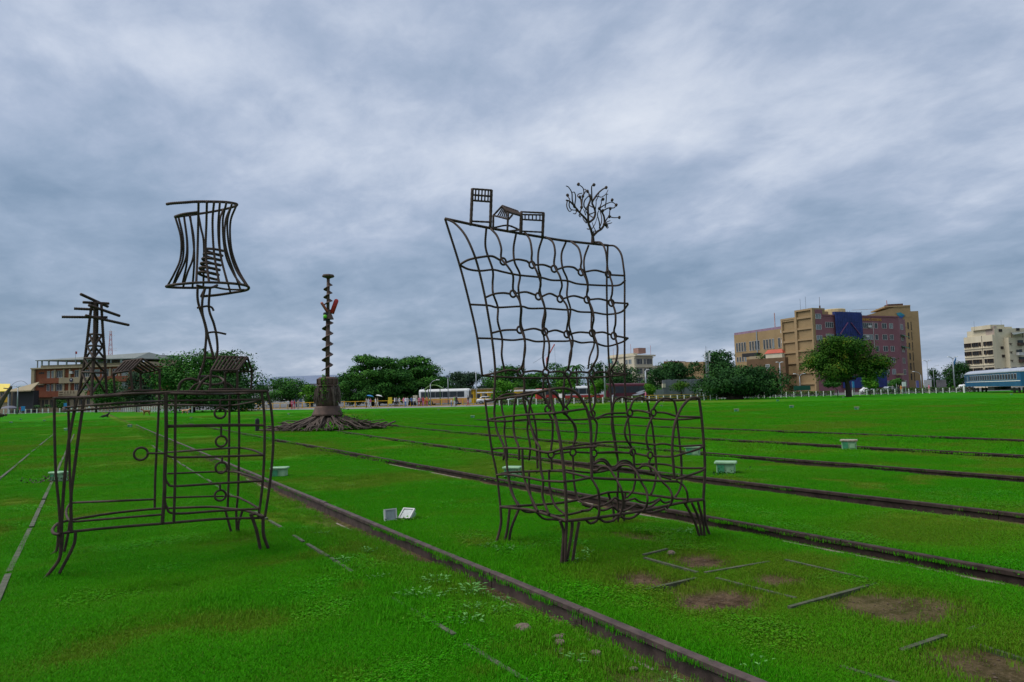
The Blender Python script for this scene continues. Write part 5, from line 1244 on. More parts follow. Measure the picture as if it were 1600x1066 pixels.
def capsule(p0, p1, r):
    p0, p1 = np.array(p0), np.array(p1); d = (p1 - p0) / np.linalg.norm(p1 - p0)
    pts = [p0] + [p1 - d * r * (1 - math.sin(t)) for t in np.linspace(0, 1.45, 6)]
    rr = [r] + [r * math.cos(t) for t in np.linspace(0, 1.45, 6)]
    return tube_geo(pts, rr, 12)
xo = lambda px: AX + (px - 512.0) * PXM / math.cos(YAW) * .93
v, f = capsule((xo(518), AY - .1, zc(490)), (xo(525.6), AY - .1, zc(467)), .125); mesh('red_tube', v, f, M['red_tube'], au, True)
v, f = capsule((xo(511.5), AY - .1, zc(488)), (xo(502.5), AY - .1, zc(473)), .075); mesh('faded_red_tube', v, f, M['salmon_tube'], au, True)
m_ = MB(); m_.lathe([(.02, -.10), (.085, -.07), (.10, 0), (.085, .07), (.02, .10)], (xo(507), AY - .24, zc(496)), 10); m_.obj('lime_lens', M['lime'], au, True)
# hanging driftwood round the drum
for k in range(54):
    a = random.uniform(0, 6.283); r_ = random.uniform(.53, .64); zt = zc(random.uniform(603, 612)); zb = zt - random.uniform(.45, 1.0)
    pts = [(AX + r_ * math.cos(a), AY + r_ * math.sin(a), zt)]
    for j in range(1, 5):
        a += random.uniform(-.05, .05); r_ += random.uniform(-.01, .05)
        pts.append((AX + r_ * math.cos(a), AY + r_ * math.sin(a), zt + (zb - zt) * j / 4))
    w = random.uniform(.025, .07)
    v, f = tube_geo(pts, np.array([.5, .9, 1, .8, .3]) * w, 5); mesh('driftwood_strip', v, f, M['wood'], au)
# mound of roots spilling out on the grass
for k in range(150):
    a = random.uniform(0, 6.283) if k > 40 else random.uniform(math.pi * .95, math.pi * 2.05)
    far = abs(math.cos(a - YAW * -1)) ** 1.5
    L = random.uniform(.8, 1.5) + far * random.uniform(.2, 1.1)
    r0 = random.uniform(.2, .72); zt = zc(650) - random.uniform(0, .20)
    n = 6; pts = []
    for j in range(n + 1):
        t = j / n; aa = a + random.uniform(-.10, .10) * t; rr = r0 + (L) * t
        z = zt * (1 - t) ** .9 * random.uniform(.92, 1.05) + .05 + .12 * max(0, random.gauss(0, .4)) * t
        pts.append((AX + rr * math.cos(aa), AY + rr * math.sin(aa), z))
    w = random.uniform(.028, .075)
    p = catmull(pts, .2); v, f = tube_geo(p, w * np.linspace(1.1, .25, len(p)) ** .7, 5); mesh('root', v, f, M['wood'], au)
for k in range(90):                      # broken stems piled low at both sides
    side = random.choice((-1, 1)); u = random.uniform(.9, 2.6) * side
    bx, by = AX + u * cy_ + random.uniform(-.5, .3) * sy_, AY - u * sy_ + random.uniform(-.6, .2)
    d = random.uniform(-.6, .6) + (0 if side > 0 else math.pi) - YAW; L = random.uniform(.5, 1.2); zz = random.uniform(.04, .52) * (1.35 - abs(u) / 2.6)
    pts = [(bx, by, zz), (bx + L * .5 * math.cos(d), by + L * .5 * math.sin(d), zz + random.uniform(-.02, .12)), (bx + L * math.cos(d), by + L * math.sin(d), max(.02, zz + random.uniform(-.15, .22)))]
    v, f = tube_geo(catmull(pts, .2), random.uniform(.02, .055), 5); mesh('root', v, f, M['wood'], au)
def leafpatch(n, c, s, size, flat=1.0):
    c = np.array(c); p = c + rng.normal(size=(n, 3)) * np.array(s)
    p[:, 2] = np.maximum(p[:, 2], .03)
    return leaf_quads(p, rng.normal(size=(n, 3)) + np.array([0, -.3, .6]), size * rng.uniform(.6, 1.3, n))
def leaf_quads(p, nrm, size):
    """diamond leaf clumps centred on p, facing nrm"""
    n = len(p)
    nrm = nrm / np.maximum(np.linalg.norm(nrm, axis=1), 1e-6)[:, None]
    r_ = rng.normal(size=(n, 3)); u = np.cross(nrm, r_); u /= np.maximum(np.linalg.norm(u, axis=1), 1e-6)[:, None]
    w = np.cross(nrm, u); s = np.asarray(size)[:, None]
    asp = rng.uniform(.45, .8, n)[:, None]
    v = np.stack([p - u * s * .5, p + w * s * .5 * asp + nrm * s * .06, p + u * s * .5, p - w * s * .5 * asp + nrm * s * .06], 1).reshape(-1, 3)
    b = np.arange(n) * 4
    return v, np.stack([b, b + 1, b + 2, b + 3], 1)
for c, s_, n in (((AX - .35, AY - .6, 2.1), (.10, .06, .3), 100), ((AX + 1.2, AY - 1.2, .5), (.40, .3, .16), 170), ((AX + .6, AY - .6, .9), (.2, .2, .2), 80), ((AX - .3, AY - .5, 2.75), (.09, .08, .1), 40)):
    v, f = leafpatch(n, c, s_, .10); mesh('creeper', v, f, M['leaf_bright'], au)

# ------------------------------------------------------------------ lawn lights and posts
M['mint'] = mat('pale_green_enamel', (0.14, 0.30, 0.14), .5, 0, 9, .1, 0, (0.30, 0.46, 0.28)); M['mintdark'] = mat('green_enamel', (0.05, 0.26, 0.12), .55, .35, 8); M['lens'] = mat('dusty_lamp_glass', (0.25, 0.29, 0.29), .3, .3, 12, spec=.5)
def lawn_light(x, y, yaw, s, lab, top=None, rusty=False, tilt=0.0, group_near=True):
    root = thing('lawn_light', lab, 'lawn light', (x, y, 0), 'box lights set in the lawn')
    def put(name, m_, ma, par=root):
        v = np.concatenate(m_.v); ca, sa = math.cos(yaw), math.sin(yaw); vx, vy, vz = v[:, 0] * s, v[:, 1] * s, v[:, 2] * s + tilt * v[:, 0] * s
        return mesh(name, np.stack([x + vx * ca - vy * sa, y + vx * sa + vy * ca, vz], 1), m_.f, ma, par)
    put_h = M['mint'] if s >= 1.0 and group_near else M['mintdark']
    h = put('housing', MB().box(-.15, .15, -.10, .10, -.02, .17, .012), put_h)
    put('lid', MB().box(-.18, .18, -.13, .13, .172, .205, .01), top or M['mint'])
    put('side_plate', MB().box(.02, .13, -.112, -.102, .02, .12), M['mint'], h)
    put('side_plate', MB().box(-.13, -.02, -.112, -.102, .01, .15), M['mintdark'], h)
    put('stake', MB().box(-.02, .02, -.02, .02, -.12, -.02), M['metal'])
    return root
M['lidrust'] = mat('rusty_lid', (0.16, 0.10, 0.06), .8, 0, 10, .2, 0, (0.45, 0.42, 0.34))
for px, d, yaw, s, lab, tp in ((437, None, .1, 1.0, 'mint green box light with pink-edged lid beside the wire dresser', None), (92, None, -.4, 1.0, 'mint green box light behind the dresser left legs, on the kerb line', None), (803, None, -.3, 1.0, 'pale green box light seen behind the armchair left arm', M['mint']), (1135, None, -.35, 1.15, 'pale-topped green box light standing clear to the right of the armchair', M['mint']), (1084, None, -.4, 1.1, 'pale green box light seen behind the armchair right arm, on a rail', None), (1327, None, -.5, 1.15, 'rusty-topped green box light standing by the third rail', M['lidrust'])):
    x, y = {437: (3.53, 15.45), 92: (-.5, 18.12), 803: (7.22, 11.95), 1135: (10.59, 9.54), 1084: (13.04, 12.79), 1327: (17.08, 11.19)}[px]
    lawn_light(x, y, yaw - YAW, s, lab, tp)
m_ = MB(); v, f = leafpatch(90, (7.1, 11.7, .06), (.22, .12, .05), .06); setp(mesh('weed_plant', v, f, M['leaf_mid'], None, False, (7.1, 11.7, 0)), 'dark green weed clump around the pale green light behind the armchair', 'weed', kind='stuff')
v, f = leafpatch(70, (10.4, 9.45, .05), (.16, .12, .04), .05); setp(mesh('weed_plant', v, f, M['leaf_mid'], None, False, (10.4, 9.45, 0)), 'dark green weed clump beside the pale-topped light right of the armchair', 'weed', kind='stuff')
v, f = leafpatch(110, (-.72, 18.0, .06), (.2, .15, .05), .05); setp(mesh('weed_plant', v, f, M['wood'], None, False, (-.72, 18.0, 0)), 'dead brown brush on the kerb line by the mint box light', 'weed', kind='stuff')
for px, py, s in ((105, 673, 1), (505, 663, .9), (18, 661, .9), (736, 653, 1), (1146, 643, 1.1), (1232, 637, 1.1), (1211, 627, 1.1), (1333, 640, 1.1), (1007, 645, .9), (1030, 635, .8), (605, 641, .9), (683, 641, .9), (1313, 622, .9), (1575, 617, 1.), (203, 667, 1), (70, 658, .8), (33, 656, .8), (450, 648, .9), (298, 654, .8)):
    d_ = H * 1089.0 / (py - (617 - .0245 * (px - 800)))
    x, y = spot(px, d_)
    lawn_light(x, y, random.uniform(-.6, .3) - YAW, s * .85, 'small low box light far out on the open lawn', random.choice((None, M['lidrust'], M['lidrust'], M['mintdark'])), group_near=False)
# tipped floodlight pair beside the exposed rail
fx, fy = 3.55, 8.83
for dx, dy, lab, rz, ti, wd in ((-.10, .03, 'upright grey-green floodlight head beside the rail between dresser and armchair', .5, 1.35, .075), (.12, 0.0, 'tilted white-faced floodlight head beside the rail between dresser and armchair', -.5, .75, .085)):
    root = thing('floodlight', lab, 'floodlight', (fx + dx, fy + dy, .02))
    Mx = Matrix.Translation((fx + dx, fy + dy, .07)) @ Matrix.Rotation(rz - YAW, 4, 'Z') @ Matrix.Rotation(ti, 4, 'X')
    def put(name, m_, ma, par=None):
        v = np.concatenate(m_.v); w = [tuple(Mx @ Vector(q)) for q in v]
        return mesh(name, w, m_.f, ma, par or root)
    put('housing', MB().box(-wd, wd, -.075, .075, -.07, .0, .012), M['mint'])
    rim = put('rim', MB().box(-wd - .01, wd + .01, -.085, -.07, -.012, .018).box(-wd - .01, wd + .01, .07, .085, -.012, .018).box(-wd - .01, -wd + .008, -.07, .07, -.012, .018).box(wd - .008, wd + .01, -.07, .07, -.012, .018), M['frame'])
    put('lens', MB().box(-wd + .01, wd - .01, -.068, .068, .001, .008), M['lens'], rim)
    put('bracket', MB().box(-.015, .015, -.02, .02, -.16, -.07), M['metal'])
v, f = leafpatch(60, (3.64, 8.70, .02), (.11, .05, .015), .035); setp(mesh('weed_plant', v, f, M['leaf_bright'], None, False, (3.62, 8.72, 0)), 'grassy weed clump at the base of the floodlight pair', 'weed', kind='stuff')
bx_, by_ = 7.82, 39.4
setp(MB().box(bx_ - .10, bx_ + .10, by_ - .08, by_ + .08, 0, .66, .02).tube([(bx_, by_, .6), (bx_ + .02, by_, .69)], .05, 8).obj('marker_post', M['dark'], None, False, (bx_, by_, 0)), 'short black marker post on the lawn left of the root mound', 'post')
# driftwood sculpture cut by the left edge of the view
dx_, dy_ = spot(-12, 78)
dw = thing('driftwood_sculpture', 'leaning driftwood trunk with a thin wire arc at the far left', 'sculpture', (dx_, dy_, 0))
k_ = 78 / 1089.0
def dl(px, py, o=0.0):
    q = spot(px, 78 + o); return (q[0], q[1], lift(px, py, 78))
v, f = tube_geo(catmull([dl(-14, 650), dl(-4, 637), dl(5, 622), dl(17, 604)], .4), np.linspace(.45, .14, len(catmull([dl(-14, 650), dl(-4, 637), dl(5, 622), dl(17, 604)], .4))), 7); mesh('trunk', v, f, M['wood'], dw)
v, f = tube_geo(catmull([dl(16, 604), dl(21, 599), dl(28, 596), dl(35, 596), dl(42, 601)], .2), .018, 5); mesh('wire_arc', v, f, M['dark'], dw)
v, f = tube_geo([dl(5, 607), dl(18, 608)], .06, 6); mesh('cross_stick', v, f, M['wood'], dw)
for k in range(26):
    a = random.uniform(-18, 11); p0 = dl(a, 651 - random.uniform(0, 6), random.uniform(-1, 1)); p1 = dl(a + random.uniform(-8, 8), 651.5 - random.uniform(0, 5), random.uniform(-1, 1))
    v, f = tube_geo([p0, p1], random.uniform(.05, .13), 5); mesh('root', v, f, M['wood'], dw)
# ------------------------------------------------------------------ paved edge and roads behind the lawn
def strip(name, pts, mat_, lab, cat, z=.004):
    """pts: list of (px, near depth, far depth)"""
    v, f = [], []
    for px, d0, d1 in pts:
        v += [(*spot(px, d0), z), (*spot(px, d1), z)]
    for i in range(len(pts) - 1):
        f.append((2 * i, 2 * i + 2, 2 * i + 3, 2 * i + 1))
    return setp(mesh(name, v, f, mat_), lab, cat, kind='structure')
strip('path', [(385, 128, 142), (520, 112, 128), (640, 108, 124), (770, 106, 118)], M['paving'], 'grey paved path along the far lawn edge', 'path', .004)
strip('road', [(-300, 168, 420), (100, 170, 420), (330, 142, 420), (520, 128.5, 420), (770, 118.5, 420), (1000, 118, 420), (1240, 132, 420), (1520, 142, 420), (1900, 150, 420)], M['asphalt'], 'grey road and station forecourt behind the lawn', 'road', .008)
# ------------------------------------------------------------------ fences
def fence(name, lab, path, gap, h, pw, rails, mpost, mrail, rail_r=.03, part='post'):
    x0, y0 = spot(*path[0])
    root = thing(name, lab, 'fence', (x0, y0, 0))
    pts = [np.array(spot(*p)) for p in path]
    for a, b in zip(pts[:-1], pts[1:]):
        L = np.linalg.norm(b - a); n = max(1, int(round(L / gap)))
        pm = None
        for k in range(n):
            p = a + (b - a) * k / n
            if pm is None:
                o = MB().box(p[0] - pw, p[0] + pw, p[1] - pw, p[1] + pw, 0, h, pw * .3).obj(part, mpost, root, False, (p[0], p[1], 0)); pm = o
            else:
                o = pm.copy(); COL.objects.link(o); o.parent = root; o.location = (p[0] - x0, p[1] - y0, 0)
        for rz in rails:
            d = (b - a) / L; nrm = np.array([-d[1], d[0]]) * rail_r
            q = [(*(a - nrm), rz - rail_r), (*(b - nrm), rz - rail_r), (*(b + nrm), rz - rail_r), (*(a + nrm), rz - rail_r), (*(a - nrm), rz + rail_r), (*(b - nrm), rz + rail_r), (*(b + nrm), rz + rail_r), (*(a + nrm), rz + rail_r)]
            MB().box8(q).obj('rail', mrail, root)
    return root
fence('picket_fence', 'low white post fence along the far lawn edge before the brown building', [(-60, 172), (130, 160), (190, 150), (305, 112)], 1.75, 1.05, .11, (.95,), M['white'], M['beige'])
fence('railing_fence', 'yellow tube railing along the paved path behind the auger column', [(372, 142), (520, 128), (640, 124), (772, 119)], 2.1, 1.15, .07, (1.10, .12), M['yellow'], M['yellow'], .05)
fence('post_fence', 'white-posted low wire fence in front of the hedge behind the armchair', [(778, 108), (1000, 104), (1225, 122), (1500, 130)], 1.45, .92, .06, (.35, .68), M['white'], M['beige'], .014)
fence('railing_fence', 'low yellow railing before the grey corrugated hoarding', [(1005, 112), (1065, 113), (1140, 116)], 2.2, 1.0, .06, (.98, .6), M['yellow'], M['yellow'], .05)
def hedge(name, lab, path, w, h, dens=26, ma=None):
    p, nn = [], []
    for a, b in zip(path[:-1], path[1:]):
        A, B = np.array(spot(*a)), np.array(spot(*b)); L = np.linalg.norm(B - A); n = int(L * dens * 3.2)
        t = rng.random(n)[:, None]; d = (B - A) / L; nr = np.array([-d[1], d[0]])
        off = rng.uniform(-w / 2, w / 2, n); zz = h * rng.random(n) ** .55 * (0.82 + .3 * vnoise(t[:, 0] * L, np.zeros(n), 3, .5))
        q = A + (B - A) * t + nr * off[:, None]
        p.append(np.column_stack([q, zz])); nn.append(np.column_stack([nr * np.sign(off)[:, None] * np.abs(off)[:, None] / w * 2 + rng.normal(size=(n, 2)) * .5, .3 + zz / h]))
    p = np.vstack(p); nn = np.vstack(nn)
    v, f = leaf_quads(p, nn, rng.uniform(.12, .30, len(p)))
    x, y = spot(*path[0])
    return setp(mesh(name, v, f, ma or M['hedge'], None, False, (x, y, 0)), lab, 'hedge')
hedge('clipped_hedge', 'clipped dark green hedge behind the white-posted fence by the coaches', [(770, 110), (870, 107), (1005, 106.5)], .9, .95, 60)
hedge('clipped_hedge', 'clipped hedge below the tan building, behind the white-posted fence', [(1140, 118), (1225, 125), (1300, 127)], .9, 1.0, 60)
hedge('clipped_hedge', 'clipped hedge behind the fence left of the blue railway coach', [(1345, 128), (1420, 131), (1515, 134)], 1.0, 1.15, 60)
hedge('clipped_hedge', 'low dark hedge at the foot of the grey hoarding', [(1010, 115), (1070, 116.5), (1120, 117)], .8, .8, 50)

# ------------------------------------------------------------------ trees
rng = np.random.default_rng(23); random.seed(23)
def blobs_crown(px, d, x0, x1, ytop, ybot, nblob, flat=.55, dome=1.0, gap=.0):
    """leaf masses set out through a domed crown; px bounds give its real width at depth d"""
    W_ = (x1 - x0) * 1.06 / 1089.0 * d; cxp = (x0 + x1) / 2
    zt, zb = lift(cxp, ytop, d), max(.3, lift(cxp, ybot, d))
    c = np.array(spot(cxp, d)); out = []
    for k in range(nblob):
        for _ in range(40):
            u = rng.uniform(-1, 1); w = rng.uniform(-1, 1); v = rng.random()
            lim = math.sqrt(max(0, 1 - v ** (2.3 * dome))) * (.74 + .26 * min(1, v * 3.2))
            if math.hypot(u, w) <= lim: break
        r_ = W_ * rng.uniform(.165, .25) * (18.0 / max(nblob, 8)) ** .34
        hr = r_ * rng.uniform(flat * .85, flat * 1.3)
        z = zb + (zt - zb) * v
        z = min(max(z, zb + hr * .6), zt - hr)
        du = u * (W_ / 2 - r_ * .7) * 1.12; dw = w * (W_ / 2 - r_ * .8) * .85
        out.append((np.array([c[0] + du * cy_ + dw * sy_, c[1] - du * sy_ + dw * cy_, z]), r_, hr))
    return out, c, zt, zb, W_
def crown_mesh(blobs, per, size):
    P_, N_ = [], []
    for c, r_, hr in blobs:
        n = int(per * rng.uniform(2.3, 3.0))
        d = rng.normal(size=(n, 3)); d[:, 2] += .45; d /= np.linalg.norm(d, axis=1)[:, None]
        rad = rng.uniform(.55, 1.08, n)[:, None]
        wob = 1 + .22 * np.sin(d[:, :1] * 7 + c[0]) * np.cos(d[:, 1:2] * 6 + c[2])
        P_.append(c + d * rad * wob * np.array([r_, r_, hr])); N_.append(d + rng.normal(size=(n, 3)) * .45 + np.array([0, 0, .25]))
    P_ = np.vstack(P_); N_ = np.vstack(N_)
    return leaf_quads(P_, N_, size * .68 * rng.uniform(.55, 1.4, len(P_)))
def tree(name, lab, d, x0, x1, ytop, ybot, leaf, nblob=26, per=130, size=.55, flat=.55, tpx=None, tr=.35, forks=5, dome=1.0, group=None, lean_=0.0):
    bl, c, zt, zb, W_ = blobs_crown(0, d, x0, x1, ytop, ybot, nblob, flat, dome)
    tpx = tpx if tpx is not None else (x0 + x1) / 2
    bx, by = spot(tpx, d)
    root = thing(name, lab, 'tree', (bx, by, 0), group)
    hz = zb + (zt - zb) * .25
    fork = (bx + lean_, by, max(.8, hz * .55))
    p = catmull([(bx, by, -.1), (bx + lean_ * .3, by, fork[2] * .5), fork], .4)
    v, f = tube_geo(p, np.linspace(tr * 1.35, tr * .85, len(p)), 9); mesh('trunk', v, f, M['bark'], root, True)
    order = sorted(range(len(bl)), key=lambda i: rng.random())[:forks]
    for i in order:
        e = bl[i][0]; mid_ = (np.array(fork) * .5 + e * .5) + np.array([0, 0, -.08 * (zt - zb)])
        p = catmull([fork, mid_, e], .5); v, f = tube_geo(p, np.linspace(tr * .62, tr * .12, len(p)), 6); mesh('limb', v, f, M['bark'], root, True)
    v, f = crown_mesh(bl, per, size)
    mesh('crown', v, f, leaf, root)
    return root
tree('broad_tree', 'tall bright green tree behind the model houses on the dresser', 118, 226, 412, 549, 636, M['leaf_mid'], 56, 170, .6, .6, 300, .4, 9, .9)
tree('dark_bush_tree', 'low dark green bushy tree under the tall tree behind the dresser', 112, 315, 408, 588, 644, M['leaf_dark'], 22, 150, .5, .7, 360, .25, 3, .8)
tree('leafy_tree', 'leafy green tree before the brown building behind the pylon model', 150, 128, 205, 592, 634, M['leaf_mid'], 20, 120, .55, .7, 150, .22, 4, .9)
tree('leafy_tree', 'grey-green tree between the brown building and the tall bright tree', 140, 185, 250, 580, 636, M['leaf_grey'], 20, 120, .55, .7, 215, .25, 4, .9)
tree('umbrella_tree', 'flat-topped tree left of the auger column before the blue roof', 165, 402, 484, 590, 626, M['leaf_mid'], 20, 120, .6, .45, 452, .35, 6, .7)
tree('leafy_tree', 'rounded green tree tucked behind the auger drum', 160, 466, 503, 600, 634, M['leaf_bright'], 12, 110, .55, .7, 486, .2, 3)
tree('rain_tree', 'huge spreading rain tree on the right of the auger column', 142, 520, 648, 555, 630, M['leaf_mid'], 80, 150, .62, .38, 585, .75, 10, .8)
tree('rain_tree', 'second huge rain tree joined to the one by the auger, over the bus shelter', 148, 588, 698, 557, 626, M['leaf_mid'], 70, 150, .62, .38, 642, .7, 9, .85)
tree('banyan_tree', 'grey-green tree in front of the yellow building beside lamp posts', 172, 690, 760, 580, 618, M['leaf_grey'], 24, 120, .62, .5, 724, .6, 7, .8)
tree('rain_tree', 'broad dark tree seen behind the left side of the armchair back', 185, 752, 836, 571, 620, M['leaf_mid'], 36, 130, .7, .5, 790, .5, 5, .8)
tree('rain_tree', 'broad dark rain tree seen through the middle of the armchair back', 190, 815, 915, 567, 620, M['leaf_mid'], 40, 130, .72, .45, 865, .5, 5, .8)
tree('dark_tree', 'dark green tree before the cream building behind the armchair right side', 172, 905, 1002, 566, 618, M['leaf_dark'], 38, 130, .68, .6, 950, .45, 4, .8)
tree('dark_tree', 'large dark tree behind the grey hoarding next to the cream building', 160, 1000, 1092, 564, 622, M['leaf_dark'], 44, 140, .66, .6, 1040, .5, 4, .7)
tree('dark_tree', 'tall dark round-topped tree behind the antenna mast', 150, 1070, 1165, 548, 615, M['leaf_dark'], 42, 150, .62, .65, 1120, .5, 4, .8)
tree('banyan_tree', 'wide low banyan with a thick dark trunk on the lawn edge', 112, 1078, 1236, 572, 618, M['leaf_dark'], 54, 150, .5, .45, 1145, 1.15, 14, .8)
tree('shade_tree', 'large round tree with yellowing leaves before the mauve building', 110, 1256, 1384, 523, 592, M['leaf_yellow'], 60, 200, .42, .6, 1322, .36, 12, .8, None, -.3)
tree('round_tree', 'round dark tree between the tan tower and the cream apartments', 190, 1464, 1514, 566, 604, M['leaf_dark'], 18, 120, .6, .8, 1490, .3, 4)
tree('young_tree', 'young light green tree behind the armchair left edge', 118, 761, 807, 594, 624, M['leaf_bright'], 16, 100, .42, .6, 783, .1, 4, .8)
tree('young_tree', 'young light green tree seen through the armchair, left of the white bus', 114, 866, 896, 593, 618, M['leaf_bright'], 12, 100, .4, .7, 880, .09, 4, .9)
tree('young_tree', 'young light green tree in front of the maroon coach', 113, 919, 948, 593, 616, M['leaf_bright'], 12, 100, .4, .7, 935, .09, 4, .9)
tree('lollipop_tree', 'small round bright green tree between the maroon coach and hoarding', 114, 1004, 1023, 599, 614, M['leaf_bright'], 8, 130, .34, .85, 1012, .08, 3)
tree('sparse_tree', 'thin sparse-leaved sapling before the grey corrugated hoarding', 113, 1043, 1076, 594, 612, M['leaf_yellow'], 7, 45, .4, .5, 1062, .08, 6, .8)
tree('young_tree', 'small dark tree left of the shade tree trunk before the fence', 120, 1284, 1312, 591, 606, M['leaf_mid'], 10, 100, .4, .7, 1305, .07, 3, .9)
tree('young_tree', 'small bright tree in front of the white car', 121, 1345, 1372, 585, 606, M['leaf_bright'], 10, 100, .4, .8, 1355, .07, 3, .9)
tree('young_tree', 'low bushy tree before the mauve building entrance', 150, 1384, 1408, 592, 606, M['leaf_mid'], 8, 90, .45, .8, 1395, .08, 3, .9)
tree('far_tree', 'low dark tree far behind beside the tan tower', 230, 1440, 1470, 575, 606, M['leaf_dark'], 10, 90, .7, .8, 1455, .2, 3)
tree('far_tree', 'dark green trees mass left of the auger, low behind the fence', 175, 395, 425, 600, 632, M['leaf_dark'], 10, 90, .6, .8, 410, .2, 3)
tree('far_tree', 'low dark green tree at the foot of the brown building', 178, 84, 106, 622, 643, M['leaf_mid'], 8, 90, .5, .8, 95, .12, 2)
def palm(px, d, ytop, lab, k_=1.0):
    x, y = spot(px, d); z = lift(px, ytop, d)
    root = thing('palm_tree', lab, 'palm', (x, y, 0))
    MB().tube(catmull([(x, y, 0), (x + .2, y, z * .5), (x, y, z - .3)], 1.5 * k_), .22 * k_, 7).obj('trunk', M['bark'], root, True)
    for k in range(13):
        a = k * 2.4 + random.uniform(-.2, .2); L = k_ * random.uniform(2.4, 3.2); v, f = [], []; e = random.uniform(.2, 1.0)
        for j in range(7):
            t = j / 6; rr = L * t; zz = z - .3 + L * (e * t - 1.15 * t * t); w = .34 * k_ * math.sin(math.pi * (.12 + .85 * t))
            cxx, cyy = x + rr * math.cos(a), y + rr * math.sin(a); qx, qy = -math.sin(a) * w, math.cos(a) * w
            v += [(cxx - qx, cyy - qy, zz - w * .5), (cxx, cyy, zz), (cxx + qx, cyy + qy, zz - w * .5)]
        for j in range(6):
            b = j * 3; f += [(b, b + 1, b + 4, b + 3), (b + 1, b + 2, b + 5, b + 4)]
        mesh('frond', v, f, M['leaf_dark'], root)
palm(899, 165, 571, 'palm with dark drooping fronds seen through the armchair back'); palm(879, 172, 574, 'paler palm beside the dark one behind the armchair back')
palm(58, 176, 632, 'small potted palm at the left foot of the brown building', .35); palm(74, 176, 631, 'small palm at the ground floor windows of the brown building', .38)

# ------------------------------------------------------------------ building helpers
class Fac:
    """a facade between two ground points; u metres along, v up, w outwards (towards the viewer)"""
    def __init__(s, p0, p1):
        s.a = np.array(p0, float); d = np.array(p1, float) - s.a; s.L = np.linalg.norm(d); s.d = d / s.L
        n = np.array([s.d[1], -s.d[0]])
        s.n = n
    def P(s, u, v, w):
        q = s.a + s.d * u + s.n * w
        return (q[0], q[1], v)
    def box(s, mb, u0, u1, v0, v1, w0, w1):
        return mb.box8([s.P(u0, v0, w1), s.P(u1, v0, w1), s.P(u1, v0, w0), s.P(u0, v0, w0), s.P(u0, v1, w1), s.P(u1, v1, w1), s.P(u1, v1, w0), s.P(u0, v1, w0)])
    def part(s, name, ma, par, *b):
        return s.box(MB(), *b).obj(name, ma, par)
    def window(s, par, u0, u1, v0, v1, pane=None, frame=None, mull=1, proud=.06, sill=False, wb=0.0):
        t = .07
        fr = MB()
        lo = wb - .02; proud = wb + proud
        s.box(fr, u0, u1, v0, v0 + t, lo, proud); s.box(fr, u0, u1, v1 - t, v1, lo, proud); s.box(fr, u0, u0 + t, v0 + t, v1 - t, lo, proud); s.box(fr, u1 - t, u1, v0 + t, v1 - t, lo, proud)
        for k in range(mull):
            c = u0 + (u1 - u0) * (k + 1) / (mull + 1)
            s.box(fr, c - t * .5, c + t * .5, v0 + t, v1 - t, lo, proud - .012)
        o = fr.obj('window', frame or M['frame'], par)
        s.part('pane', pane or M['glass'], o, u0 + t, u1 - t, v0 + t, v1 - t, wb - .01, wb + .012)
        if sill: s.part('sill', M['beige'], o, u0 - .1, u1 + .1, v0 - .14, v0 - .003, 0, .16)
        return o
def fpx(px0, d0, px1, d1): return Fac(spot(px0, d0), spot(px1, d1))
def rnd_pane(): return random.choice((M['glass'], M['glass'], M['glass_pale']))

# ---- tan and mauve office complex
cx0, cy0 = spot(1275, 190)
of = thing('office_complex', 'tan and mauve office block with blue scaffold netting behind the shade tree', 'building', (cx0, cy0, 0))
F1 = fpx(1148, 238, 1226, 215)                         # long tan wing
F2 = fpx(1224, 201, 1275, 190)                         # blank tan end
F3 = fpx(1275, 190, 1407, 201.5)                         # mauve front
F4 = fpx(1407, 201.5, 1417, 208)                         # mauve return
F5 = fpx(1335, 218, 1439, 214)                         # tan tower
h1 = lift(1226, 513, 215); h2a = lift(1235, 500, 198.5); h2b = lift(1260, 486, 193); h3 = lift(1300, 493, 191.3); h5a = lift(1340, 499, 218); h5 = lift(1412, 479, 215)
F1.part('wing_wall', M['tan'], of, 0, F1.L, 0, h1, -14, 0)
F1.part('roof_rail', mat('mauve_rail', (.25, .16, .22), .7, .2, 1), of, 0, F1.L, h1 + .003, h1 + .75, -.25, -.1)
n = 17
for k in range(n):
    if k in (3, 7, 11): pass
    u = F1.L * (k + .7) / (n + .6); wv = .95
    if k % 5 == 4: continue
    F1.window(of, u, u + wv, h1 - 5.9, h1 - 2.8, rnd_pane(), M['frame'], 0, .12)
    F1.window(of, u, u + wv * .95, h1 - 9.3, h1 - 7.6, rnd_pane(), M['frame'], 0, .08)
F1.part('drain_pipe', M['metal'], of, F1.L * .48, F1.L * .48 + .35, h1 - 10, h1 + .4, .003, .25)
s2 = F2.L * .47
F2.part('end_wall', M['tan'], of, 0, s2, 0, h2a, -6, 0); F2.part('end_wall', M['tan'], of, s2 + .003, F2.L, 0, h2b, -4, .15)
for blk, (u0, u1, ht) in enumerate(((0, s2, h2a), (s2, F2.L, h2b))):
    o = .15 * blk
    for k in range(7):
        v1 = h2b - 2.1 - k * 3.05 - (.2 if blk == 0 else 0)
        if v1 < 1: continue
        F2.part('floor_band', M['tan_edge'], of, u0 + .1, u1 - .1, v1, v1 + .55, o, o + .38)
    F2.part('edge_pier', M['tan_edge'], of, u0 + .02, u0 + .55, 0, ht, o + .002, o + .5); F2.part('edge_pier', M['tan_edge'], of, u1 - .5, u1 - .02, 0, ht, o + .002, o + .5)
    F2.part('coping', M['tan_edge'], of, u0, u1 + .05, ht + .003, ht + .5, -4, o + .5)
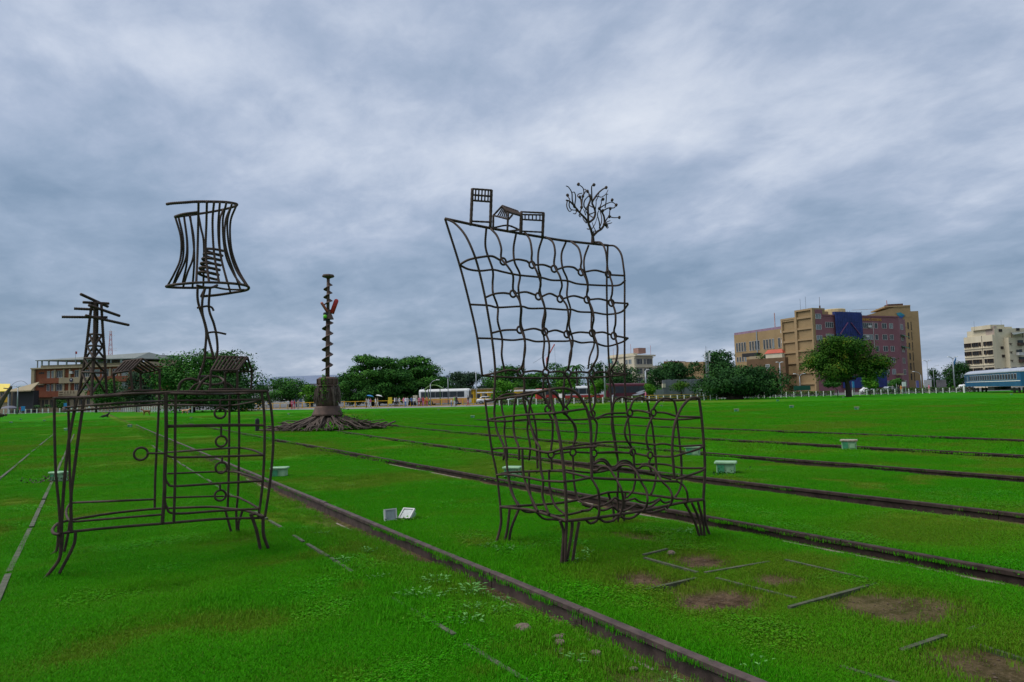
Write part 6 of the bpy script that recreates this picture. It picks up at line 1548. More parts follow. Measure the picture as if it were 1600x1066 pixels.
for k in range(7):
    v0 = h2a - 3.4 - k * 2.9
    if v0 > 1: F2.part('stair_landing', M['white'], of, -1.3, -.05, v0, v0 + .25, -2.2, -.6); F2.part('landing_rail', M['white'], of, -1.3, -1.2, v0 + .25, v0 + 1.0, -2.2, -.6)
st = F3.L * .092
F3.part('stair_wall', M['mauve'], of, 0.35, st, 0, h2b + .1, -5, .1)
F3.part('front_wall', M['mauve'], of, st + .003, F3.L, 0, h3, -11.2, 0)
F3.part('coping', M['mauve'], of, st, F3.L + .15, h3 + .003, h3 + .35, -11.2, .2)
fl = 3.3
U = lambda px: (px - 1275) / 132.0 * F3.L
for k in range(3):
    F3.window(of, U(1276.5), U(1284.6), h2b - 2.5 - k * fl * .9, h2b - 1.1 - k * fl * .9, M['glass_pale'], None, 1, .08, False, .1)
for k in range(6):
    v0 = lift(1400, 511.5, 196) - k * fl
    if v0 < 1: break
    for a, b, mu in ((1291, 1303, 3), (1346, 1363.5, 5), (1367, 1372, 0), (1379, 1386.5, 1), (1391, 1397, 1)):
        if k > 1 and a < 1350: continue
        if k > 3 and a < 1375: continue
        F3.window(of, U(a), U(b), v0, v0 + 1.55, rnd_pane() if a != 1391 or k else M['glass_pale'], None, mu, .07)
    F4.window(of, F4.L * .22, F4.L * .62, v0 - .1, v0 + 1.5, rnd_pane(), None, 1, .07)
    if k in (1, 2):
        m_ = MB(); m_.add([F4.P(F4.L * .15, v0 + 1.7, .02), F4.P(F4.L * .8, v0 + 1.7, .02), F4.P(F4.L * .8, v0 + 1.0, 1.5), F4.P(F4.L * .15, v0 + 1.0, 1.5), F4.P(F4.L * .15, v0 + 1.64, .02), F4.P(F4.L * .8, v0 + 1.64, .02), F4.P(F4.L * .8, v0 + .94, 1.5), F4.P(F4.L * .15, v0 + .94, 1.5)], [(0, 1, 2, 3), (7, 6, 5, 4), (3, 2, 6, 7), (0, 3, 7, 4), (1, 5, 6, 2)])
        m_.obj('awning', mat('green_awning', (.01, .16, .07), .6, .2, 2), of)
F4.part('return_wall', M['mauve'], of, .003, F4.L, 0, h3 - .05, -12, 0)
for (a, v0) in ((1356, lift(1356, 511, 195)), (1351, lift(1351, 527, 195))):
    F3.part('air_conditioner', M['frame'], of, U(a), U(a) + .9, v0, v0 + .6, .1, .6)
F3.part('cable', M['frame'], of, U(1364.5), U(1364.5) + .12, h3 - 9, h3 - 1.5, .01, .1); F3.part('entrance_canopy', M['beige'], of, U(1397), U(1404), 4.5, 5.0, .003, 1.2)
# blue netting with its scaffold tubes
na, nb = U(1304), U(1345)
F3.part('scaffold_net', M['netting'], of, na, nb, lift(1325, 530, 193) - 3, h3 + .7, .55, .62)
F3.part('scaffold_net', M['netting'], of, na + .05, nb - .05, h3 + .35, h3 + 1.15, -.4, .54)
for (a, b, vt) in ((1310, 1343, 4.6), (1359, 1379, 6.6)): F3.part('scaffold_net', M['netting'], of, U(a), U(b), 1.2, vt, .5, .57)
Mn = mat('scaffold_tube', (.02, .05, .17), .6, .2, 2)
for k in range(12):
    u = na + (nb - na) * k / 11; F3.part('scaffold_tube', Mn, of, u - .03, u + .03, h3 - 9, h3 + 1.1 + .4 * random.random(), .63, .69)
for k in range(5): F3.part('scaffold_tube', Mn, of, na, nb, h3 - 1.5 - k * 1.7, h3 - 1.44 - k * 1.7, .70, .76)
for (ua, va, ub, vb) in ((na + 1.2, h3 - 5.2, (na + nb) / 2 - .6, h3 - 1.9), (nb - 1.2, h3 - 5.2, (na + nb) / 2 + .6, h3 - 1.9)):
    MB().tube([F3.P(ua, va, .8), F3.P(ub, vb, .8)], .16, 6).obj('scaffold_brace', mat('mauve_brace', (.13, .05, .13), .7, .2, 2), of)
# roof rooms
F3.part('plant_room', M['tan'], of, U(1300), U(1318), h3 + .36, lift(1310, 483, 193), -12, -5); F3.part('plant_room', M['mauve'], of, U(1287.5), U(1299.5), h3 + .36, lift(1292, 486.5, 193), -10, -4)
rc = F3.P(U(1334), 0, -6.5); m_ = MB(); m_.lathe([(3.0, h3 + .36), (3.0, lift(1334, 481.5, 198)), (2.9, lift(1334, 481, 198))], (rc[0], rc[1], 0), 20); m_.obj('round_tank_room', mat('bright_cream', (.60, .47, .24), .8, .15, .6), of)
for px_, ht in ((1254.5, 6.2), (1263, 7.2)):
    q = spot(px_, 196); MB().tube([(q[0], q[1], h2b), (q[0], q[1], h2b + ht * .62)], .035, 5).obj('aerial', M['dark'], of)
q = F3.P(U(1314), 0, -7); m_ = MB().tube([(q[0], q[1], lift(1313, 483, 196)), (q[0], q[1], lift(1313, 460, 196))], .05, 5); m_.tube([(q[0], q[1], lift(1313, 483, 196)), (q[0], q[1], lift(1313, 474, 196))], .22, 6); m_.obj('aerial', M['rust'], of)
q = F1.P(F1.L * .70, 0, -3); MB().tube([(q[0], q[1], h1), (q[0], q[1], lift(1201, 488, 221))], .16, 5).obj('aerial', mat('striped_mast', (.45, .28, .27), .6, .3, 2, stretch=(1, 1, 3)), of)
# tan tower with emblem
u1 = F5.L * .77; va = h5a
m_ = MB(); pts_ = [(0, 0), (F5.L * .87, 0), (F5.L * .87, h5), (u1, h5), (u1, h5 + .003), (0, va)]
pts_ = [(0, 0), (F5.L * .885, 0), (F5.L * .885, h5), (F5.L * .66, h5), (0, va)]
v = [F5.P(u, vv, 0) for u, vv in pts_] + [F5.P(u, vv, -16) for u, vv in pts_]
m_.add(v, [(0, 1, 2, 3, 4), (9, 8, 7, 6, 5)] + [(i, 5 + i, 5 + (i + 1) % 5, (i + 1) % 5) for i in range(5)]); m_.obj('tower_wall', M['tan'], of)
F5.part('tower_wall', M['tan'], of, F5.L * .885 + .003, F5.L, 0, lift(1433, 486, 214.3), -15, -.02)
F5.part('roof_lip', M['tan_edge'], of, F5.L * .5, F5.L * .885, h5 + .003, h5 + .4, -15, .2)
q = F5.P(F5.L * .60, 0, -4); F5.part('roof_tank', M['rust'], of, F5.L * .60, F5.L * .83, h5 + .41, h5 + 1.3, -7, -3); MB().tube([(q[0], q[1], h5), (q[0], q[1], h5 + 2.6)], .1, 5).obj('aerial', M['salmon_tube'], of)
for k in range(8):
    v0 = lift(1425, 512, 210) - k * 3.15
    if v0 < 2: break
    F5.window(of, F5.L * .825, F5.L * .842, v0, v0 + 2.0, M['glass'], M['dark'], 0, .06)
    F5.window(of, F5.L * .875, F5.L * .8835, v0 - .4, v0 + 2.2, M['glass'], M['dark'], 0, .06)
for k in range(9): F5.part('joint_line', M['tan_edge'], of, 0, F5.L * .884, 1.5 + k * 3.0, 1.58 + k * 3.0, .002, .03)
UE = lambda px: (px - 1335) / 104.0 * F5.L
for nm_, poly, col_ in (('emblem_top', [(1404.5, 489), (1411, 488), (1418, 492.5), (1407, 493.5)], (.02, .20, .27)), ('emblem_middle', [(1406, 493.8), (1417, 493), (1414, 496), (1408, 496)], (.015, .10, .26)), ('emblem_bottom', [(1408, 496.5), (1414, 496.3), (1411, 499.5)], (.07, .05, .20))):
    n_ = len(poly); vf = [F5.P(UE(px_), lift(px_, py_, 215), .25) for px_, py_ in poly]; vb = [F5.P(UE(px_), lift(px_, py_, 215), .003) for px_, py_ in poly]
    MB().add(vf + vb, [tuple(range(n_)), tuple(reversed(range(n_, 2 * n_)))] + [(i, n_ + i, n_ + (i + 1) % n_, (i + 1) % n_) for i in range(n_)]).obj(nm_, mat(nm_ + '_paint', col_, .5, .1, 2), of)
def lettering(txt, fac, u, v, size, ma, par, depth=.08):
    c = bpy.data.curves.new('lettering', 'FONT'); c.body = txt; c.size = size; c.extrude = depth
    o = bpy.data.objects.new('lettering', c); COL.objects.link(o)
    dg = bpy.context.evaluated_depsgraph_get(); me = bpy.data.meshes.new_from_object(o.evaluated_get(dg)); COL.objects.unlink(o); bpy.data.objects.remove(o)
    vs = [fac.P(u + q.co.x, v + q.co.y, .05 + q.co.z) for q in me.vertices]; fs = [tuple(p.vertices) for p in me.polygons]
    return mesh('lettering', vs, fs, ma, par)
M['gilt'] = mat('gilt_letters', (.52, .27, .05), .5, .2, 3)
lettering('ARKING SYSTEMS', F3, U(1345.5), h3 - 1.15, 1.02, M['gilt'], of)
# ---- low tan annexe with red roof before the long wing
x, y = spot(1200, 196)
an = thing('annexe', 'low brown annexe with a red roofed hut on its terrace', 'building', (x, y, 0)); FA = fpx(1166, 204, 1226, 194)
ha = lift(1200, 560, 198); FA.part('wall', mat('brown_wall', (.13, .075, .035), .8, .2, .4), an, 0, FA.L, 0, ha, -1.5, 0)
FA.window(an, FA.L * .50, FA.L * .60, ha - 3.2, ha - 1.7, M['glass_pale'], M['white'], 1); FA.part('parapet', M['beige'], an, FA.L * .06, FA.L * .36, ha + .003, ha + .85, -.6, -.3)
FA.part('hut_wall', M['stain'], an, FA.L * .50, FA.L * .92, ha + .003, ha + 1.3, -1.4, -.2)
v = [FA.P(FA.L * .48, ha + 1.31, 0), FA.P(FA.L * .95, ha + 1.31, 0), FA.P(FA.L * .90, ha + 2.4, -.8), FA.P(FA.L * .53, ha + 2.4, -.8), FA.P(FA.L * .48, ha + 1.31, -1.6), FA.P(FA.L * .95, ha + 1.31, -1.6)]
MB().add(v, [(0, 1, 2, 3), (3, 2, 5, 4), (0, 3, 4), (1, 5, 2), (0, 4, 5, 1)]).obj('red_roof', M['roofred'], an)
FA.part('shade_net', M['dark'], an, -FA.L * .18, FA.L * .22, ha + .9, ha + 1.9, -3, -1)
v, f = leafpatch(120, FA.P(FA.L * .38, ha + .6, -1), (1.2, .6, .4), .5); mesh('terrace_plants', v, f, M['leaf_mid'], an)
# ---- cream apartments on the right
x, y = spot(1551, 240); ap = thing('apartment_block', 'stained cream apartment block with dark window bands behind the blue coach', 'building', (x, y, 0))
A1 = fpx(1507, 253, 1552, 240); A2 = fpx(1552, 240, 1680, 244.5); ha = lift(1551, 523, 240); hb = lift(1552, 513.5, 240)
A1.part('wall', M['stain'], ap, 0, A1.L, 0, ha, -2, 0)
A2.part('wall', M['cream'], ap, .9, A2.L, 0, hb, -12, 0.1)
M['steelbrown'] = mat('rusty_window_grille', (.07, .045, .035), .7, .3, 2)
for k in range(5):
    v0 = ha - 3.7 - k * 3.0
    if v0 < 1: break
    for a, b in ((.02, .09), (.11, .17), (.19, .26), (.30, .52), (.55, .60), (.70, .78), (.81, .99)):
        o = A1.window(ap, A1.L * a, A1.L * b, v0, v0 + 1.45, M['glass'], M['steelbrown'], max(0, int((b - a) * 12)), .3)
    A1.part('ledge', M['stain'], ap, 0, A1.L, v0 - .75, v0 - .5, .002, .3)
A1.part('corner_pipe', M['steelbrown'], ap, A1.L * .64, A1.L * .645, 0, ha, .002, .12)
A1.part('roof_room', mat('pinkish_render', (.40, .32, .27), .85, .15, .4), ap, A1.L * .42, A1.L - .05, ha + .003, lift(1530, 512.5, 247), -1.9, -.8)
A2.part('roof_room', M['stain'], ap, 0.05, A2.L * .17, hb + .003, lift(1560, 507.5, 241), -9, -.5); A2.part('roof_room', M['stain'], ap, A2.L * .19, A2.L * .26, hb + .003, hb + .6, -9, -.5)
UA = lambda px: (px - 1552) / 128.0 * A2.L
for px_, py_, w in ((1562, 517, 5), (1589, 515, 5), (1563, 544, 4), (1564, 557, 4), (1584, 549, 4), (1597, 551, 6), (1594, 552, 3), (1598, 534, 4)):
    v0 = lift(px_, py_ + 2, 241); A2.window(ap, UA(px_), UA(px_ + w), v0, v0 + .95, M['glass'], M['steelbrown'], 1, .2, False, 2.0 if px_ > 1570 and py_ > 528 else .1)
for py_ in (538, 551, 564):
    v0 = lift(1571, py_, 241); A2.part('pipe_bracket', M['steelbrown'], ap, UA(1569), UA(1573), v0, v0 + .15, 2.002, 2.4); A2.part('vent_pipe', M['steelbrown'], ap, UA(1571.5), UA(1572), v0 - .6, v0 - .003, 2.002, 2.2)
for i, (py_, px_, w) in enumerate(((537, 1582, 8), (552, 1579, 8), (563, 1582, 14))):
    v0 = lift(px_, py_ + 4, 240); b_ = A2.part('balcony', M['frame'] if i == 1 else M['steelbrown'], ap, UA(px_), UA(px_ + w), v0, v0 + 1.0, 2.002, 3.2); A2.part('balcony_window', M['glass'], b_, UA(px_ + .5), UA(px_ + w - .5), v0 + 1.003, v0 + 1.9, 2.002, 2.5)
A2.part('roof_wing', M['cream'], ap, UA(1569), A2.L, 0, lift(1580, 528, 240), .103, 2.0)
m_ = MB(); m_.add([A2.P(UA(1566), lift(1566, 524.5, 239), 5), A2.P(UA(1600), lift(1592, 518, 239), 5), A2.P(UA(1610), lift(1600, 518, 239), 0.3), A2.P(UA(1580), lift(1580, 519, 239), 0.3), A2.P(UA(1566), lift(1566, 525.2, 239), 5), A2.P(UA(1600), lift(1592, 518.7, 239), 5), A2.P(UA(1610), lift(1600, 518.7, 239), 0.3), A2.P(UA(1580), lift(1580, 519.7, 239), 0.3)], [(0, 1, 2, 3), (7, 6, 5, 4), (0, 4, 5, 1), (1, 5, 6, 2), (2, 6, 7, 3), (3, 7, 4, 0)]); m_.obj('sheet_roof', M['roofgrey'], ap)
for px_ in (1568, 1585): A2.part('roof_post', M['steelbrown'], ap, UA(px_), UA(px_) + .15, lift(px_, 529, 240), lift(px_, 521, 240), 3.5, 3.65)
for px_, yt in ((1525, 502), (1567.5, 500)): q = spot(px_, 246); MB().tube([(q[0], q[1], hb - .5), (q[0], q[1], lift(px_, yt, 246))], .03, 5).obj('aerial', M['dark'], ap)
# ---- cream building behind the armchair
x, y = spot(975, 230); cb = thing('office_building', 'cream building with roof aerials seen behind the armchair right side', 'building', (x, y, 0))
C1 = fpx(951, 236, 990, 224); C2 = fpx(990, 224, 1019, 227.8); hc1 = lift(955, 553.5, 234); hc = lift(990, 557, 224)
C1.part('wall', M['cream'], cb, 0, C1.L - .1, 0, hc1 - .4, -1.5, 0); C2.part('wall', M['cream'], cb, .9, C2.L, 0, hc, -11, 0.05); C2.part('corner_pier', M['cream'], cb, -.05, .89, 0, hc - .05, -1.2, .15)
C1.part('sign_panel', mat('teal_sign', (.10, .30, .27), .5, .2, 2), cb, -.5, 1.6, hc1 - 3, hc1 - 1, .003, .25)
for k in range(4):
    v0 = lift(985, 569, 226) - k * 3.1
    if v0 < 1: break
    for a, b in ((.10, .18), (.33, .40), (.62, .76), (.79, .97)): C1.window(cb, C1.L * a, C1.L * b, v0, v0 + 1.5, M['glass'] if a < .5 else M['glass_pale'], None, 1, .08)
    for a, b in ((.10, .42), (.50, .62), (.66, .95)): C2.window(cb, C2.L * a, C2.L * b, v0 - .2, v0 + 1.6, M['glass'], None, 3 if b - a > .2 else 1, .12, False, .05)
    C2.part('ledge', M['cream'], cb, 0, C2.L, v0 + 1.9, v0 + 2.15, .053, .5)
C2.part('eave_slab', M['cream'], cb, -.1, C2.L + .6, hc + .003, hc + .5, -14, .9)
C1.part('lift_room', mat('pink_block', (.30, .17, .14), .8, .2, 1), cb, C1.L * .70, C1.L * .90, hc1 - .39, hc1 + 1.4, -6, -3); C2.part('low_wing', M['cream'], cb, C2.L + .003, C2.L * 2.1, 0, lift(1030, 572, 232), -12, -.3)
for px_, yt in ((958, 545), (985.5, 538), (1016.5, 540)): q = spot(px_, 231); MB().tube([(q[0], q[1], hc - .5), (q[0], q[1], lift(px_, yt, 231))], .05, 5).obj('aerial', M['salmon_tube'], cb)
# ---- far roofs
x, y = spot(450, 265); wh = thing('warehouse', 'long blue-grey roofed warehouse far behind the trees left of the auger', 'building', (x, y, 0)); WF = fpx(392, 268, 520, 262)
M['bluegrey'] = mat('blue_grey_roof', (.13, .17, .25), .6, .12, .2)
WF.part('wall', M['frame'], wh, 0, WF.L, 0, lift(450, 601, 265), -30, 0); v = [WF.P(-1, lift(450, 601, 265) + .003, .8), WF.P(WF.L + 1, lift(450, 601, 265) + .003, .8), WF.P(WF.L + 1, lift(450, 588, 285), -18), WF.P(-1, lift(450, 588.5, 285), -18), WF.P(-1, lift(450, 601, 265) + .003, -32), WF.P(WF.L + 1, lift(450, 601, 265) + .003, -32)]
MB().add(v, [(0, 1, 2, 3), (3, 2, 5, 4), (0, 3, 4), (1, 5, 2), (0, 4, 5, 1)]).obj('roof', M['bluegrey'], wh)
WF.part('door_panel', M['bluegrey'], wh, WF.L * .45, WF.L * .62, 0, 5, .003, .1)
x, y = spot(1060, 245); lb = thing('low_building', 'low pink and tan roofline just above the dark tree behind the hoarding', 'building', (x, y, 0)); LF = fpx(1036, 250, 1098, 238)
LF.part('wall', M['beige'], lb, 0, LF.L * .55, 0, lift(1050, 567, 248), -10, 0); LF.part('wall', M['tan'], lb, LF.L * .55 + .003, LF.L, 0, lift(1085, 566, 240), -10, .1); LF.part('parapet', M['brick'], lb, 0, LF.L * .2, lift(1050, 567, 248) + .003, lift(1040, 566, 248) + .3, -9, -.1)
# ---- brown institute on the left
x, y = spot(52, 192); br_ = thing('brown_building', 'red-brown tiled three storey building with open roof canopy behind the pylon model', 'building', (x, y, 0)); BF = fpx(51, 192, 232, 186)
UB = lambda px: (px - 51) / 181.0 * BF.L
VB = lambda py, px=90: lift(px, py, 190)
BF.part('wall', M['brick'], br_, 0, BF.L, VB(621), VB(576), -16, 0); BF.part('ground_floor', M['beige'], br_, 0, BF.L, 0, VB(621) - .003, -16, -.6)
BF.part('end_pier', M['beige'], br_, -.3, .7, 0, VB(576), -15.9, .5)
BF.part('roof_slab', M['beige'], br_, -.3, BF.L + .3, VB(576) + .003, VB(574), -16.2, .8)
BF.part('roof_parapet', M['beige'], br_, UB(60), BF.L, VB(574) + .003, VB(570), -15, -.4)
for a, b, y0_, y1_, ma in ((64, 95, 599, 591, M['brick']), (95.1, 150, 599.5, 590.8, M['beige']), (150.2, 232, 599, 591, M['brick']), (51.8, 95, 620.5, 611.5, M['brick']), (95.1, 140, 619.5, 611, M['beige']), (140.2, 232, 620, 612, M['brick'])):
    BF.part('spandrel_panel', ma, br_, UB(a), UB(b) - .01, VB(y0_), VB(y1_), .003, .75)
for k, (yt, yb) in enumerate(((579.5, 590.5), (600.5, 611))):
    for a, b, mu in ((73, 77.5, 1), (80, 85, 1), (88.5, 99, 3), (117, 123, 1), (131, 140, 2), (146, 156, 3), (160, 170, 3), (176, 182, 1), (190, 200, 3)): BF.window(br_, UB(a), UB(b), VB(yb), VB(yt), random.choice((M['glass'], M['glass_pale'])), M['frame'], mu, .08)
    for a in (85.3, 99.5, 109, 125, 142.5, 172, 186): BF.part('pilaster', M['beige'], br_, UB(a), UB(a + 2.3), VB(yb) - .05, VB(yt) + .3, .003, .4)
    for a in (59.5, 62.5, 65.5): BF.window(br_, UB(a), UB(a + 2.2), VB(yt + 4), VB(yt + 1.5), M['glass'], M['dark'], 0, .05)
BF.part('canopy_ledge', M['beige'], br_, UB(56), UB(70), VB(601), VB(598.5), .003, .5); BF.part('air_conditioner', M['frame'], br_, UB(111), UB(115), VB(585), VB(581), .1, .7)
for a in (56, 62, 68, 76, 84, 92, 101, 113, 122, 134, 148): BF.window(br_, UB(a), UB(a + 5), 1.2, VB(624), M['glass'], M['beige'], 1, .06, False, -.6)
q = BF.P(UB(115), VB(594.7), .78); 
def disc(c, r, fac, w0, w1, n=16): 
    vf = [tuple(np.array(fac.P(c[0] + r * math.cos(t), c[1] + r * math.sin(t), w1))) for t in np.linspace(0, 2 * math.pi, n, endpoint=False)]; vb = [tuple(np.array(fac.P(c[0] + r * math.cos(t), c[1] + r * math.sin(t), w0))) for t in np.linspace(0, 2 * math.pi, n, endpoint=False)]
    return MB().add(vf + vb, [tuple(range(n)), tuple(reversed(range(n, 2 * n)))] + [(i, n + i, n + (i + 1) % n, (i + 1) % n) for i in range(n)])
em = disc((UB(115), VB(594.7)), .55, BF, .753, .85).obj('emblem', mat('emblem_blue', (.03, .03, .06), .6, .2, 2), br_); disc((UB(115), VB(593.7)), .2, BF, .853, .88).obj('emblem_mark', M['frame'], em)
M['signbrown'] = mat('brown_sign_strokes', (.09, .05, .025), .7, .2, 2)
for a in (96.5, 98.0, 99.5, 101.0):
    for v_ in (613.3, 617.0): BF.part('sign_stroke', M['signbrown'], br_, UB(a), UB(a + .9), VB(v_ + .8), VB(v_ - .8), .753, .80)
for a in (104.5, 109, 113.7, 118.3):
    BF.part('sign_stroke', M['signbrown'], br_, UB(a), UB(a + 1.8), VB(613.4), VB(612.9), .753, .80); BF.part('sign_stroke', M['signbrown'], br_, UB(a + .7), UB(a + 1.1), VB(615.5), VB(612.2), .753, .81); BF.part('sign_stroke', M['signbrown'], br_, UB(a - .1), UB(a + 2.0), VB(615.2), VB(614.7), .753, .80)
BF.part('sign_stroke', M['signbrown'], br_, UB(103), UB(114), VB(617.6), VB(617.2), .753, .80)
# open roof canopy
rz = VB(561); 
v = [BF.P(UB(55.5), VB(561.8), .5), BF.P(UB(213), VB(561.5, 213), 1.0), BF.P(UB(231), VB(559.5, 230), -12), BF.P(UB(62), VB(561), -15), BF.P(UB(82), VB(557.2), -6.5), BF.P(UB(210), VB(550.3, 210), -5.5)]
v2 = [(a, b, c - .18) for a, b, c in v]
MB().add(v + v2, [(0, 1, 5, 4), (4, 5, 2, 3), (0, 4, 3), (1, 2, 5), (6, 10, 11, 7), (10, 9, 8, 11), (0, 6, 7, 1), (1, 7, 8, 2), (2, 8, 9, 3), (3, 9, 6, 0)]).obj('canopy_roof', M['roofgrey'], br_)
for a in (55.8, 62.5, 73.5, 88, 102, 117, 135, 150, 165, 172, 187, 188.5, 205): BF.part('canopy_post', M['metal'], br_, UB(a), UB(a) + (.15 if a < 56 else .3), VB(575) if a < 56 else VB(570), VB(562.3), -.3, 0.0)
BF.part('roof_room', M['frame'], br_, UB(107), UB(150), VB(570) + .003, VB(563), -9, -4); BF.window(br_, UB(109), UB(113), VB(569), VB(564.5), M['glass'], None, 1, .06, False, -4)
q = spot(116, 189); MB().tube([(q[0], q[1], VB(570)), (q[0], q[1], VB(551))], .05, 5).obj('flag_pole', M['metal'], br_); MB().box(q[0] - .1, q[0] + .35, q[1] - .02, q[1] + .02, VB(554.5), VB(550.5)).obj('flag', M['red_tube'], br_)
x, y = spot(235, 200); gb = thing('glass_building', 'small glazed turquoise rooftop building behind the brown building end', 'building', (x, y, 0)); GF = fpx(226, 200, 248, 198); GF.part('wall', M['beige'], gb, 0, GF.L, 0, lift(236, 562, 199), -8, 0)
GF.part('glazing', mat('turquoise_glass', (.06, .17, .20), .25, .25, .6), gb, 0.05, GF.L - .05, lift(236, 562, 199) + .003, lift(236, 557, 199), -7, -.1); GF.part('roof', M['roofgrey'], gb, -.2, GF.L + .2, lift(236, 557, 199) + .003, lift(236, 555.5, 199), -7.5, .3)
# ---- shed and yellow shop at far left
x, y = spot(30, 180); sh = thing('canopy_shed', 'dark open shed under a pale sloping roof beside the brown building', 'shed', (x, y, 0)); SF = fpx(9, 183, 51, 180)
SV = lambda py: lift(30, py, 181)
SF.part('back_wall', M['dark'], sh, .3, SF.L, 0, SV(611), -1.6, -1.5); SF.part('side_post', M['metal'], sh, SF.L * .06, SF.L * .06 + .5, 0, SV(611.5), -.5, 0)
v = [SF.P(0, SV(611), .5), SF.P(SF.L - .1, SV(610.5), .5), SF.P(SF.L, SV(597.5), -1.6), SF.P(SF.L * .1, SV(610), -1.6)]; MB().add(v + [(a, b, c - .25) for a, b, c in v], [(0, 1, 2, 3), (7, 6, 5, 4), (0, 4, 5, 1), (1, 5, 6, 2), (2, 6, 7, 3), (3, 7, 4, 0)]).obj('roof', M['beige'], sh)
SF.part('side_wall', M['dark'], sh, SF.L - .3, SF.L - .05, 0, SV(611.5), -1.45, -.2)
x, y = spot(0, 186); ys = thing('yellow_shop', 'yellow-roofed shop front at the far left behind the driftwood', 'shop', (x, y, 0)); YF_ = fpx(-40, 188, 15, 186); YV = lambda py: lift(0, py, 187)
YF_.part('wall', M['beige'], ys, 0, YF_.L, 0, YV(612), -8, 0); YF_.part('yellow_band', M['yellow'], ys, 0, YF_.L - .05, YV(629), YV(621), .003, .4); M['bright_yellow'] = mat('bright_yellow_sheet', (.66, .50, .03), .5, .1, 1)
v = [YF_.P(-1, YV(611.5), 1), YF_.P(YF_.L + .5, YV(611.5), 1), YF_.P(YF_.L * .72, YV(600), -3), YF_.P(-1, YV(598), -3)]; MB().add(v + [(a, b, c - .2) for a, b, c in v], [(0, 1, 2, 3), (7, 6, 5, 4), (0, 4, 5, 1), (1, 5, 6, 2), (2, 6, 7, 3), (3, 7, 4, 0)]).obj('roof', M['bright_yellow'], ys)
for a in (.62, .75, .88): YF_.window(ys, YF_.L * a, YF_.L * (a + .09), YV(620), YV(613), M['glass'], None, 1, .1)
# ---- yellow building and bus canopy
x, y = spot(745, 150); yb = thing('yellow_building', 'bright yellow low building behind the lamp posts left of the armchair', 'building', (x, y, 0)); YB_ = fpx(700, 153, 806, 149); BV = lambda py: lift(745, py, 151); M['wallyellow'] = mat('yellow_wall', (.62, .40, .01), .7, .1, .6)
YB_.part('wall', M['wallyellow'], yb, 0, YB_.L, 0, BV(609), -6, 0); YB_.part('roof', M['beige'], yb, -.3, YB_.L + .3, BV(609) + .003, BV(607.5), -6.2, .4)
for a in (.30, .42, .52, .62, .8): YB_.window(yb, YB_.L * a, YB_.L * a + 1.1, BV(623), BV(616), M['glass'], M['dark'], 0, .06)
for a in (.36, .47, .57, .68): YB_.part('pilaster', M['yellow'], yb, YB_.L * a, YB_.L * a + .3, 0, BV(609.5), .003, .2)
x, y = spot(800, 130); cn = thing('bus_canopy', 'long white flat canopy on cream pillars behind the armchair', 'canopy', (x, y, 0)); CN = fpx(743, 134, 856, 128); CV = lambda py: lift(800, py, 131)
CN.part('roof', M['white'], cn, 0, CN.L * .26, CV(613), CV(611.5), -3, 0); CN.part('roof', M['white'], cn, CN.L * .3, CN.L, CV(612), CV(609.5), -3, 0)
for a in (.04, .34, .45, .62, .88): CN.part('pillar', M['cream'], cn, CN.L * a, CN.L * a + .5, 0, CV(613), -1.5, -1.0)
# ---- hoarding
x, y = spot(1070, 120); hd = thing('corrugated_hoarding', 'tall grey corrugated metal hoarding with white panels', 'hoarding', (x, y, 0)); HF = fpx(1033, 121, 1118, 124); HV = lambda py: lift(1070, py, 122)
M['corr'] = mat('corrugated_sheet', (.15, .16, .175), .6, 0, .8, 0, .2, (.27, .28, .30), stretch=(1.2, 1.2, .05)); M['corr2'] = mat('paler_corrugated_sheet', (.24, .25, .26), .6, .15, .8, 0, .2, stretch=(1.2, 1.2, .05))
n = 20
for k in range(n):
    u0, u1 = HF.L * k / n, HF.L * (k + 1) / n - .02; m_ = MB()
    for j in range(6):
        a = u0 + (u1 - u0) * j / 6; b = u0 + (u1 - u0) * (j + 1) / 6; HF.box(m_, a, b - .003, 0, HV(593.5) + .05 * (k % 3), -.1, .06 if j % 2 else .0)
    m_.obj('sheet_panel', M['corr'] if k % 4 else M['corr2'], hd)
HF2 = fpx(1019, 119, 1034, 119.5)
for k in range(4): HF2.part('white_panel', M['corr2'], hd, HF2.L * k / 4, HF2.L * (k + .94) / 4, .1, HV(608), 0, .08)
HF3 = fpx(1089.5, 119, 1105, 119.5); HF3.part('white_panel', M['white'], hd, 0, HF3.L, .2, HV(603), 0, .08); HF3.part('panel_notice', M['brick'], hd, HF3.L * .25, HF3.L * .42, HV(613), HV(611), .083, .1); HF3.part('panel_notice', M['bluegrey'], hd, HF3.L * .55, HF3.L * .85, HV(612), HV(611), .083, .1)
HF.part('notice_box', M['cream'], hd, -.2, HF.L * .035, HV(605), HV(599), .1, .4)
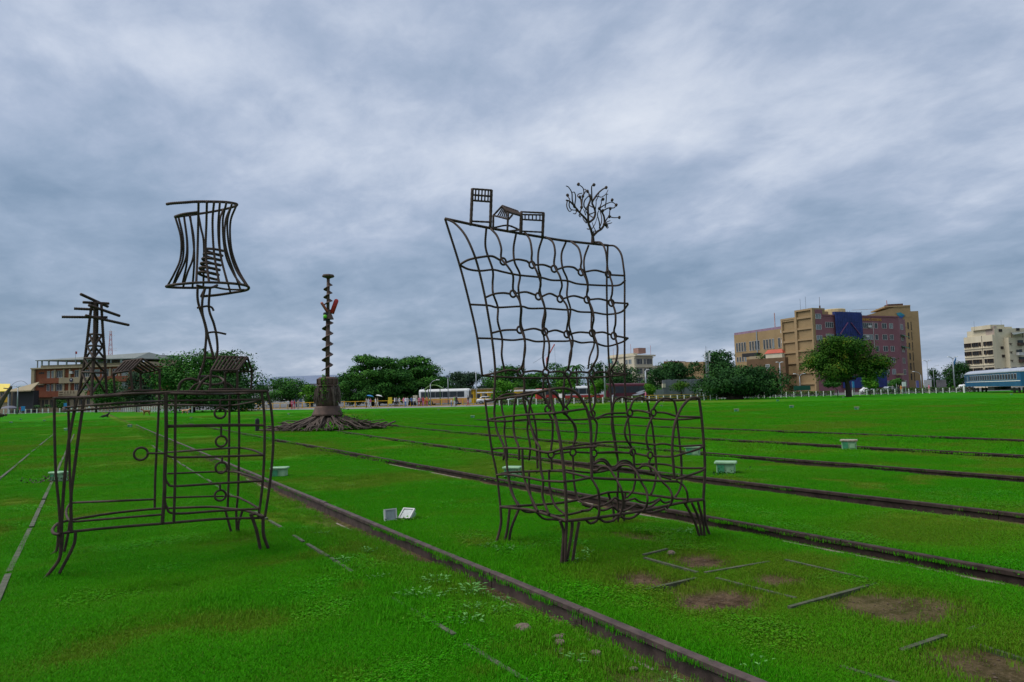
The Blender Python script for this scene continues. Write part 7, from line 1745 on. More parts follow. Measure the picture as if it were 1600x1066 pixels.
# ------------------------------------------------------------------ vehicles
class Frame:
    """local axes for a vehicle: x forward along its length, y to its left, z up"""
    def __init__(s, c, ang): s.c, s.ca, s.sa = c, math.cos(ang), math.sin(ang)
    def P(s, q): return (s.c[0] + q[0] * s.ca - q[1] * s.sa, s.c[1] + q[0] * s.sa + q[1] * s.ca, q[2])
    def put(s, name, mb, ma, par, smooth=False): return mesh(name, [s.P(q) for q in np.concatenate(mb.v)], mb.f, ma, par, smooth)
def loft(secs):
    m_ = MB(); n = len(secs[0]); v = [q for sct in secs for q in sct]
    f = [(i * n + j, i * n + (j + 1) % n, (i + 1) * n + (j + 1) % n, (i + 1) * n + j) for i in range(len(secs) - 1) for j in range(n)]
    return m_.add(v, f + [tuple(reversed(range(n))), tuple(range((len(secs) - 1) * n, len(secs) * n))])
def wheel(fr, par, x, y, r, w):
    m_ = MB()
    def cyl(r0, y0, y1, n=14):
        v = [(x + r0 * math.cos(t), y0, r + r0 * math.sin(t)) for t in np.linspace(0, 2 * math.pi, n, endpoint=False)] + [(x + r0 * math.cos(t), y1, r + r0 * math.sin(t)) for t in np.linspace(0, 2 * math.pi, n, endpoint=False)]
        return MB().add(v, [tuple(range(n)), tuple(reversed(range(n, 2 * n)))] + [(i, n + i, n + (i + 1) % n, (i + 1) % n) for i in range(n)])
    o = fr.put('wheel', cyl(r, y - w / 2, y + w / 2), M['dark'], par); fr.put('rim', cyl(r * .6, y - w / 2 - .02, y + w / 2 + .02), M['metal'], o)
def coach(c, ang, L, Wd, Ht, lab, body, low, nwin, name='bus', roofm=None, glass=None):
    root = thing(name, lab, 'bus', (c[0], c[1], 0)); fr = Frame(c, ang)
    def sec(x, s=1.0, top=Ht): w = Wd / 2 * s; return [(x, -w, .35), (x, w, .35), (x, w, top - .35), (x, w * .86, top - .06), (x, w * .5, top), (x, -w * .5, top), (x, -w * .86, top - .06), (x, -w, top - .35)]
    fr.put('body', loft([sec(-L / 2, .96, Ht - .1), sec(-L / 2 + .12), sec(L / 2 - .35), sec(L / 2, .94, Ht - .15)]), body, root)
    for sd in (-1, 1):
        y = sd * Wd / 2
        fr.put('lower_panel', MB().box(-L / 2 + .13, L / 2 - .36, min(y, y + sd * .03), max(y, y + sd * .03), .4, 1.25), low, root)
        for k in range(nwin):
            a = -L / 2 + .4 + (L - 1.2) * k / nwin; b = a + (L - 1.2) / nwin - .06
            fr.put('window', MB().box(a, b, min(y, y + sd * .025), max(y, y + sd * .025), 1.45, 2.5 if Ht < 3.3 else 2.75), glass or M['glass'], root)
        for x in (-L / 2 + 2.2, L / 2 - 2.4): wheel(fr, root, x, sd * (Wd / 2 - .1), .48, .28)
    fr.put('windscreen', MB().box(L / 2 - .01, L / 2 + .03, -Wd / 2 * .85, Wd / 2 * .85, 1.25, 2.6), M['glass'], root); fr.put('rear_window', MB().box(-L / 2 - .02, -L / 2 + .01, -Wd / 2 * .75, Wd / 2 * .75, 1.6, 2.4), M['glass'], root)
    for sd in (-1, 1): fr.put('headlight', MB().box(L / 2 - .02, L / 2 + .04, sd * Wd * .36 - .15, sd * Wd * .36 + .15, .65, .85), M['white'], root)
    return root, fr
M['maroon'] = mat('maroon_coach_paint', (.10, .012, .02), .35, .15, 1); M['busorange'] = mat('orange_livery', (.55, .17, .05), .4, 0, .9, 0, 0, (.62, .42, .22)); M['busred'] = mat('red_livery', (.42, .04, .03), .4, .2, 1)
mid_az = lambda px: math.atan2(spot(px, 10)[1], spot(px, 10)[0])
acr = math.atan2(-sy_, cy_)                 # direction running left to right across the view
x, y = spot(975, 140); rt, fr = coach((x, y), acr + .55, 11.5, 2.5, 3.35, 'maroon coach with white swooshes parked behind the armchair right side', M['maroon'], M['maroon'], 8)
def swoosh(fr, rt, x0, z0, L, hh, Wd):
    v, f = [], []
    for j in range(9):
        t = j / 8; xx = x0 + L * t; zz = z0 + hh * t ** 1.6; w = .16 * math.sin(math.pi * t) + .02
        for yy in (-Wd / 2 - .05, -Wd / 2 - .032): v += [(xx, yy, zz - w), (xx, yy, zz + w)]
    for j in range(8):
        b = j * 4; f += [(b, b + 4, b + 5, b + 1), (b + 2, b + 3, b + 7, b + 6), (b + 1, b + 5, b + 7, b + 3), (b, b + 2, b + 6, b + 4)]
    fr.put('swoosh', MB().add(v, f), M['white'], rt)
swoosh(fr, rt, .6, 1.0, 3.6, .55, 2.5); swoosh(fr, rt, 1.6, 1.45, 2.6, .5, 2.5); swoosh(fr, rt, -4.6, .5, 3.0, .1, 2.5); swoosh(fr, rt, -5.4, .6, 1.8, .9, 2.5)
x, y = spot(907, 133); coach((x, y), acr + .2, 8.5, 2.4, 2.95, 'white bus seen through the armchair, left of the maroon coach', M['white'], M['busred'], 5)
x, y = spot(694, 131); coach((x, y), acr - .15, 9.5, 2.4, 3.0, 'white and orange city bus under the green arch shelter', M['white'], M['busorange'], 6)
x, y = spot(866, 141); coach((x, y), acr + .1, 8.0, 2.3, 2.7, 'red-sided bus seen low through the armchair back', M['busred'], M['busred'], 5, 'bus')
def car(px, d, ang, ma, lab, L=4.3):
    x, y = spot(px, d); root = thing('parked_car', lab, 'car', (x, y, 0)); fr = Frame((x, y), ang)
    def sec(q, w, zb, zt): return [(q, -w, zb), (q, w, zb), (q, w, zt * .8 + zb * .2), (q, w * .85, zt), (q, -w * .85, zt), (q, -w, zt * .8 + zb * .2)]
    k = L / 4.3
    fr.put('body', loft([sec(-2.15 * k, .72, .35, .8), sec(-2.0 * k, .84, .25, .95), sec(-1.3 * k, .87, .22, 1.0), sec(0, .88, .22, .98), sec(1.2 * k, .87, .22, .95), sec(1.95 * k, .82, .25, .78), sec(2.15 * k, .7, .32, .65)]), ma, root, True)
    c = fr.put('cabin', loft([sec(-1.75 * k, .70, .9, .98), sec(-1.2 * k, .72, .9, 1.42), sec(.2 * k, .72, .9, 1.46), sec(1.05 * k, .70, .9, 1.0)]), ma, root)
    for sd in (-1, 1):
        for a, b in ((-1.25, -.45), (-.38, .45)): fr.put('side_window', MB().box(a * k, b * k, min(sd * .70, sd * .745), max(sd * .70, sd * .745), 1.02, 1.34), M['glass'], root)
        for q in (-1.35 * k, 1.35 * k): wheel(fr, root, q, sd * .78, .31, .2)
        fr.put('headlight', MB().box(2.02 * k, 2.14 * k, sd * .55 - .12, sd * .55 + .12, .58, .70), M['white'], root)
    fr.put('windscreen', MB().add([(.35 * k, -.6, 1.4), (.35 * k, .6, 1.4), (1.06 * k, .62, 1.03), (1.06 * k, -.62, 1.03), (.33 * k, -.6, 1.36), (.33 * k, .6, 1.36), (1.0 * k, .62, .99), (1.0 * k, -.62, .99)], [(0, 3, 2, 1), (4, 5, 6, 7), (0, 1, 5, 4), (2, 3, 7, 6), (1, 2, 6, 5), (3, 0, 4, 7)]), M['glass'], root)
M['carwhite'] = mat('white_car_paint', (.70, .70, .70), .3, .05, 1); M['carsilver'] = mat('silver_car_paint', (.30, .33, .35), .3, .1, 1, metal=.5); M['taxi'] = mat('yellow_taxi_paint', (.6, .38, .02), .35, .1, 1); M['cardark'] = mat('dark_car_paint', (.03, .03, .035), .3, .1, 1)
car(1356, 150, acr + .25, M['carwhite'], 'white saloon car parked behind the fence by the shade tree'); car(1389, 150, acr + .2, M['carsilver'], 'silver car parked right of the white saloon before the mauve building')
car(1505, 152, acr + .5, M['carwhite'], 'white estate car left of the blue railway coach', 4.8); car(808, 126, acr, M['carsilver'], 'pale car under the white canopy seen through the armchair'); car(793, 128, acr + .2, M['cardark'], 'dark car under the white canopy left of the pale car'); car(760, 134, acr + .1, M['carwhite'], 'white car before the yellow building at the armchair left edge')
# ---- blue railway coach
p0, p1 = np.array(spot(1517, 132)), np.array(spot(1608, 104)); dv = p1 - p0; ang = math.atan2(dv[1], dv[0]); L = float(np.linalg.norm(dv)); c = (p0 + p1) / 2
M['trainblue'] = mat('blue_coach_paint', (.012, .10, .21), .45, .15, .8); M['trainroof'] = mat('pale_blue_grey_roof', (.34, .37, .43), .6, .12, .6)
tr = thing('railway_coach', 'blue passenger railway coach with grey roof parked at the lawn edge', 'railway coach', (float(c[0]), float(c[1]), 0)); fr = Frame(c, ang)
fr.put('body', MB().box(-L / 2, L / 2, -1.4, 1.4, 1.05, 3.25, .08), M['trainblue'], tr)
secs = []
for x in (-L / 2 - .02, -L / 2 + .5, L / 2 - .5, L / 2 + .02):
    e = .72 if abs(x) > L / 2 - .1 else 1
    secs.append([(x, 1.45 * math.cos(t), 3.2 + .72 * e * math.sin(t)) for t in np.linspace(0, math.pi, 11)])
fr.put('roof', loft(secs), M['trainroof'], tr, True)
for sd in (-1, 1):
    y0, y1 = (min(sd * 1.4, sd * 1.43), max(sd * 1.4, sd * 1.43))
    fr.put('stripe', MB().box(-L / 2 + .05, L / 2 - .05, y0, y1, 1.82, 1.94), M['white'], tr)
    k = 0; q = -L / 2 + 3.4
    while q < L / 2 - 2:
        w = fr.put('window', MB().box(q, q + .95, y0, y1, 2.1, 3.0), M['frame'], tr); fr.put('pane', MB().box(q + .06, q + .89, min(sd * 1.431, sd * 1.45), max(sd * 1.431, sd * 1.45), 2.16, 2.94), M['glass'] if k % 3 else M['cardark'], w)
        q += 1.32; k += 1
    dr = fr.put('door', MB().box(-L / 2 + .35, -L / 2 + 1.25, y0, y1, 1.15, 3.05), M['trainblue'], tr); fr.put('door_window', MB().box(-L / 2 + .5, -L / 2 + 1.1, min(sd * 1.431, sd * 1.45), max(sd * 1.431, sd * 1.45), 2.1, 2.8), M['glass'], dr)
    fr.put('end_window', MB().box(-L / 2 + 1.6, -L / 2 + 2.5, y0, y1, 2.1, 2.95), M['glass_pale'], tr)
    for ctr in (-L / 2 + 4.0, L / 2 - 4.5):
        for q in (-1.1, 1.1): wheel(fr, tr, ctr + q, sd * .62, .43, .14)
        fr.put('bogie_frame', MB().box(ctr - 1.9, ctr + 1.9, min(sd * .72, sd * .9), max(sd * .72, sd * .9), .35, .75), M['dark'], tr)
    fr.put('underframe_box', MB().box(-1.8, 1.6, min(sd * .4, sd * 1.2), max(sd * .4, sd * 1.2), .4, 1.0), M['dark'], tr)
fr.put('end_gangway', MB().box(-L / 2 - .35, -L / 2 - .003, -.5, .5, 1.2, 3.1), M['dark'], tr)
for k in range(7): q = -L / 2 + 3 + k * (L - 6) / 6; fr.put('roof_vent', MB().box(q - .45, q + .45, -.25, .25, 3.86, 4.06, .05), M['cardark'], tr)
# buffer stop of crossed timbers before the coach
q = spot(1509, 126); bs = thing('buffer_stop', 'crossed timber buffer stop at the end of the blue railway coach', 'buffer stop', (q[0], q[1], 0)); fb = Frame(q, acr)
for a, b in (((-1.5, 0, .1), (.2, 0, 1.1)), ((-.4, 0, .1), (.5, 0, 1.0)), ((.3, .4, .1), (1.1, .4, 1.1)), ((-1.2, .4, .9), (1.2, .4, .9)), ((1.0, 0, .1), (.2, 0, 1.0))): MB().tube([fb.P(a), fb.P(b)], .08, 5).obj('timber', M['wood'], bs)
MB().box(q[0] - 1.7, q[0] - 1.45, q[1] - .12, q[1] + .12, 0, 1.4, .03).obj('white_post', M['white'], bs)
# ------------------------------------------------------------------ lamp posts, masts, signs
def lamp_post(px, d, ytop, lab, arm=1.2, double=False, yb=None, r=.07):
    x, y = spot(px, d); z = lift(px, ytop, d); root = thing('lamp_post', lab, 'lamp post', (x, y, 0))
    MB().tube([(x, y, 0), (x, y, z * .6), (x, y, z)], np.array([r * 1.3, r, r * .8]), 8).obj('pole', M['metal'], root, True)
    if arm:
        for sd in ((-1, 1) if double else (1,)):
            ex, ey = x + sd * arm * cy_, y - sd * arm * sy_
            MB().tube(catmull([(x, y, z - .1), (x + sd * arm * .35 * cy_, y - sd * arm * .35 * sy_, z + .35 * abs(arm)), (ex, ey, z + .5 * abs(arm))], .3), r * .6, 6).obj('arm', M['metal'], root, True)
            MB().box(ex - .28, ex + .28, ey - .12, ey + .12, z + .5 * abs(arm) - .06, z + .5 * abs(arm) + .06, .03).obj('lamp_head', M['white'], root)
    return root
lamp_post(671, 122, 600, 'curved-arm street lamp over the green arch shelter', 1.35); lamp_post(742.5, 135, 581, 'plain tall grey pole beside the armchair left edge', 0, r=.09)
o = lamp_post(698.5, 126, 590, 'grey pole with a clustered floodlight top in front of the city bus', 0, r=.08); x, y = spot(698.5, 126); z = lift(698, 589, 126)
for k in range(4): MB().box(x - .45 + k * .25, x - .28 + k * .25, y - .15, y + .15, z - .1 + .15 * (k % 2), z + .15 + .15 * (k % 2), .03).obj('floodlight_head', M['bluegrey'], o)
lamp_post(943, 112, 570, 'pale pole standing before the maroon coach', 0, r=.12); lamp_post(1007, 150, 580, 'grey pole before the cream building', .6, r=.16)
lamp_post(27, 150, 606, 'pale blue lamp post in front of the dark shed', -.8, True, r=.11); lamp_post(1247, 140, 588, 'twin-arm street lamp before the blank tan wall', 1.0, True, r=.07)
lamp_post(1436, 150, 586, 'curved street lamp before the tan tower', -1.5, r=.08); lamp_post(1447, 165, 566, 'tall utility pole right of the tan tower', .8, True, r=.1); bn_ = lamp_post(1487.5, 150, 561, 'tall grey lamp post with a blue banner right of the round tree', .9, True, r=.12)
x, y = spot(1487.5, 150); q = spot(1492, 150); MB().add([(x + .3, y, lift(1490, 566, 150)), (q[0] + .25, q[1], lift(1493, 558, 150)), (q[0] + .25, q[1], lift(1493, 563, 150)), (x + .3, y, lift(1490, 572, 150)), (x + .3, y + .04, lift(1490, 566, 150)), (q[0] + .25, q[1] + .04, lift(1493, 558, 150)), (q[0] + .25, q[1] + .04, lift(1493, 563, 150)), (x + .3, y + .04, lift(1490, 572, 150))], [(0, 1, 2, 3), (7, 6, 5, 4), (0, 4, 5, 1), (1, 5, 6, 2), (2, 6, 7, 3), (3, 7, 4, 0)]).obj('banner', mat('sky_blue_banner', (.04, .17, .40), .6, .2, 2), bn_)
lamp_post(1456, 175, 575, 'thin grey street lamp beyond the utility pole', 1.2, r=.06); lamp_post(1217, 140, 568, 'grey pole with camera before the annexe wall', .5, True, r=.13); lamp_post(462, 165, 598, 'grey power pole with crossarm left of the auger column', .9, True, r=.1)
lamp_post(376, 112, 606, 'short white pole beside the small bar-frame house on the dresser', 0, r=.04); lamp_post(1397, 128, 600, 'thin white sign pole before the mauve building', 0, r=.03)
# antenna mast
x, y = spot(1103, 140); am = thing('antenna_mast', 'lattice antenna mast with white panels rising from the dark trees', 'mast', (x, y, 0)); zt = lift(1103, 548, 140); zb = 0
for ox, oy in ((-.25, -.2), (.25, -.2), (0, .25)): MB().tube([(x + ox, y + oy, 0), (x + ox, y + oy, zt)], .04, 5).obj('mast_leg', M['metal'], am)
for k in range(22): z = 1 + k * .42; MB().tube([(x - .25, y - .2, z), (x + .25, y - .2, z + .4)], .02, 4).obj('lattice', M['metal'], am)
for ox in (-.42, .42): MB().box(x + ox * cy_ - .14, x + ox * cy_ + .14, y - ox * sy_ - .35, y - ox * sy_ - .2, lift(1103, 565, 140), lift(1103, 552, 140), .03).obj('antenna_panel', M['white'], am)
MB().tube([(x, y, zt), (x, y, lift(1101, 541, 140))], .03, 5).obj('spike', M['dark'], am)
# red and white lattice tower far left
x, y = spot(170.5, 300); lt = thing('lattice_tower', 'red and white lattice radio tower above the brown building roof', 'tower', (x, y, 0)); M['redlat'] = mat('red_lattice_paint', (.40, .05, .03), .6, .2, 1)
zt, zb = lift(170, 506, 300), lift(170, 560, 300)
for ox, oy in ((-.8, -.8), (.8, -.8), (.8, .8), (-.8, .8)): MB().tube([(x + ox * 1.6, y + oy * 1.6, 0), (x + ox, y + oy, zb), (x + ox * .35, y + oy * .35, zt - 3)], .10, 4).obj('tower_leg', M['redlat'], lt)
for k in range(11):
    z = zb + k * (zt - 3 - zb) / 11; h_ = (zt - 3 - zb) / 11; s0 = .8 - .45 * k / 11
    MB().tube([(x - s0, y - s0, z), (x + s0, y - s0, z + h_)], .06, 4).tube([(x + s0, y - s0, z), (x - s0, y - s0, z + h_)], .06, 4).tube([(x - s0, y - s0, z), (x + s0, y - s0, z)], .06, 4).obj('lattice', M['redlat'] if k % 2 else M['white'], lt)
MB().tube([(x, y, zt - 3), (x, y, zt)], .06, 4).obj('spike', M['white'], lt)
for k, (zz, w) in enumerate(((518, 1.6), (524, 1.6), (545, 2.6), (548, 2.6))): z = lift(170, zz, 300); MB().tube([(x - w, y, z), (x + w, y, z)], .05, 4).obj('aerial_arm', M['white'], lt)
# distant crane
x, y = spot(855, 420); kr = thing('tower_crane', 'distant red crane jib seen through the armchair back', 'crane', (x, y, 0)); dzp = lambda px, py: (*spot(px, 420), lift(px, py, 420))
MB().tube([dzp(853, 580), dzp(854, 560)], .5, 5).obj('mast', M['redlat'], kr); MB().tube([dzp(853.5, 561), dzp(866.5, 538)], .35, 5).obj('jib', M['redlat'], kr); MB().tube([dzp(866.5, 538), dzp(867, 575)], .06, 4).obj('hoist_rope', M['dark'], kr); MB().tube([dzp(832, 568), dzp(853.5, 554)], .07, 4).obj('stay_cable', M['dark'], kr)
def sign(px, d, y0, y1, w, ma, lab, posts=M['metal']):
    x, y = spot(px, d); root = thing('sign_board', lab, 'sign', (x, y, 0)); z0, z1 = lift(px, y1, d), lift(px, y0, d); fr = Frame((x, y), acr); W_ = w / 1089.0 * d / 2
    b = fr.put('board', MB().box(-W_, W_, -.05, .05, z0, z1, .01), ma, root)
    for sd in (-1, 1): fr.put('post', MB().box(sd * W_ * .8 - .05, sd * W_ * .8 + .05, .051, .13, 0, z1 - .1), posts, root)
    return root, fr, W_, z0, z1
sign(608, 123, 621, 631, 6, M['bright_yellow'], 'plain yellow sign board behind the yellow railing by the rain tree'); rt, fr, W_, z0, z1 = sign(647, 123, 618, 629, 7, M['cream'], 'cream notice board beside the people waiting near the rain tree'); fr.put('board_rule', MB().box(-W_ * .9, W_ * .9, -.07, -.052, (z0 + z1) / 2, (z0 + z1) / 2 + .05), M['signbrown'], rt)
M['bannerblue'] = mat('blue_banner', (.02, .20, .48), .6, .2, 2)
sign(36, 158, 635, 642, 6, M['bannerblue'], 'blue panel sign behind the white fence by the dark shed'); sign(103, 157, 630, 639, 7, M['bannerblue'], 'blue and white banner before the brown building entrance'); sign(1330, 126, 596, 606, 3, M['bannerblue'], 'narrow blue banner right of the shade tree trunk'); sign(1430, 150, 595, 606, 4, mat('violet_panel', (.10, .10, .26), .6, .2, 2), 'violet banner panel left of the curved street lamp'); sign(1409, 126, 597, 604, 6, M['white'], 'white sign board before the mauve building corner')
sign(1446, 160, 594, 607, 12, M['frame'], 'pale grey louvred board left of the photo hoarding'); sign(1467, 158, 594, 606, 15, mat('photo_board', (.08, .075, .08), .6, 0, .6, 0, 0, (.28, .25, .24)), 'grey hoarding with a dark printed picture before the round tree'); sign(662, 121, 625, 632, 4, M['yellow'], 'yellow diamond notice under the green arch shelter'); sign(1250, 128, 603, 610, 26, mat('green_banner', (.01, .09, .06), .7, .3, 1), 'dark green netted board before the blank tan wall')
# green arch shelter
ag = thing('arch_shelter', 'green arched bus shelter roof on slim posts near the city bus', 'shelter', (*spot(676, 125), 0)); M['archgreen'] = mat('green_arch_paint', (.10, .19, .04), .5, .2, 1)
ap_ = [(*spot(px, 125), lift(px, py, 125)) for px, py in ((661.5, 610), (666, 605.5), (672, 602.5), (677, 602), (683, 603.5), (690, 607.5))]
for off in (0, 2.5):
    MB().tube(catmull([(a + off * sy_, b + off * cy_, c_) for a, b, c_ in ap_], .3), .11, 6).obj('arch_beam', M['archgreen'], ag)
v, f = [], []
pp = catmull(ap_, .5)
for a, b, c_ in pp: v += [(a, b, c_ + .06), (a + 2.5 * sy_, b + 2.5 * cy_, c_ + .06), (a, b, c_ + .1), (a + 2.5 * sy_, b + 2.5 * cy_, c_ + .1)]
for i in range(len(pp) - 1): f += [(i * 4, i * 4 + 4, i * 4 + 5, i * 4 + 1), (i * 4 + 2, i * 4 + 3, i * 4 + 7, i * 4 + 6), (i * 4, i * 4 + 2, i * 4 + 6, i * 4 + 4), (i * 4 + 1, i * 4 + 5, i * 4 + 7, i * 4 + 3)]
mesh('roof_sheet', v, f, M['archgreen'], ag)
for px in (663, 668, 686): q = spot(px, 126); MB().tube([(q[0], q[1], 0), (q[0], q[1], lift(px, 606.5 if px != 668 else 604.5, 125))], .07, 6).obj('post', M['archgreen'], ag)
# ------------------------------------------------------------------ people
def skin_mesh(name, joints, edges, root_i=0):
    me = bpy.data.meshes.new(name); me.from_pydata([j[:3] for j in joints], edges, []); o = bpy.data.objects.new(name, me); COL.objects.link(o)
    md = o.modifiers.new('skin', 'SKIN'); sk = me.skin_vertices[0].data
    for i, j in enumerate(joints): sk[i].radius = (j[3], j[4] if len(j) > 4 else j[3]); sk[i].use_root = (i == root_i)
    sb = o.modifiers.new('sub', 'SUBSURF'); sb.levels = sb.render_levels = 1
    dg = bpy.context.evaluated_depsgraph_get(); out = bpy.data.meshes.new_from_object(o.evaluated_get(dg)); out.name = name
    COL.objects.unlink(o); bpy.data.objects.remove(o)
    out.polygons.foreach_set('use_smooth', [True] * len(out.polygons))
    return out
def body(st):
    """st: stride, arm swing, arm raise, seated"""
    s, a, up_ = st
    J = [(0, 0, .92, .14, .10), (0, 0, 1.10, .13, .095), (0, .01, 1.32, .17, .10), (0, .01, 1.44, .07, .06), (0, .02, 1.52, .055), (0, .03, 1.60, .085, .095), (0, .02, 1.70, .075, .085),
         (-.10, 0, .86, .09), (-.10, s * .5, .48, .062), (-.10, s, .09, .045), (-.10, s + .13, .04, .042, .03), (.10, 0, .86, .09), (.10, -s * .3, .48, .062), (.10, -s, .09, .045), (.10, -s + .13, .04, .042, .03),
         (-.19, 0, 1.38, .055), (-.24, -a * .3, 1.12, .042), (-.22, a * .5 + .05, .90, .034), (-.22, a * .5 + .10, .82, .03), (.19, 0, 1.38, .055), (.25, a * .2, 1.14 + up_ * .05, .042), (.20, .18 * up_ + a * -.3 + .03, .90 + up_ * .42, .034), (.20, .22 * up_ + .05, .83 + up_ * .50, .03)]
    E = [(0, 1), (1, 2), (2, 3), (3, 4), (4, 5), (5, 6), (0, 7), (7, 8), (8, 9), (9, 10), (0, 11), (11, 12), (12, 13), (13, 14), (2, 15), (15, 16), (16, 17), (17, 18), (2, 19), (19, 20), (20, 21), (21, 22)]
    return skin_mesh('person', J, E)
POSES = [body((.02, .1, 0)), body((.22, .35, 0)), body((-.15, -.2, 0)), body((.05, .1, 1.0)), body((.2, .2, 1.0))]
def cloth(top, low, hair=(.015, .012, .01), skin=(.36, .22, .15)):
    m, t, b, out = newmat('clothing'); g = t.nodes.new('ShaderNodeTexCoord'); s_ = t.nodes.new('ShaderNodeSeparateXYZ'); t.links.new(g.outputs['Object'], s_.inputs[0])
    dv_ = t.nodes.new('ShaderNodeMath'); dv_.operation = 'DIVIDE'; dv_.inputs[1].default_value = 2.0; t.links.new(s_.outputs[2], dv_.inputs[0])
    rp = t.nodes.new('ShaderNodeValToRGB'); rp.color_ramp.interpolation = 'CONSTANT'
    els = rp.color_ramp.elements; els[0].position, els[0].color = 0, (.02, .02, .02, 1); els[1].position, els[1].color = .035, (*low, 1)
    for p, c_ in ((.46, top), (.735, skin), (.82, hair)): e = els.new(p); e.color = (*c_, 1)
    t.links.new(dv_.outputs[0], rp.inputs[0]); t.links.new(rp.outputs[0], b.inputs['Base Color']); b.inputs['Roughness'].default_value = .8
    return m
WH, PK, BL, BK, RD, BG, GN, OR, GY = (.65, .65, .66), (.58, .16, .26), (.08, .16, .36), (.02, .02, .025), (.42, .04, .05), (.42, .36, .27), (.24, .48, .08), (.55, .22, .05), (.2, .2, .22)
def person(px, d, pose, top, low, lab, face=0.0, s=1.0):
    x, y = spot(px, d); o = bpy.data.objects.new('person', POSES[pose].copy()); COL.objects.link(o); o.location = (x, y, .008); o.rotation_euler = (0, 0, face); o.scale = (s, s, s); o.data.materials.clear(); o.data.materials.append(cloth(top, low))
    setp(o, lab, 'person', 'people along the path behind the lawn'); return o
person(449, 124, 1, WH, BG, 'person in white walking on the path left of the auger column', acr); person(455, 123.5, 0, PK, RD, 'person in a pink top standing on the path left of the auger', 2.2); person(459, 124, 2, RD, PK, 'person in red beside the one in pink on the path', 1.0); person(465, 124, 0, BG, BG, 'person in beige at the yellow railing left of the auger', .5); person(415, 128, 0, WH, BG, 'person in white by the far left end of the yellow railing', .5)
person(571, 117, 0, BG, BK, 'person in beige and black left of the blue umbrella', 1.2); person(574.5, 116.5, 3, WH, WH, 'person in white under the blue umbrella', .6); person(577.5, 117, 1, PK, WH, 'person in pale pink just right of the blue umbrella', 1.5)
person(585.5, 115.5, 4, WH, BG, 'person in white and beige under the white umbrella', 1.1); person(588.5, 116, 1, BG, WH, 'person in beige walking beside the white umbrella', 1.0)
for px, top, low, lab in ((615, WH, BK, 'person in white right of the yellow sign board'), (618, GY, BK, 'person in grey right of the yellow sign board'), (622.5, WH, BG, 'person in white behind the railing near the yellow sign'), (629, PK, BG, 'person in pink behind the railing left of the notice board'), (632, WH, BL, 'person in white and blue left of the notice board'), (635, WH, WH, 'person all in white left of the notice board'), (641, BL, BK, 'person in blue at the cream notice board'), (646, WH, BK, 'person in white and black before the cream notice board'), (653.5, PK, RD, 'person in pink right of the cream notice board'), (656.5, GY, BK, 'person in grey and black near the arch shelter'), (659.5, RD, PK, 'person in red near the arch shelter post'), (665, OR, RD, 'person in orange under the arch shelter')):
    person(px, 121 + random.uniform(-1, 1), random.choice((0, 1, 2)), top, low, lab, random.uniform(0, 6))
person(703.5, 109.5, 0, WH, BL, 'child in white top and blue trousers beside the bending person', .4, .72); person(708, 109.5, 3, GN, WH, 'person in a lime top bending by the child', .8, .95); person(711, 111, 1, BK, BK, 'person in dark clothes behind the one in lime', 1.8); person(729.5, 111, 1, BK, RD, 'person in black walking along the path by the yellow building', 1.4)
person(1404, 124, 1, OR, BG, 'person in an orange top behind the fence below the mauve building', 1.0); person(1400, 124.5, 0, BK, BK, 'person in black behind the fence below the mauve building', 1.0); person(1447.5, 127, 2, PK, BG, 'person in pink behind the fence below the tan tower', 1.0); person(1391, 125, 0, GY, BK, 'person in grey pushing a bicycle behind the fence', 2.0)
person(1006, 110, 0, PK, BL, 'person in pink at the small round tree by the hoarding', 1.0); person(112, 168, 0, BL, BK, 'person in blue at the entrance of the brown building', 1.0); person(139, 160, 1, WH, BL, 'person in white and blue behind the white fence by the tree', 1.0); person(32, 163, 0, RD, GY, 'person in red behind the white fence by the dark shed', 1.0)
def umbrella(px, d, z, r, ma, lab, tilt=0.0):
    x, y = spot(px, d); root = thing('umbrella', lab, 'umbrella', (x, y, z - .5)); v, f = [], []
    n = 8
    for rr, zz in ((0, .28), (.35, .25), (.7, .15), (1.0, 0)):
        for k in range(n): a = 2 * math.pi * k / n; v.append((x + rr * r * math.cos(a), y + rr * r * math.sin(a), z + zz * r * 1.2 - tilt * rr * math.cos(a) * r))
    for i in range(3):
        for k in range(n): f.append((i * n + k, i * n + (k + 1) % n, i * n + n + (k + 1) % n, i * n + n + k))
    mesh('canopy', v, f, ma, root); MB().tube([(x, y, z + .36 * r), (x, y, z - .9)], .015, 5).obj('shaft', M['dark'], root)
umbrella(577, 116.4, 1.95, .62, M['bannerblue'], 'blue umbrella held over the people right of the auger column', .2); umbrella(591, 115.4, 1.95, .58, M['white'], 'white umbrella held by the person right of the blue umbrella', .25)
q = spot(15, 146); ub = umbrella(15, 150, 1.35, 1.7, mat('grey_parasol', (.11, .11, .14), .7, .2, 1), 'wide grey parasol at the far left behind the driftwood')
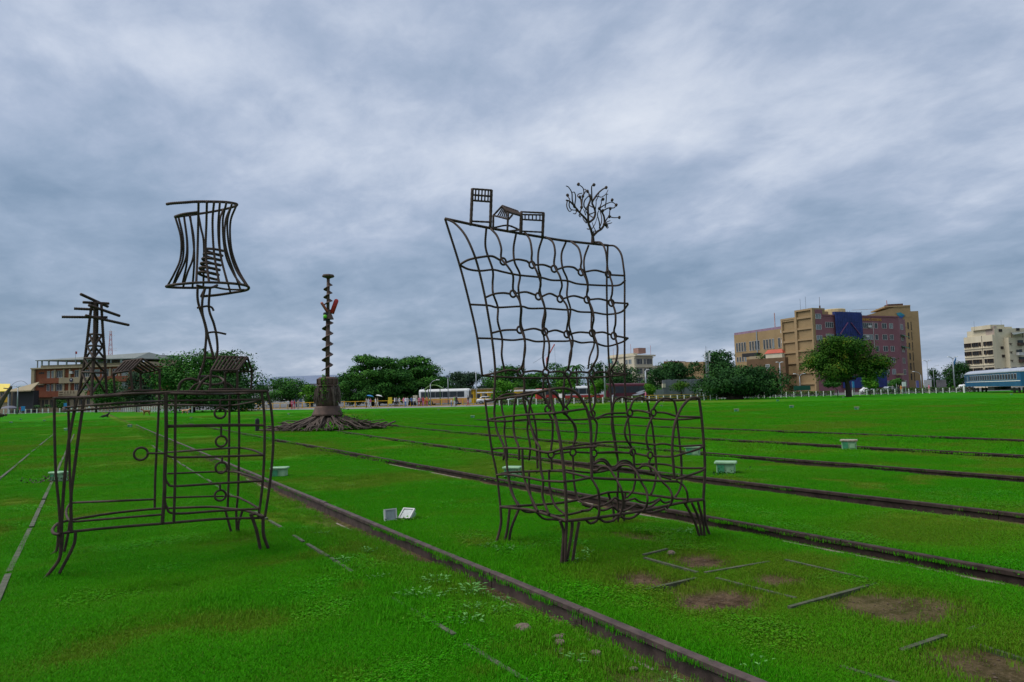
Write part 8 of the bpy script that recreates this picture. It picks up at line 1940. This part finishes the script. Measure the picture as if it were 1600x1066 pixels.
# ------------------------------------------------------------------ dogs
def dog_mesh(lying):
    if lying:
        J = [(0, 0, .16, .12), (.22, 0, .20, .13), (.42, 0, .26, .12), (.52, 0, .40, .075), (.60, 0, .50, .075), (.72, 0, .47, .04), (-.2, 0, .14, .11), (-.36, .02, .07, .03), (-.55, .06, .04, .02), (.40, -.10, .07, .04), (.62, -.10, .035, .03), (.40, .10, .07, .04), (.60, .12, .035, .03), (-.1, -.14, .07, .05), (.1, -.16, .035, .03), (.56, .05, .58, .02), (.56, -.05, .58, .02)]
        E = [(0, 1), (1, 2), (2, 3), (3, 4), (4, 5), (0, 6), (6, 7), (7, 8), (2, 9), (9, 10), (2, 11), (11, 12), (0, 13), (13, 14), (4, 15), (4, 16)]
    else:
        J = [(0, 0, .46, .11, .12), (.25, 0, .47, .12, .14), (.38, 0, .52, .09), (.50, 0, .62, .065), (.58, 0, .68, .07), (.72, 0, .64, .035), (-.26, 0, .48, .10, .10), (-.40, 0, .54, .03), (-.56, 0, .62, .018),
             (.28, -.09, .34, .05), (.28, -.09, .18, .03), (.29, -.09, .02, .03), (.26, .09, .34, .05), (.30, .09, .18, .03), (.34, .09, .02, .03), (-.26, -.09, .38, .07), (-.20, -.09, .26, .045), (-.32, -.09, .15, .025), (-.28, -.09, .02, .03), (-.28, .09, .38, .07), (-.24, .09, .26, .045), (-.36, .09, .15, .025), (-.33, .09, .02, .03), (.56, .05, .76, .018), (.56, -.05, .76, .018)]
        E = [(0, 1), (1, 2), (2, 3), (3, 4), (4, 5), (0, 6), (6, 7), (7, 8), (1, 9), (9, 10), (10, 11), (1, 12), (12, 13), (13, 14), (6, 15), (15, 16), (16, 17), (17, 18), (6, 19), (19, 20), (20, 21), (21, 22), (4, 23), (4, 24)]
    return skin_mesh('dog', J, E)
DL, DS = dog_mesh(True), dog_mesh(False)
def dog(px, py, me, ma, lab, face, s=1.0):
    d = H * 1089.0 / (py - (617 - .0245 * (px - 800))); x, y = spot(px, d); o = bpy.data.objects.new('dog', me.copy()); COL.objects.link(o); o.location = (x, y, 0); o.rotation_euler = (0, 0, face); o.scale = (s, s, s); o.data.materials.append(ma); setp(o, lab, 'dog')
M['brownfur'] = mat('brown_fur', (.17, .075, .03), .9, .3, 8)
dog(162, 652.3, DL, mat('black_fur', (.012, .012, .012), .8, .3, 8), 'black dog lying on the lawn seen through the dresser left side', acr, 1.15); dog(229, 649.0, DS, M['brownfur'], 'brown dog standing by the white fence seen through the dresser', acr + math.pi, 1.25); dog(288.5, 647.5, DS, M['busorange'], 'ginger dog standing by the white fence beyond the dresser drawers', acr + .2, 1.15)
